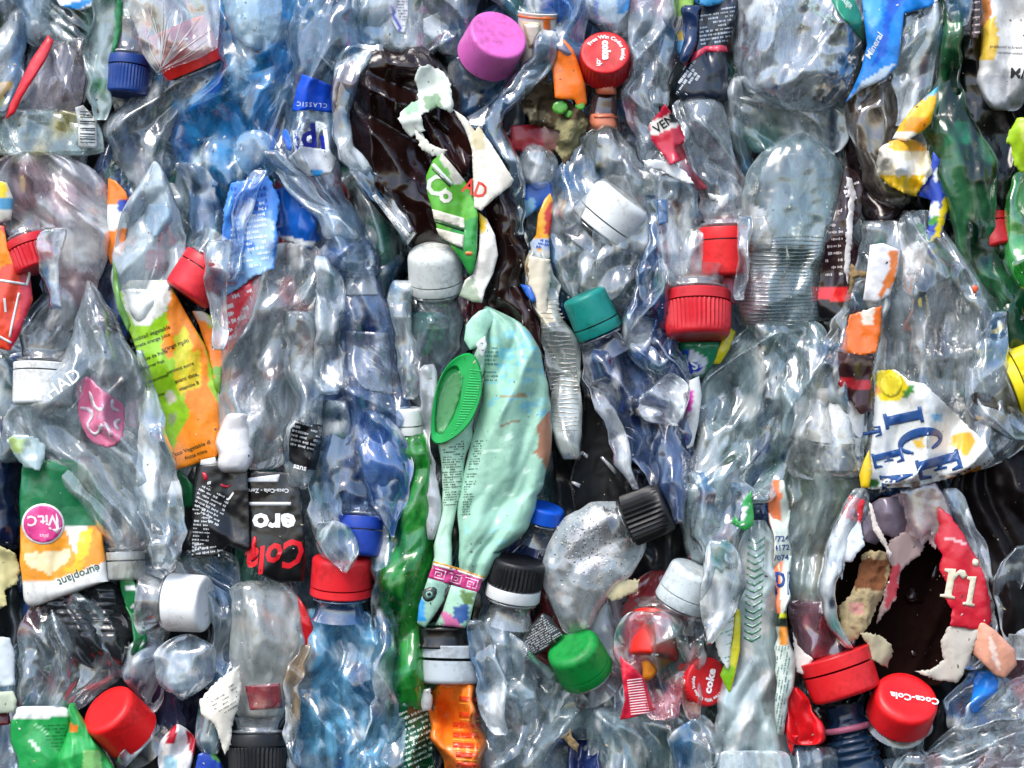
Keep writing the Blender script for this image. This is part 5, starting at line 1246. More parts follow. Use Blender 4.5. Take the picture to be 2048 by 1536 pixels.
# meander band
bandpoly = [(866, 1128), (912, 1140), (966, 1158), (956, 1186), (906, 1170), (856, 1156)]
bn = patch('meander_band', [b, b2], bandpoly, C('#cf3f86'), parent=r, off=2.2)
patch('trim_line', [b, b2], [(868, 1122), (912, 1134), (970, 1154), (967, 1159), (911, 1140), (866, 1128)], C('#c58a2a'), parent=r, off=2.6, bvh=False)
patch('trim_line', [b, b2], [(867, 1126), (912, 1138), (968, 1157), (967, 1161), (911, 1143), (866, 1131)], C('#ead9da'), parent=r, off=3.0, bvh=False)
def along(t, v):
    x = 864 + t * 98; y = 1130 + t * 28 + v
    return (x - v * .28, y)
for k in range(3):
    t0 = .04 + k * .33
    for (ta, tb, va, vb) in ((0, .27, 4, 6.5), (.245, .27, 4, 22), (.06, .27, 20, 22.5), (.06, .085, 10, 22), (.06, .2, 9.5, 12), (.18, .2, 10, 18), (.11, .2, 15.5, 17.5)):
        patch('meander_line', bn, [along(t0 + ta, va), along(t0 + tb, va), along(t0 + tb, vb), along(t0 + ta, vb)], C('#f0b9d0'), off=.9, bvh=False, parent=bn)
n1 = sheet('neck_panel', [(856, 1156), (900, 1168), (888, 1200), (868, 1232), (850, 1256), (834, 1246), (838, 1210)], 92, r, rgb=C('#8fb9a4'), bulge=10, width=14, amp=.4, paint=[([(832, 1195), (848, 1200), (850, 1240), (830, 1246)], (*C('#2a8fd0'), 1))])
n2 = sheet('neck_panel', [(902, 1170), (954, 1184), (946, 1214), (940, 1240), (930, 1256), (870, 1250), (886, 1220)], 92, r, rgb=C('#9cc7ae'), bulge=12, width=14, amp=.4, paint=[([(905, 1214), (936, 1208), (936, 1240), (912, 1246)], (*C('#24508e'), 1)), ([(880, 1222), (900, 1226), (926, 1256), (888, 1252)], (*C('#c76a9a'), 1)), ([(920, 1180), (950, 1186), (944, 1210), (924, 1204)], (*C('#5c7a3a'), 1))])
ey = patch('eye_print', n1, smooth_poly([(844, 1180), (866, 1172), (876, 1180), (868, 1200), (852, 1204), (844, 1194)], 1), C('#20302c'), bvh=True)
patch('iris_print', ey, smooth_poly([(850, 1184), (864, 1182), (866, 1194), (854, 1198)], 1), C('#7fb0a0'), bvh=False)
patch('pupil_print', ey, smooth_poly([(854, 1185), (861, 1184), (862, 1191), (855, 1192)], 1), INK, bvh=False, off=2)
sheet('black_inlay', [(898, 1168), (908, 1174), (890, 1216), (872, 1244), (840, 1252), (866, 1222), (884, 1190)], 84, r, rgb=C('#120f10'), mat='dark', amp=.4)
sheet('black_inlay', [(926, 1186), (958, 1184), (966, 1210), (950, 1260), (936, 1262), (944, 1220)], 80, r, rgb=C('#101313'), mat='dark', amp=.4)
# dark sheet put in as the shade of the crease between the panels
L('dark sheet painted as the shade in the fold of the mint carton', [(948, 860), (954, 900), (934, 960), (922, 1030), (908, 1110), (900, 1110), (902, 1040), (916, 960), (926, 900)], 60, rgb=C('#15130f'), mat='dark')
r = bottle('crushed_bottle', 'bottle with a black collar and wide silver-grey two-ring cap under the mint carton', (900, 1310, 0))
bs = basis(270, 3)
lathe('collar', P(886, 1252, 34), bs, [(50, 0), (52, 3), (50, 8), (49, 30), (54, 38), (54, 42), (40, 44)], r, 'dark', C('#0d0b0c'), seg=64)
c, bsx, tp = cap(r, (902, 1366, 30), 67, 76, 269, 4, C('#b4bec4'), ribs=0, seed=16, dome=10, blen=24, neck=False, gap=6, band_rgb=C('#a9b2b8'))
r, b = B('orange crinkled bottle with red bands at the bottom edge, centre', [(1362, 862, 950), (1400, 858, 956), (1440, 862, 964), (1480, 870, 966), (1520, 888, 964), (1580, 895, 968)], 50, 34, name='crushed_bottle', mat='print', rgb=C('#e8751c'), op=1, pleat=40, big=26, small=12, la=60, lb=24, amp=1.3)
for i in range(8):
    yy = 1404 + i * 20 if i else 1392
    x0, x1 = (918, 958) if i < 2 else (906 + (i > 4) * 6, 961)
    patch('red_band', b, [(x0, yy), (x1, yy + 3), (x1, yy + 13), (x0, yy + 10)], C('#d8401f'), off=1, bvh=False)
    patch('yellow_line', b, [(x0, yy + 14), (x1, yy + 17), (x1, yy + 19), (x0, yy + 16)], C('#f0b040'), off=1, bvh=False)
r, b = B('narrow white and silver label strip standing left of the green ring', [(728, 846, 880), (790, 846, 876), (850, 844, 862), (910, 846, 864), (970, 848, 872), (1030, 850, 876), (1080, 854, 874)], 72, 12, mat='soft', rgb=C('#c9cfd6'), op=.9, la=150, lb=14)
# squashed green ring cap
r = thing('green_ring', 'squashed bright green ribbed lid pinched to a leaf shape beside the mint carton', 'lid', (912, 795, 80))
def ring_lid():
    V, F = [], []
    outer = smooth_poly([(940, 702), (958, 722), (966, 760), (962, 800), (940, 850), (900, 884), (866, 892), (860, 860), (866, 800), (880, 750), (906, 716)], 2)
    ro = resample(outer, 3.4)
    cx, cy_ = 908, 800
    ax = np.array([.47, -.88])
    inner_c = np.array([897, 800])
    n = len(ro)
    loops = []
    d0 = 112
    def rel(p, k, c): return c + (p - c) * k
    for i, p in enumerate(ro):
        side = (p - np.array([912, 795])) @ np.array([.88, .47])    # right side = ribbed skirt
        rib = .9 if (i % 2) else -.9
        rw = max(0, min(1, (side + 5) / 30))
        q = [(p, d0 - 40), (p + (rw * rib * .5), d0 - 8), (rel(p, .965, inner_c), d0), ]
        ins = inner_c + (p - np.array([912, 795])) * np.array([.56, .78]) * (1 - .12 * rw)
        q += [(ins, d0 - 3 + rw * 2), (inner_c + (ins - inner_c) * .95, d0 - 9), (inner_c + (ins - inner_c) * .9, d0 - 13), (inner_c + (ins - inner_c) * .5, d0 - 14), (inner_c + (ins - inner_c) * .02, d0 - 14)]
        loops.append(q)
    m = len(loops[0])
    for q in loops:
        for (p, d) in q: V.append(tuple(P(p[0], p[1], d)))
    for i in range(n):
        j = (i + 1) % n
        for k in range(m - 1): F.append([i * m + k, i * m + k + 1, j * m + k + 1, j * m + k])
    V = np.array(V); c = np.empty((len(V), 3)); c[:] = C('#17a34d')
    return V, F, c, ro
V, F, cc_, ro = ring_lid()
o = finish('lid', V, F, 'cap', r, cc_); sharp(o, 28)
REG[o.name] = BVHTree.FromPolygons([Vector(v) for v in V], F)
patch('inner_disc', o, smooth_poly([(928, 738), (922, 790), (902, 846), (880, 872), (870, 856), (874, 800), (894, 752)], 1), C('#4f8f5c'), off=1, mat='cap', bvh=False)
ribs_ = []
for k in range(26):
    t = k / 25
    a = np.array([938 - 34 * t ** 1.3 + 2, 740 + 128 * t]); bb = np.array([963 - 60 * t ** 2.2, 742 + 126 * t])
    dd_ = drop_arr([o], np.array([a[0], (a[0] + bb[0]) / 2, bb[0]]), np.array([a[1], (a[1] + bb[1]) / 2, bb[1]]), 108)
    ribs_.append([(a[0], a[1], dd_[0]), ((a[0] + bb[0]) / 2, (a[1] + bb[1]) / 2, dd_[1]), (bb[0], bb[1], dd_[2])])
rods('grip_ribs', ribs_, 1.3, o, 'cap', C('#2cb862'), up=1.6)

# ---------------------------------------------------------------- right of centre, middle height
r, b = B('cream ribbed label strip of a flattened bottle, right of the mint carton', [(500, 1052, 1098), (540, 1046, 1108), (590, 1060, 1118), (640, 1072, 1130), (700, 1086, 1158), (760, 1094, 1164), (820, 1098, 1166), (870, 1104, 1166), (920, 1120, 1162)], 66, 20, rgb=C('#cfcabb'), op=.72, mat='soft', tint=(.95, .94, .9), la=150, lb=22, pleat=14, paint=[([(1040, 500), (1084, 520), (1110, 640), (1086, 650), (1060, 590)], (*C('#dccfae'), .95)), ([(1052, 530), (1072, 520), (1070, 560), (1056, 560)], (*C('#c89a6a'), .9))])
rb = []
for i in range(30):
    y0 = 600 + i * 9
    xs_ = np.linspace(np.interp(y0, [590, 700, 820, 900], [1066, 1094, 1104, 1112]), np.interp(y0, [590, 700, 820, 900], [1112, 1150, 1158, 1156]), 8)
    rb.append([(x, y0 + 1.5 * math.sin(i + x * .1), q) for x, q in zip(xs_, drop_arr([b], xs_, np.full(8, y0), 60))])
rods('moulded_ribs', rb, 1.8, b, 'soft', C('#c4c0b4'), .8, up=1.2)
L('small royal blue label scrap beside the brown bottle strip', [(1040, 568), (1060, 572), (1072, 596), (1068, 608), (1052, 590)], 70, rgb=C('#1b5cb8'))
L('white feathery torn label below the narrow printed strip, centre', [(1056, 512), (1100, 520), (1102, 560), (1094, 600), (1098, 640), (1084, 646), (1070, 600), (1058, 570)], 74, rgb=C('#dcd2bc'), tear=4, mat='paper', pleat=12, la=90, lb=14)
r, b = B('glossy dark brown bottle piece curving past the mint carton top right', [(572, 1008, 1046), (600, 1016, 1070), (640, 1046, 1084), (690, 1066, 1092), (740, 1078, 1098), (800, 1092, 1108)], 84, 16, mat='dark', rgb=C('#2c1717'), op=1, pleat=14, amp=1.2)
r = thing('crushed_bottle', 'grey-violet crushed bottle with a teal screw cap, right of the cream strip', 'bottle', (1240, 800, 40))
cap(r, (1166, 588, 66), 46, 84, 114, 6, C('#0d7f76'), ribs=0, seed=17, dome=9, neck_len=46, neck_rgb=C('#56617a'), neck_op=.5, neck_tint=(.6, .68, .8))
b = tube('body', [(1176, 700, 1262, 640), (1190, 745, 1310, 660), (1206, 790, 1350, 710), (1220, 840, 1372, 770), (1244, 890, 1384, 830), (1276, 930, 1384, 890), (1304, 970, 1376, 950), (1326, 1010, 1366, 1010), (1340, 1050, 1362, 1050)], 82, 34, r, mat='crisp', rgb=C('#5c6e96'), op=.36, tint=(.56, .65, .80), pleat=22, big=26, la=120, lb=36, wob=7, mottle=[(C('#24345c'), .5, 40, .55), (C('#dfe3ee'), .6, 28, .7)])
r, b = B('slim pink-grey film edge along the left of the grey-violet bottle', [(640, 1154, 1170), (720, 1166, 1190), (800, 1190, 1220), (860, 1214, 1246), (920, 1236, 1262), (980, 1256, 1280)], 74, 10, rgb=C('#b3a8b0'), op=.42, la=140, lb=14)
r, b = B('blue-grey folded film rising to a point above the grey-violet bottle', [(500, 1292, 1330), (540, 1270, 1345), (580, 1266, 1340), (640, 1250, 1345), (700, 1262, 1352), (750, 1290, 1370)], 78, 16, mat='crisp', rgb=C('#566d99'), op=.4, tint=(.56, .66, .82), pleat=24, big=20, la=110, lb=26, e0=3)
r, b = B('clear crinkled triangular film clump on the grey-violet bottle', [(1272, 800, 1330, 750), (1290, 838, 1368, 770), (1320, 850, 1380, 800), (1350, 860, 1370, 830)], 108, 12, mat='crisp', rgb=C('#cfcbd6'), op=.34, pleat=18, la=60, lb=16)
r = bottle('crushed_bottle', 'clear bottle neck in a ribbed dull red cap pointing down, right of centre', (1396, 600, 0))
c, bsx, tp = cap(r, (1396, 676, 76), 65, 92, 270, 10, C('#c3202a'), ribs=44, rib_amp=1.7, seed=18, dome=12, neck_len=44, blen=20)
tube('body', [(450, 1362, 1420), (490, 1352, 1430), (530, 1346, 1436), (556, 1346, 1440)], 60, 30, r, rgb=C('#a9a9ad'), op=.3)
L('pale pink round plastic knob beside the ribbed red cap', smooth_poly([(1432, 560), (1456, 550), (1480, 560), (1480, 600), (1462, 612), (1436, 596)], 1), 40, name='pink_plastic', cat='plastic piece', mat='cap', rgb=C('#e58ba4'), bulge=26, width=24, amp=.2)
r, b = B('squashed green bottle rim with a blue and white label under the ribbed red cap', [(682, 1344, 1442), (700, 1350, 1440), (730, 1358, 1424), (756, 1366, 1404)], 50, 26, mat='print', rgb=C('#1f7d58'), op=1, pleat=5, paint=[([(1350, 702), (1384, 698), (1412, 716), (1408, 750), (1370, 756)], (*C('#cfd6e2'), 1)), ([(1358, 708), (1380, 700), (1370, 724), (1360, 730)], (*C('#1f3fb0'), 1)), ([(1364, 728), (1390, 722), (1408, 740), (1370, 748)], (*C('#1f3fb0'), 1))])
lettering('S', b, (1388, 728), 20, 200, WHITE, bold=.9)
L('yellow film strip slanting down left beneath the ribbed red cap', [(1456, 652), (1472, 664), (1458, 700), (1440, 728), (1424, 728), (1440, 690)], 44, rgb=C('#d3c71c'), bulge=8, width=10)
w = L('white label with a magenta edge, right of the clear triangular clump', [(1372, 764), (1398, 752), (1404, 790), (1396, 850), (1386, 892), (1374, 898), (1366, 860), (1376, 810)], 60, rgb=C('#dfe2e2'), paint=[([(1372, 780), (1386, 782), (1384, 820), (1370, 836), (1366, 850), (1376, 880), (1368, 884), (1356, 850), (1368, 816)], (*C('#d23aa6'), 1))], amp=.4)
L('black sheet painted as shade in the hollow between the mint carton and the grey-violet bottle', [(1168, 790), (1200, 810), (1232, 870), (1250, 930), (1256, 990), (1240, 1030), (1150, 1040), (1140, 960), (1160, 880)], 10, name='shade_sheet', cat='plastic piece', mat='gloom', rgb=C('#08080a'), bulge=-30)  # added black sheet: the hollow's shade is put into its colour
for i, (x0, y0, x1, y1) in enumerate([(1200, 915, 1232, 945), (1140, 965, 1160, 972), (1160, 905, 1176, 914)]):
    L(['thin clear shard in the black hollow, longest of three', 'small bright shard low in the black hollow', 'pale flake at the top of the black hollow'][i], [(x0, y0), (x0 + 5, y0 - 3), (x1 + 2, y1 - 4), (x1 - 2, y1 + 4)], 40, name='plastic_shard', cat='plastic piece', mat='crisp', rgb=(.7, .72, .74), op=.6, amp=.3)

r, b = B('broad green-tinted clear bottle with crumpled walls, right of centre', [(650, 1490, 1590), (700, 1440, 1600), (750, 1410, 1600), (800, 1396, 1596), (860, 1394, 1580), (910, 1384, 1560), (960, 1368, 1530), (1020, 1362, 1500), (1080, 1366, 1490), (1130, 1376, 1480)], 64, 46, rgb=C('#aebdb8'), op=.36, tint=(.86, .92, .9), mat='crisp', pleat=22, big=24, la=110, lb=40, mottle=[(C('#e3ebe8'), .6, 34, .64), (C('#5d7a70'), .4, 44, .66)])
r, b = B('second green-grey clear bottle column under the rounded ribbed bottle', [(640, 1490, 1640), (700, 1530, 1650), (760, 1550, 1648), (830, 1560, 1630), (900, 1548, 1600), (960, 1520, 1572), (1010, 1490, 1550)], 74, 28, rgb=C('#a5b5b0'), op=.32, tint=(.84, .9, .88), mat='crisp', pleat=18, la=130, lb=30)
r, b = B('crinkled whitish round bottle end low in the green-tinted group', [(940, 1376, 1480), (980, 1366, 1500), (1030, 1366, 1496), (1080, 1380, 1480), (1120, 1400, 1460)], 84, 22, rgb=C('#c6d0cb'), op=.4, mat='crisp', la=50, lb=36, big=22, e0=8, e1=8, wob=9)
L('torn green and white label bit hanging from the green-tinted bottle', [(1486, 1000), (1504, 980), (1508, 1050), (1490, 1062), (1462, 1048), (1470, 1030), (1480, 1044)], 88, rgb=C('#2f9c4c'), tear=4, paint=[([(1480, 1014), (1496, 1016), (1492, 1044), (1480, 1040)], (*WHITE, 1))])

# ---------------------------------------------------------------- right, middle height
r = bottle('crushed_bottle', 'milky clear bottle with a white cap inside a dirty torn sleeve, right side', (1640, 900, 0))
cap(r, (1676, 776, 46), 56, 104, 88, 6, C('#e7e9e8'), ribs=0, seed=19, dome=16, band=False, neck_len=50, neck_rgb=C('#c5cac8'), neck_op=.5)
b = tube('body', [(905, 1588, 1712), (950, 1574, 1712), (1000, 1566, 1708), (1060, 1560, 1700), (1110, 1556, 1676), (1160, 1560, 1654), (1220, 1572, 1650)], 52, 42, r, mat='soft', rgb=C('#c2c8b6'), op=.6, tint=(.92, .94, .88), pleat=14, la=140, lb=34, mottle=[(C('#e6e6dc'), .7, 40, .6), (C('#9b8f7c'), .6, 30, .72), (C('#a8bda8'), .7, 40, .6)])
r, b = B('dirty clear torn sleeve around the white cap, right side', [(560, 1700, 1800), (610, 1690, 1796), (650, 1672, 1776), (700, 1645, 1760), (750, 1625, 1748), (800, 1604, 1742), (850, 1594, 1738), (900, 1586, 1730), (960, 1580, 1726)], 92, 30, mat='crisp', rgb=C('#c9c2b4'), op=.24, tint=(.95, .93, .9), la=140, lb=34, pleat=18, wob=8)
L('orange label remnant under film, left of the ice tea bottle', [(1700, 630), (1764, 610), (1762, 660), (1752, 706), (1716, 712), (1680, 700), (1692, 660)], 95, rgb=C('#dd6a1e'), tear=3, mat='print', paint=[([(1722, 610), (1750, 612), (1746, 650), (1724, 648)], (*C('#dcd3c6'), 1))])
w = L('dark maroon label strip with red lettering below the orange remnant', [(1676, 704), (1748, 712), (1744, 760), (1746, 820), (1722, 830), (1700, 800), (1672, 790), (1662, 740)], 96, rgb=C('#3a1e1f'), tear=4, amp=1.4, pleat=14, paint=[([(1680, 752), (1740, 762), (1740, 782), (1676, 772)], (*C('#b3242c'), 1)), ([(1690, 716), (1744, 722), (1744, 732), (1686, 726)], (*C('#77605a'), 1))])
L('white torn label bits above the white cap in the sleeve', [(1640, 784), (1680, 776), (1722, 796), (1700, 810), (1660, 812), (1636, 806)], 98, mat='paper', rgb=C('#e2e0dc'), tear=5)
L('white, orange and blue label at the neck of the ice tea bottle', [(1740, 490), (1766, 486), (1800, 500), (1796, 540), (1780, 590), (1752, 606), (1726, 600), (1734, 540)], 98, rgb=C('#e6e6e8'), paint=[([(1776, 500), (1800, 500), (1792, 560), (1760, 598), (1756, 590), (1778, 545)], (*C('#dd7a35'), 1))])
r, b = B('clear bottle neck holding a pale paper, above the orange remnant', [(440, 1724, 1800), (480, 1720, 1806), (530, 1716, 1806), (580, 1706, 1800), (620, 1696, 1790)], 66, 24, mat='crisp', rgb=C('#b9b7b4'), op=.26)
L('tan string of dry dirt hanging at the torn sleeve top', [(1702, 526), (1716, 540), (1742, 544), (1738, 556), (1712, 556), (1704, 580), (1696, 590), (1698, 550)], 92, name='dirt_clump', cat='dirt', mat='dirt', rgb=C('#8d7755'), tear=4, bulge=6, width=8)
L('small orange spot of label on the shoulder of the ice tea bottle', smooth_poly([(1942, 568), (1960, 574), (1948, 592)], 1), 104, rgb=C('#e0603a'))
r = bottle('crushed_bottle', 'large clear funnel-shaped bottle with an ICE TEA label, right side', (1860, 760, 0))
b = tube('body', [(420, 1800, 1866), (470, 1790, 1892), (520, 1786, 1930), (580, 1776, 1968), (640, 1768, 2000), (700, 1758, 2010), (760, 1752, 2030), (820, 1748, 2052), (1744, 890, 2060, 850), (1738, 950, 2052, 880), (1734, 984, 1990, 936)], 96, 50, r, mat='crisp', rgb=C('#c6c8c6'), op=.3, tint=(.95, .95, .95), big=26, pleat=20, la=130, lb=46, e0=6, e1=24, wob=3, mottle=[(C('#eceeee'), .6, 46, .62), (C('#79757a'), .34, 40, .66)])
icl = patch('ice_tea_label', b, [(1752, 742), (1790, 738), (1816, 760), (1850, 768), (1884, 800), (1930, 846), (1972, 888), (1990, 918), (1966, 938), (1900, 956), (1840, 972), (1740, 978), (1742, 900), (1748, 820)], C('#e3e6e4'), off=1.6, tear=3,
            paint=[([(1752, 742), (1782, 738), (1806, 754), (1816, 776), (1806, 798), (1780, 804), (1756, 796), (1750, 770)], (*C('#ebd51e'), 1)), ([(1816, 772), (1826, 770), (1828, 786), (1812, 800), (1806, 792)], (*C('#3c8a3a'), 1)), ([(1900, 866), (1940, 862), (1952, 886), (1930, 910), (1900, 890)], (*C('#f0b53a'), 1)), ([(1860, 828), (1882, 826), (1884, 842), (1868, 846)], (*C('#7fc0e6'), 1)), ([(1878, 966), (1930, 945), (1962, 930), (1960, 945), (1880, 975)], (*C('#ee9a1c'), 1)), ([(1826, 878), (1846, 876), (1848, 892), (1830, 892)], (*C('#f3c94a'), 1)), ([(1738, 962), (1750, 955), (1762, 966), (1752, 976), (1738, 978)], (*C('#3c7a3a'), 1)), ([(1745, 770), (1754, 765), (1760, 785), (1746, 795)], (*C('#ee9a4a'), 1))])
navy = C('#1e4a86')
for (tx, at, sz, rot, wd) in (('I', (1807, 836), 78, -78, .9), ('C', (1840, 880), 92, -76, .80), ('E', (1878, 930), 90, -74, .74), ('T', (1738, 866), 50, -78, .6), ('E', (1776, 916), 62, -76, .8), ('A', (1794, 957), 66, -75, .6)):
    glyph(tx, icl, at, sz, rot, navy, wd)
for k, (px, py) in enumerate([(1782, 770)]):
    patch('lemon_slice', icl, [(px + 22 * math.cos(a), py + 24 * math.sin(a)) for a in np.linspace(0, 6.283, 22, endpoint=False)], C('#f2e03c'), off=1.0)
L('small yellow label edge left of the ice tea label', [(1738, 900), (1745, 940), (1738, 976), (1722, 976), (1718, 950), (1728, 920)], 92, rgb=C('#e6c01c'))
r, b = B('sharp-edged clear bottle fold with a dark oval of painted shade, far right', [(620, 1990, 2012), (680, 1960, 2016), (740, 1940, 2030), (790, 1934, 2054), (840, 1960, 2080), (880, 2010, 2090)], 104, 16, mat='crisp', rgb=C('#c5c7cd'), op=.32, pleat=20, big=22, la=80, lb=40)
patch('dent_shade', b, smooth_poly([(1940, 788), (1956, 782), (1996, 796), (2020, 820), (2024, 830), (2000, 820), (1970, 812), (1948, 808)], 1), C('#4c4740'), off=.8, mat='dark', bvh=False)  # shade of a recess painted as a flat dark patch
r = bottle('crushed_bottle', 'bottle with a bright yellow ribbed cap cut by the right edge', (2060, 740, 0))
cap(r, (2098, 742, 50), 66, 84, 22, 4, C('#e0cd18'), ribs=24, rib_amp=2.4, seed=20, neck_len=60, neck_tint=(.6, .62, .4))
r, b = B('dark green bottle fold behind the yellow cap at the right edge', [(560, 1990, 2070), (620, 1996, 2080), (680, 2000, 2080), (720, 1990, 2070)], 30, 30, mat='dark', rgb=C('#0b3a24'), op=1)

# ---------------------------------------------------------------- bottom left
r, b = B('big clear crinkled bottle bottom below the juice carton, lower left', [(1180, 70, 215), (1220, 60, 238), (1270, 40, 246), (1320, 34, 246), (1360, 36, 222), (1400, 34, 180), (1430, 30, 150)], 58, 46, mat='crisp', rgb=C('#aab2b2'), op=.26, tint=(.86, .88, .89), big=24, pleat=14, la=60, lb=50, mottle=[(C('#b3808a'), .4, 34, .7)], e0=5)
r, b = B('dark grey ribbed bottle wall just under the juice carton', [(1160, 80, 240), (1200, 70, 262), (1240, 80, 268), (1290, 110, 266), (1340, 180, 260)], 36, 34, mat='dark', rgb=C('#23262a'), op=.9, pleat=14, ribs=(16, 2.5, 0, .6))
r, b = B('green and white twisted straw-like film right of the dark bottle', [(1150, 244, 272), (1190, 250, 278), (1230, 262, 290), (1270, 268, 296), (1310, 254, 282)], 56, 12, mat='print', rgb=C('#14733c'), op=1, pleat=14, paint=[([(248, 1170), (272, 1174), (274, 1182), (250, 1178)], (*WHITE, 1)), ([(262, 1206), (284, 1214), (280, 1222), (262, 1216)], (*WHITE, 1)), ([(272, 1246), (292, 1240), (292, 1250), (276, 1256)], (*WHITE, 1)), ([(262, 1286), (290, 1284), (284, 1294), (264, 1296)], (*WHITE, 1))])
r = bottle('crushed_bottle', 'clear bottle lying sideways with a plain white cap facing right, lower left', (330, 1220, 0))
cap(r, (412, 1208, 64), 58, 74, -2, 14, C('#e9ebea'), ribs=0, band=False, seed=21, dome=9, neck_len=50)
b = tube('body', [(272, 1140, 262, 1262), (296, 1136, 286, 1290), (320, 1140, 318, 1280), (344, 1150, 344, 1270)], 48, 40, r, mat='crisp', rgb=C('#b1b6b0'), op=.28, tint=(.9, .91, .88))
r, b = B('clear folded film wall beside and above the plain white cap', [(1100, 270, 470), (1140, 300, 480), (1200, 400, 486), (1260, 420, 484), (1320, 400, 482), (1380, 405, 480)], 44, 30, mat='crisp', rgb=C('#a3acae'), op=.28, tint=(.85, .88, .9), pleat=20, big=22)
r, b = B('frosted speckled round bottle end below the plain white cap', [(1268, 330, 410), (1300, 320, 424), (1340, 322, 420), (1380, 334, 405), (1402, 350, 390)], 72, 26, mat='crisp', rgb=C('#aab4bd'), op=.38, big=18, la=36, lb=34, e0=3, e1=3, mottle=[(C('#e8edf0'), .6, 12, .62)])
r, b = B('clear violet-grey slanting bottle left of the frosted round end', [(300, 1262, 350, 1300), (262, 1290, 330, 1350), (240, 1320, 316, 1400), (236, 1350, 300, 1430)], 48, 30, rgb=C('#a6a9bd'), op=.32, tint=(.86, .86, .93), mat='crisp', pleat=16)
r, b = B('dark blue-violet bottle in shadow behind the bright red cap, lower left', [(1340, 270, 400), (1400, 280, 410), (1460, 300, 400), (1520, 320, 400)], 14, 30, mat='dark', rgb=C('#23243a'), op=.9)
r = bottle('crushed_bottle', 'bottle with a smooth bright red cap facing up left, bottom left', (240, 1450, 0))
cap(r, (212, 1416, 78), 60, 84, 127, 34, C('#df1a1c'), ribs=0, seed=22, dome=12, neck_len=40, band=False)
tube('collar', [(232, 1514, 306, 1430), (240, 1528, 318, 1444), (250, 1540, 322, 1460)], 56, 26, r, mat='crisp', rgb=C('#b89a9e'), op=.4, tint=(.9, .8, .82))
r, b = B('bright green printed carton with a white torn rim in the bottom left corner', [(1412, 20, 150), (1440, 22, 150), (1480, 30, 146), (1520, 40, 142), (1580, 50, 140)], 66, 24, name='green_carton', cat='carton', mat='print', rgb=C('#1f9a4c'), op=1, rim=.4, big=7, pleat=7, paint=[([(10, 1395), (160, 1395), (160, 1432), (10, 1438)], (*C('#dfe3e0'), 1)), ([(56, 1480), (62, 1478), (84, 1504), (72, 1504)], (*C('#c4e0c8'), 1)), ([(60, 1444), (66, 1444), (100, 1468), (96, 1470)], (*C('#8fd0a0'), 1))])
print_lines(b, [(86, 1448), (134, 1446), (130, 1500), (90, 1500)], 2, 7, 3, C('#0f6a32'), seed=31)
r, b = B('green folded film tube with an orange dot between the green carton and the red cap', [(1406, 140, 162), (1440, 132, 170), (1480, 122, 190), (1540, 110, 230), (1590, 105, 240)], 76, 18, mat='print', rgb=C('#27a34c'), op=1, pleat=16, la=140, lb=20, paint=[([(138, 1448), (154, 1448), (154, 1462), (138, 1462)], (*C('#e87a2a'), 1)), ([(166, 1500), (200, 1500), (210, 1580), (160, 1580)], (*C('#8fd07a'), 1))])
r, b = B('red and white scrunched label at the bottom edge, left', [(1448, 340, 366), (1470, 322, 380), (1500, 308, 388), (1540, 316, 384), (1570, 320, 380)], 60, 18, name='label_scrap', cat='label', mat='print', rgb=C('#e4e2e2'), op=1, pleat=14, la=70, lb=18, e0=3, paint=[([(344, 1444), (354, 1446), (352, 1490), (330, 1486)], (*C('#b3182e'), 1)), ([(372, 1460), (392, 1470), (394, 1530), (378, 1500)], (*C('#a81a2c'), 1)), ([(330, 1510), (356, 1514), (352, 1560), (324, 1560)], (*C('#9cc7da'), 1))])
L('small royal blue wrapper corner at the bottom edge, left', [(396, 1508), (424, 1500), (440, 1520), (452, 1560), (384, 1570)], 50, rgb=C('#1440a8'), paint=[([(420, 1500), (446, 1506), (440, 1524), (424, 1520)], (*C('#5aa04a'), 1))], name='film_wrap', cat='wrapper')
w = L('torn cream paper label hanging in folds, bottom left of centre', [(398, 1402), (424, 1372), (450, 1350), (480, 1330), (482, 1380), (476, 1420), (464, 1450), (462, 1490), (450, 1510), (440, 1480), (430, 1450), (402, 1428)], 74, mat='paper', rgb=C('#ddd9cc'), tear=4, pleat=12, la=60, lb=18)
print_lines(w, [(420, 1400), (474, 1360), (474, 1420), (430, 1430)], 30, 8, 3, C('#6d6a60'), seed=32, fill=.6)
r, b = B('grey-green clear bottle end beside the cream paper label', [(1400, 392, 440), (1440, 386, 446), (1480, 388, 440), (1510, 400, 430)], 50, 24, mat='crisp', rgb=C('#8d9da0'), op=.34)
r = bottle('crushed_bottle', 'brownish-grey clear bottle with a black ribbed cap at the bottom edge, left of centre', (530, 1350, 0))
cap(r, (514, 1564, 40), 56, 94, 270, 6, C('#141519'), ribs=40, rib_amp=1.6, seed=23, neck_len=30, blen=22)
b = tube('body', [(1160, 476, 570), (1200, 470, 598), (1250, 468, 606), (1300, 470, 600), (1350, 474, 590), (1400, 480, 576), (1440, 480, 566)], 70, 42, r, mat='soft', rgb=C('#c4bba8'), op=.6, tint=(.9, .87, .83), big=20, pleat=16, mottle=[(C('#d9d6cf'), .6, 30, .66)])
patch('label', b, [(490, 1372), (560, 1366), (566, 1416), (500, 1420)], C('#b04a55'), mat='soft', op=.7)
r, b = B('tan twisted film ribbon between the brownish bottle and the pale blue bottle', [(1290, 598, 616), (1330, 576, 612), (1380, 568, 604), (1440, 566, 596), (1500, 570, 590), (1560, 572, 588)], 76, 10, mat='crisp', rgb=C('#b59f86'), op=.5, tint=(.93, .87, .78), pleat=14, la=120, lb=12)

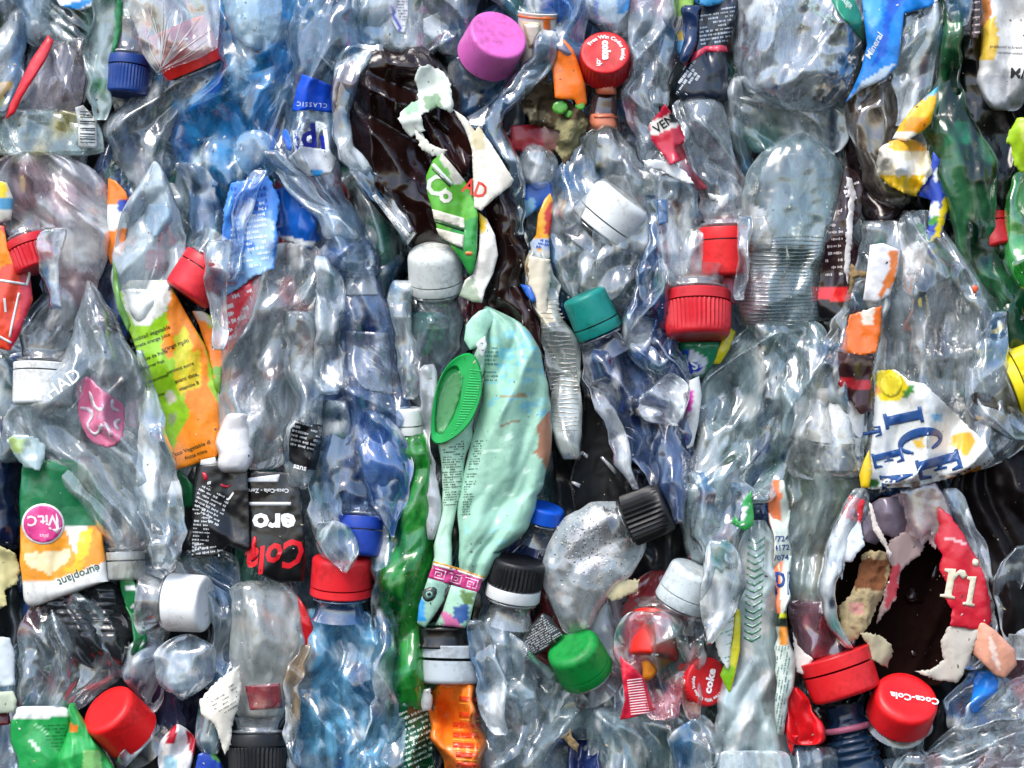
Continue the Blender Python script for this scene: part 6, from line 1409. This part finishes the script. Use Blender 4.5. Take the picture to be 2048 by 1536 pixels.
# ---------------------------------------------------------------- bottom centre
r = bottle('crushed_bottle', 'bottle with a black ribbed cap over a white tamper ring, right of the meander band', (1015, 1200, 0))
cap(r, (1038, 1118, 60), 54, 80, 80, 10, C('#15161a'), ribs=38, rib_amp=1.6, band_rgb=C('#e4e6e6'), blen=24, seed=24, neck_len=50, dome=8)
b = tube('body', [(1226, 950, 1050), (1270, 944, 1060), (1320, 950, 1050), (1370, 960, 1040)], 40, 32, r, mat='crisp', rgb=C('#b9bec2'), op=.34, pleat=18)
r, b = B('grey sparkling clear bottle at the bottom edge right of the orange bottle', [(1240, 950, 1010), (1300, 960, 1070), (1350, 962, 1130), (1400, 960, 1160), (1460, 960, 1178), (1520, 965, 1180), (1590, 970, 1180)], 54, 38, mat='crisp', rgb=C('#abb9bb'), op=.32, tint=(.84, .9, .9), big=26, pleat=20, la=90, lb=44, mottle=[(C('#e9eef0'), .6, 26, .68), (C('#4a6f70'), .4, 40, .66)])
L('wisp of straw stuck to the grey sparkling bottle', [(1140, 1440), (1144, 1474), (1158, 1490), (1154, 1504), (1136, 1488), (1128, 1478), (1138, 1470)], 70, name='straw_wisp', cat='straw', mat='dirt', rgb=C('#c9a877'), tear=2, bulge=4, width=5)
r = bottle('crushed_bottle', 'frothy grey bottle slanting up to a black ribbed cap, lower centre', (1200, 1120, 0))
cap(r, (1334, 1012, 72), 50, 82, 22, 8, C('#17181b'), ribs=32, rib_amp=2.2, seed=25, band=False, neck_len=30, neck_rgb=C('#4a4a4c'), neck_op=.6)
b = tube('body', [(1240, 998, 1290, 1052), (1200, 1006, 1282, 1090), (1156, 1032, 1264, 1124), (1112, 1066, 1244, 1154), (1094, 1112, 1216, 1184), (1092, 1160, 1186, 1218), (1104, 1212, 1164, 1258), (1122, 1258, 1142, 1274)], 88, 40, r, mat='soft', rgb=C('#b7b4ae'), op=.62, tint=(.9, .89, .87), big=16, pleat=5, la=80, lb=70, e1=10, paint=[([(1150, 1060), (1200, 1020), (1250, 1050), (1230, 1110), (1170, 1150), (1130, 1120)], (.82, .83, .84, .78))], mottle=[(C('#e9eaea'), .7, 12, .66), (C('#77726c'), .6, 34, .7), (C('#b27580'), .5, 40, .8)])
rsb = random.Random(8)
V, F = [], []
for k in range(420):
    x0 = rsb.gauss(1185, 38); y0 = rsb.gauss(1090, 40)
    d = drop([b], x0, y0, None)
    if d is None: continue
    q = rsb.uniform(.9, 2.6); n0 = len(V)
    V.append(P(x0, y0, d + q * .8))
    for a in range(6): V.append(P(x0 + q * math.cos(a * 1.047), y0 + q * math.sin(a * 1.047), d - .2))
    for a in range(6): F.append([n0, n0 + 1 + (a + 1) % 6, n0 + 1 + a])
V = np.array([tuple(v) for v in V]); c_ = np.ones((len(V), 4)) * np.array([.78, .79, .8, .8]); c_[:len(V) // 14 * 7, :3] = .06
o = finish('froth_bubbles', V, F, 'crisp', b, c_, np.full((len(V), 3), .97)); o['kind'] = 'stuff'
L('yellowish crumpled paper wad at the right end of the frothy bottle', [(1210, 1190), (1230, 1164), (1256, 1158), (1280, 1160), (1276, 1180), (1250, 1194), (1226, 1204)], 60, mat='paper', rgb=C('#cfc39c'), tear=4)
r = bottle('crushed_bottle', 'clear bottle with a partly hidden bright blue ring cap, right of the mint carton', (1080, 1050, 0))
cap(r, (1092, 1012, 30), 40, 30, 76, 14, C('#0f56c9'), ribs=0, seed=26, band=False, neck_len=46, neck_rgb=C('#6a7d90'), neck_op=.5)
tube('body', [(1066, 1050, 1125), (1090, 1030, 1110), (1130, 1010, 1090)], 20, 26, r, mat='film', rgb=C('#123a78'), op=.75, tint=(.2, .4, .7))
w = L('dark label with dense grey small print below the frothy bottle', [(1084, 1226), (1100, 1232), (1128, 1268), (1110, 1282), (1068, 1316), (1048, 1328), (1036, 1300), (1050, 1264)], 64, rgb=C('#26282b'), mat='print')
print_lines(w, [(1084, 1230), (1124, 1268), (1052, 1324), (1040, 1296)], 30, 4.6, 3, C('#b5b9ba'), seed=33, wl=(4, 12), fill=.95)
r = bottle('crushed_bottle', 'bottle with a smooth green cap facing up left, lower centre', (1180, 1340, 0))
cap(r, (1142, 1290, 76), 56, 78, 118, 30, C('#128a3a'), ribs=0, seed=27, dome=14, blen=20, gap=2, neck_len=40)
tube('body', [(1330, 1110, 1250), (1370, 1090, 1262), (1420, 1080, 1260), (1480, 1090, 1240)], 30, 34, r, mat='crisp', rgb=C('#8d9a9a'), op=.3)
r = bottle('crushed_bottle', 'clear bottle with a matt white cap tilted up right, lower right of centre', (1380, 1240, 0))
cap(r, (1394, 1138, 72), 54, 78, 66, 14, C('#c9d3d6'), ribs=0, seed=28, dome=12, blen=24, gap=2, neck_len=40)
b = tube('body', [(1206, 1326, 1420), (1250, 1330, 1432), (1300, 1330, 1436), (1350, 1330, 1430), (1400, 1326, 1410), (1440, 1310, 1380)], 48, 32, r, mat='crisp', rgb=C('#a39e9c'), op=.32, tint=(.9, .88, .87))
r = bottle('crushed_bottle', 'red and orange two-tone cap wrapped in clear film, lower right of centre', (1300, 1280, 0))
cap(r, (1306, 1318, 44), 52, 90, 262, 20, C('#dd2a20'), ribs=0, seed=29, dome=8, band_rgb=C('#dd2a20'), neck_len=20)
tube('inner_piece', [(1300, 1262, 1350), (1324, 1270, 1340), (1348, 1276, 1310), (1362, 1280, 1298)], 66, 14, r, mat='print', rgb=C('#c9781c'), op=1, big=6, pleat=4)
fw = tube('film', [(1222, 1262, 1350), (1260, 1244, 1368), (1310, 1240, 1376), (1350, 1264, 1376), (1400, 1290, 1362), (1440, 1300, 1350)], 82, 20, r, mat='crisp', rgb=C('#dca3ae'), op=.34, tint=(.98, .9, .91), pleat=20, la=120, lb=24)
w = L('crumpled red label with white barcode-like print below the red and orange cap', [(1240, 1312), (1262, 1330), (1288, 1356), (1302, 1400), (1312, 1420), (1262, 1436), (1240, 1440), (1250, 1400), (1244, 1352)], 90, rgb=C('#d92540'), pleat=10, la=60, lb=14, amp=1.2)
for i in range(14):
    yy = 1360 + i * 5.2
    patch('bar', w, [(1254 + i * .6, yy), (1284 + i * 1.2, yy - 4), (1284 + i * 1.2, yy - 1.4), (1254 + i * .6, yy + 2.6)], C('#ecc7cc'), off=.8, bvh=False)
r = bottle('crushed_bottle', 'bottle with a second red cap lettered coke, turned on its side, bottom right of centre', (1410, 1370, 0))
c, bs2, top2 = cap(r, (1416, 1364, 64), 50, 60, 8, 62, C('#c4141e'), ribs=36, rib_amp=1.2, band=False, dome=5, seed=30, neck_len=30)
captext(c, top2, bs2, [('Free Win Codes Inside', (0, 0), 7, 150, 35, .3, WHITE), ('coke', (4, 2), 17, 76, None, 1.2, C('#f3e8ec'))])
r, b = B('clear reddish film sleeve in front of the left side of the second coke cap', [(1280, 1384, 1420), (1320, 1370, 1412), (1370, 1362, 1396), (1410, 1368, 1392), (1440, 1376, 1396)], 74, 10, mat='crisp', rgb=C('#c99a94'), op=.36)
r, b = B('big grey-green clear bottle at the bottom edge below the red printed label', [(1410, 1180, 1340), (1450, 1176, 1400), (1500, 1180, 1420), (1590, 1190, 1430)], 50, 36, mat='crisp', rgb=C('#93a6a2'), op=.3, tint=(.82, .89, .87), big=26, pleat=20, mottle=[(C('#e4eaea'), .6, 26, .68)])
L('black sheet painted as the shade of a gap under the second coke cap', [(1480, 1420), (1500, 1400), (1520, 1480), (1510, 1590), (1440, 1590), (1450, 1500)], 42, name='shade_sheet', cat='plastic piece', mat='gloom', rgb=C('#0a0708'), bulge=-20)  # added sheet whose black stands for the dark of the gap
r, b = B('clear angular film fold at the bottom edge below the second coke cap', [(1330, 1470, 1410, 1420), (1340, 1500, 1420, 1450), (1350, 1540, 1440, 1480), (1360, 1590, 1450, 1520)], 64, 12, mat='crisp', rgb=C('#b7bcbf'), op=.34, pleat=22)
L('thin red label line under the clear angular fold, bottom edge', [(1372, 1450), (1378, 1470), (1372, 1510), (1360, 1560), (1352, 1540), (1362, 1490)], 40, rgb=C('#c52632'))
r, b = B('navy plastic showing at the bottom edge, centre right', [(1480, 1140, 1200), (1520, 1130, 1210), (1580, 1120, 1220)], 34, 20, mat='dark', rgb=C('#14244f'), op=.9)

# ---------------------------------------------------------------- bottom right
r, b = B('long pale bottle with green zigzag stripes down its sleeve, lower right of centre', [(1040, 1490, 1540), (1090, 1480, 1556), (1150, 1478, 1562), (1220, 1470, 1566), (1300, 1462, 1568), (1380, 1448, 1570), (1460, 1440, 1572), (1580, 1436, 1570)], 76, 34, mat='soft', rgb=C('#d3dcd4'), op=.74, tint=(.93, .96, .94), pleat=16, la=180, lb=26, big=12, mottle=[(C('#eef1ee'), .85, 34, .6)])
for k in range(15):
    y0 = 1076 + k * 14
    x0 = 1496 - k * .6
    patch('green_stripe', b, [(x0, y0), (x0 + 16, y0 + 8), (x0 + 34, y0 - 3), (x0 + 34, y0 + 2), (x0 + 16, y0 + 13), (x0, y0 + 5)], C('#3f9a72'), off=.8, bvh=False, mat='soft', op=.85)
w = L('crumpled white label with thin green lines, left of the zigzag sleeve', [(1480, 1110), (1486, 1150), (1470, 1200), (1468, 1240), (1462, 1290), (1456, 1340), (1436, 1310), (1430, 1280), (1448, 1240), (1444, 1220), (1462, 1180), (1474, 1140)], 88, rgb=C('#e1e6e0'), tear=3, mat='paper', pleat=12, la=50, lb=16)
print_lines(w, [(1456, 1190), (1474, 1190), (1458, 1330), (1434, 1290)], 20, 8, 3, C('#5fa585'), seed=34, wl=(10, 20))
L('yellow and lime film strip beside the second coke cap', [(1470, 1216), (1482, 1220), (1480, 1300), (1470, 1350), (1460, 1390), (1440, 1350), (1452, 1320), (1464, 1280)], 82, rgb=C('#d8cf20'), bulge=6, width=8, paint=[([(1440, 1330), (1470, 1330), (1462, 1392), (1440, 1360)], (*C('#86c222'), 1))])
r, b = B('narrow orange and green sleeve edge with dark lettering, lower right', [(960, 1540, 1580), (1040, 1542, 1578), (1120, 1546, 1576), (1200, 1546, 1580), (1280, 1548, 1582), (1380, 1550, 1582), (1470, 1548, 1572)], 84, 10, mat='print', rgb=C('#c7d3c8'), op=1, la=160, lb=14, paint=[([(1530, 960), (1562, 960), (1562, 1232), (1530, 1232)], (*C('#e07a4e'), 1)), ([(1530, 1228), (1590, 1222), (1590, 1252), (1530, 1256)], (*C('#16251c'), 1)), ([(1560, 1256), (1578, 1256), (1574, 1290), (1560, 1290)], (*C('#d98a2a'), 1)), ([(1560, 1230), (1590, 1228), (1590, 1236), (1560, 1238)], (*C('#c9d62a'), 1))])
for (tx, yy, sz) in (('7724', 1078, 11), ('.4172', 1096, 11), ('7074', 1116, 11)): lettering(tx, b, (1562, yy), sz, 4, C('#253a78'), bold=.3)
lettering('Id', b, (1566, 1164), 46, 180, C('#17397c'), bold=1.0, wide=.7)
print_lines(b, [(1550, 1290), (1580, 1290), (1574, 1460), (1552, 1460)], 80, 6, 3, C('#4a7a80'), seed=35)

hole = [(1688, 1060), (1740, 1010), (1810, 990), (1870, 1010), (1920, 1080), (1950, 1160), (1960, 1240), (1930, 1310), (1880, 1350), (1810, 1370), (1750, 1340), (1700, 1300), (1650, 1240), (1650, 1160), (1664, 1100)]
r = thing('torn_bottle', 'big torn bottle with a gaping black hole and ragged red and white label, lower right', 'bottle', (1800, 1180, 0))
sheet('hollow', [(1690, 1040), (1760, 990), (1880, 1000), (1930, 1080), (1975, 1180), (1980, 1260), (1940, 1330), (1880, 1370), (1800, 1380), (1730, 1350), (1670, 1290), (1640, 1220), (1650, 1120)], -20, r, mat='void', rgb=C('#180b09'), bulge=-70, width=120, amp=1, big=10)  # near-black colour stands for the shade inside the hole
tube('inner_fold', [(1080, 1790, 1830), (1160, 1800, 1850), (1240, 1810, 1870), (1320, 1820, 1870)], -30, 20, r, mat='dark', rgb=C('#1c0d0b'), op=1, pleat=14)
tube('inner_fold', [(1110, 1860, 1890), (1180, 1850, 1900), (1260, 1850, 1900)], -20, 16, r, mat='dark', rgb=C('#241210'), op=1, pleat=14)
tube('left_wall', [(975, 1706, 1740), (1030, 1680, 1722), (1090, 1656, 1694), (1150, 1642, 1672), (1210, 1642, 1668), (1260, 1656, 1686), (1300, 1690, 1710)], 76, 14, r, mat='crisp', rgb=C('#c7c0b8'), op=.55, la=140, lb=16)
tube('right_wall', [(975, 1880, 1920), (1040, 1900, 1950), (1120, 1920, 1980), (1200, 1940, 1996), (1280, 1930, 1990), (1340, 1890, 1960)], 60, 18, r, mat='crisp', rgb=C('#a89a9c'), op=.4, la=140, lb=16)
sheet('torn_white_label', [(1700, 990), (1730, 1000), (1722, 1050), (1730, 1090), (1712, 1110), (1706, 1124), (1690, 1124), (1684, 1160), (1676, 1136), (1664, 1170), (1654, 1190), (1650, 1160), (1660, 1100), (1676, 1050)], 86, r, rgb=C('#dfe6ea'), tear=3, paint=[([(1690, 980), (1736, 980), (1724, 1046), (1680, 1040)], (*C('#d3202e'), 1)), ([(1680, 1036), (1720, 1044), (1718, 1050), (1678, 1042)], (*WHITE, 1))], bulge=10, width=14)
sheet('torn_white_label', [(1640, 1186), (1652, 1196), (1660, 1220), (1682, 1250), (1700, 1290), (1690, 1296), (1662, 1256), (1644, 1226)], 84, r, rgb=WHITE, tear=3, bulge=6)
sheet('flesh_lining', [(1770, 1000), (1800, 984), (1850, 985), (1888, 1010), (1900, 1060), (1884, 1076), (1870, 1100), (1856, 1082), (1838, 1100), (1820, 1084), (1800, 1110), (1784, 1090), (1776, 1050)], 52, r, mat='print', rgb=C('#a8898d'), tear=6, amp=1.3, paint=[([(1850, 1010), (1890, 1020), (1890, 1040), (1850, 1034)], (*C('#b8404e'), 1)), ([(1800, 1010), (1840, 1004), (1836, 1040), (1806, 1050)], (*C('#5d525c'), 1))])
sheet('paper_string', [(1738, 1004), (1744, 1010), (1756, 1050), (1772, 1080), (1784, 1108), (1780, 1116), (1766, 1090), (1744, 1056)], 74, r, mat='paper', rgb=C('#d9cfc6'), tear=3, bulge=4, width=5)
sheet('brown_wet_paper', [(1740, 1100), (1764, 1104), (1780, 1110), (1782, 1140), (1768, 1190), (1752, 1216), (1740, 1250), (1730, 1262), (1712, 1280), (1698, 1284), (1672, 1288), (1680, 1240), (1676, 1214), (1702, 1190), (1716, 1150), (1724, 1110)], 70, r, mat='dirt', rgb=C('#b3a07a'), tear=6, amp=1.4, la=40, lb=30, bulge=14, width=18, paint=[([(1714, 1120), (1776, 1116), (1770, 1180), (1706, 1180)], (*C('#7a4e33'), 1)), ([(1700, 1206), (1728, 1208), (1724, 1230), (1700, 1226)], (*C('#c98f84'), 1))])
sheet('brown_wet_paper', [(1716, 1262), (1760, 1270), (1784, 1290), (1786, 1302), (1776, 1336), (1752, 1324), (1728, 1316), (1736, 1290)], 66, r, mat='paper', rgb=C('#a39a80'), tear=5, amp=1.2)
sheet('grey_paper', [(1780, 1078), (1810, 1064), (1836, 1078), (1850, 1090), (1838, 1112), (1812, 1130), (1800, 1150), (1792, 1200), (1768, 1230), (1752, 1250), (1766, 1190), (1784, 1140), (1772, 1110)], 58, r, mat='paper', rgb=C('#8d7a78'), tear=6, paint=[([(1780, 1130), (1800, 1124), (1796, 1190), (1770, 1220)], (*C('#8e2a36'), 1))])
rl = sheet('red_label', [(1872, 1010), (1900, 1030), (1930, 1074), (1956, 1120), (1972, 1160), (1980, 1200), (1984, 1240), (1974, 1262), (1900, 1252), (1904, 1220), (1890, 1196), (1896, 1170), (1878, 1140), (1884, 1110), (1868, 1080), (1880, 1050), (1866, 1030)], 80, r, rgb=C('#c51e32'), tear=3, bulge=12, width=20, paint=[([(1890, 1072), (1930, 1086), (1930, 1090), (1888, 1076)], (*C('#e6b7bb'), 1))])
glyph('r', rl, (1910, 1156), 84, -10, C('#d5cdb4'))
glyph('i', rl, (1944, 1170), 84, -10, C('#d5cdb4'), .8)
patch('lettering', rl, smooth_poly([(1946, 1116), (1958, 1120), (1956, 1134), (1944, 1130)], 1), C('#d5cdb4'), off=2, mat='ink', bvh=False)
sheet('grey_torn_paper', [(1900, 1250), (1962, 1256), (1946, 1300), (1926, 1350), (1914, 1366), (1870, 1360), (1828, 1342), (1862, 1340), (1888, 1320), (1880, 1284), (1892, 1262)], 74, r, mat='paper', rgb=C('#b9b3a8'), tear=4, bulge=10, width=16)
sheet('clear_rim', [(1800, 980), (1870, 966), (1896, 1000), (1906, 1040), (1894, 1066), (1876, 1100), (1860, 1060), (1830, 1086), (1812, 1040)], 60, r, mat='crisp', rgb=C('#c3a9ae'), op=.5, tear=4, amp=1.3)
L('purplish grey film fold inside the torn bottle, upper part', [(1720, 1020), (1760, 996), (1800, 992), (1820, 1040), (1800, 1080), (1770, 1070), (1752, 1090), (1720, 1080)], 44, name='film_wrap', cat='plastic film', rgb=C('#6f6470'), mat='dark', amp=1.4)
r, b = B('bottle side coloured black as deep shadow at the right edge, lower half', [(900, 1930, 2080), (980, 1900, 2090), (1060, 1930, 2090), (1140, 1960, 2090), (1230, 1975, 2090), (1300, 1990, 2090)], 40, 30, mat='gloom', rgb=C('#0d0708'), op=1, pleat=8)  # the deep shadow is put into the black colour
r, b = B('thin clear curled film at the right edge beside the red ri label', [(1090, 2030, 2060), (1150, 1996, 2050), (1210, 1990, 2040), (1250, 2000, 2060), (1320, 2010, 2090)], 70, 10, mat='crisp', rgb=C('#9a9598'), op=.24, pleat=14)
w = L('peach coloured label tongue below the red ri label', [(1960, 1240), (1990, 1260), (2030, 1300), (2034, 1330), (2010, 1356), (1990, 1350), (1960, 1320), (1936, 1300), (1950, 1268)], 78, rgb=C('#d89a80'), bulge=12, width=20, paint=[([(1976, 1270), (1990, 1290), (2004, 1340), (1996, 1340), (1980, 1300)], (*C('#efd3c4'), 1))])
r = bottle('crushed_bottle', 'clear bottle with a shiny light blue label patch, right of the white-lettered red cap', (1940, 1400, 0))
b = tube('body', [(1900, 1480, 1950, 1490), (1894, 1420, 1970, 1440), (1920, 1370, 1996, 1400), (1940, 1340, 2000, 1350)], 50, 26, r, mat='crisp', rgb=C('#7f9fc4'), op=.4, tint=(.7, .82, .94))
patch('blue_label', b, smooth_poly([(1950, 1342), (1976, 1340), (1998, 1360), (1994, 1388), (1968, 1410), (1954, 1428), (1940, 1424), (1944, 1390)], 1), C('#1f7fe0'))
r = bottle('crushed_bottle', 'dark navy ribbed bottle neck under a large red two-ring cap, lower right', (1690, 1400, 0))
cap(r, (1694, 1390, 56), 72, 84, 288, 4, C('#d31f26'), ribs=0, seed=31, dome=10, blen=26, gap=4, neck=False)
bs = basis(288 - 6, 6)
q = P(1712, 1520, 24)
lathe('neck', q, bs, [(40, -110), (38, -96), (36, -84), (52, -70), (52, -62), (40, -58), (40, -46), (50, -42), (50, -36), (44, -32), (50, -26), (50, -20), (44, -16), (50, -10), (50, -4), (46, 0), (52, 12), (56, 40)], r, 'dark', C('#0f2740'), seg=64, open_ends=True)
lathe('pink_ring', q, bs, [(42, -72), (54, -72), (54.5, -60), (42, -60)], r, 'cap', C('#b5647c'), seg=64, open_ends=True)
r, b = B('maroon clear bottle shoulder above the large red two-ring cap', [(1200, 1580, 1660), (1240, 1586, 1680), (1280, 1596, 1700), (1320, 1604, 1690)], 56, 26, mat='crisp', rgb=C('#7c5862'), op=.5, tint=(.7, .5, .55), mottle=[(C('#d98ca0'), .6, 26, .7)])
L('white torn paper tongue left of the large red two-ring cap', [(1586, 1264), (1596, 1290), (1612, 1306), (1626, 1318), (1616, 1336), (1610, 1350), (1594, 1344), (1588, 1310)], 76, mat='paper', rgb=C('#dcd9d2'), tear=3, bulge=5, width=8)
r = thing('fringed_label', 'bright red pleated label hanging like a tassel, bottom right of centre', 'label', (1606, 1440, 60))
tube('film', [(1374, 1582, 1606), (1400, 1576, 1622), (1430, 1570, 1636), (1460, 1568, 1652), (1490, 1574, 1648)], 86, 10, r, mat='print', rgb=C('#d4151f'), op=1, pleat=26, la=140, lb=12, big=5, wob=6)
tube('tail', [(1470, 1572, 1600), (1495, 1576, 1596), (1512, 1584, 1592)], 84, 6, r, mat='print', rgb=C('#d4151f'), op=1, pleat=10)
r = bottle('crushed_bottle', 'bottle with a domed red cap with white cola script, bottom right', (1810, 1420, 0))
c, bs3, top3 = cap(r, (1815, 1392, 92), 66, 62, 78, 44, C('#dc1a20'), ribs=0, band=False, dome=14, seed=32, neck_len=20)
captext(c, top3, bs3, [('Coca-Cola', (14, -4), 15, 176, None, .7, WHITE)])
tube('collar', [(1430, 1738, 1870), (1462, 1744, 1866), (1484, 1770, 1840), (1492, 1790, 1824)], 66, 40, r, mat='crisp', rgb=C('#a05058'), op=.3, tint=(.9, .7, .7))
r, b = B('clear grey bottle in the bottom right corner crossed by a sharp diagonal fold', [(1790, 1590, 1870, 1480), (1850, 1590, 1920, 1440), (1900, 1600, 1975, 1405), (1960, 1600, 2030, 1370), (2020, 1600, 2090, 1330), (2080, 1560, 2110, 1330)], 70, 30, mat='crisp', rgb=C('#b3bab9'), op=.32, tint=(.86, .89, .89), big=26, pleat=20, mottle=[(C('#d8a7ad'), .5, 34, .7), (C('#e8eced'), .6, 30, .68)])
r, b = B('round pale bottle rim at the bottom edge below the cola script cap', [(1500, 1800, 1870), (1530, 1790, 1884), (1580, 1780, 1890)], 76, 20, mat='crisp', rgb=C('#c3cccb'), op=.36, e0=3)
r, b = B('grey clear bottle wall between the zigzag bottle and the dark navy neck, bottom', [(1490, 1580, 1680), (1530, 1576, 1690), (1590, 1570, 1700)], 60, 24, mat='crisp', rgb=C('#9aa19a'), op=.34)
r, b = B('white scrunched film at the bottom edge left of the dark navy neck', [(1500, 1440, 1560), (1540, 1436, 1580), (1590, 1430, 1580)], 90, 12, mat='soft', rgb=C('#dfe3df'), op=.75, pleat=16)

# ---------------------------------------------------------------- clear film lying over some of the caps
OVER = dict(mat='crisp', rgb=C('#dfe9ee'), op=.26, tint=(.97, .98, .99), pleat=18)
B('clear film wedge lapping over the top of the red cap below the royal blue cap', [(1040, 640, 690), (1080, 640, 712), (1110, 652, 716), (1132, 670, 706), (1148, 684, 696)], 112, 6, e1=3, la=120, lb=18, **OVER)
B('clear film strip lying over the right end of the red cap by the blue label', [(480, 420, 450), (530, 414, 448), (580, 418, 446), (640, 424, 448), (700, 430, 450)], 112, 6, la=120, lb=16, **OVER)
B('hazy film sheet covering the right side of the tilted matt white cap', [(1080, 1410, 1470), (1130, 1404, 1480), (1180, 1400, 1476), (1240, 1404, 1450), (1290, 1408, 1430)], 128, 8, la=120, lb=24, **OVER)
B('clear film tongue over the lower left of the silver-grey ring cap', [(1240, 936, 962), (1290, 940, 984), (1340, 950, 1000), (1400, 962, 1010), (1470, 980, 1016)], 98, 8, la=120, lb=18, **OVER)
B('thin film fold across the ribbed red cap at the left edge', [(455, 88, 130), (490, 82, 124), (530, 84, 120), (575, 92, 126), (620, 100, 130)], 96, 6, la=120, lb=16, **OVER)
B('clear film edge crossing the right side of the smooth red cap under the bright bottle', [(430, 1474, 1500), (480, 1470, 1500), (540, 1472, 1498), (600, 1470, 1490)], 108, 6, la=120, lb=16, **OVER)


# ================================================================ grime lying on everything
def grit():
    """flakes of dirt, paper and plastic stuck all over the face of the bale"""
    trees = list(REG.values())
    rs = random.Random(77)
    V, F, Cc = [], [], []
    pal = [(.10, .08, .06), (.16, .13, .09), (.05, .05, .05), (.62, .62, .58), (.75, .76, .76), (.34, .27, .18), (.5, .44, .3)]
    for _ in range(2600):
        x, y = rs.uniform(-60, 2110), rs.uniform(-60, 1600)
        p0 = P(x, y, 300); dv = (P(x, y, -300) - p0).normalized()
        best = None
        for t_ in trees:
            h = t_.ray_cast(p0, dv)
            if h[0] is not None and (best is None or h[0].y < best[0].y): best = h
        if best is None: continue
        if vnoise(np.array([x / 90]), np.array([y / 90]), 3.7)[0] < .42 and rs.random() < .75: continue
        nn = best[1]
        if nn.y > 0: nn = -nn
        q = rs.choice((.7, .9, 1.1, 1.4, 2.2)) * rs.uniform(.7, 1.2) * S
        u = nn.cross(Vector((rs.uniform(-1, 1), rs.uniform(-1, 1), rs.uniform(-1, 1)))).normalized(); v = nn.cross(u)
        el = rs.uniform(.5, 2.4)
        c0 = best[0] + nn * .5 * S; k = len(V); m = rs.choice((4, 5, 6))
        V.append(c0 + nn * q * .5)
        for a in range(m):
            th = a / m * 6.283; r_ = q * rs.uniform(.6, 1.2)
            V.append(c0 + u * (r_ * el * math.cos(th)) + v * (r_ * math.sin(th)))
        for a in range(m): F.append([k, k + 1 + a, k + 1 + (a + 1) % m])
        c = rs.choice(pal); Cc += [c] * (m + 1)
    o = finish('grit', np.array([tuple(v) for v in V]), F, 'paper', None, np.array(Cc), origin=np.array(P(1024, 768, 60)))
    o['kind'] = 'stuff'
grit()

# kinds that come many times share a group
GROUPS = {'bottle': 'crushed bottles packed into the bale', 'label': 'label scraps pressed between the bottles', 'wrapper': 'film wrappers caught in the bale',
          'plastic film': 'loose clear and coloured films', 'plastic piece': 'loose plastic pieces', 'leaf': 'leaves caught in the bale', 'dirt': 'clumps of dry dirt', 'carton': 'crushed drink cartons'}
for o in list(scene.objects):
    if o.parent is None and o.get('category') in GROUPS and not o.get('group'): o['group'] = GROUPS[o['category']]
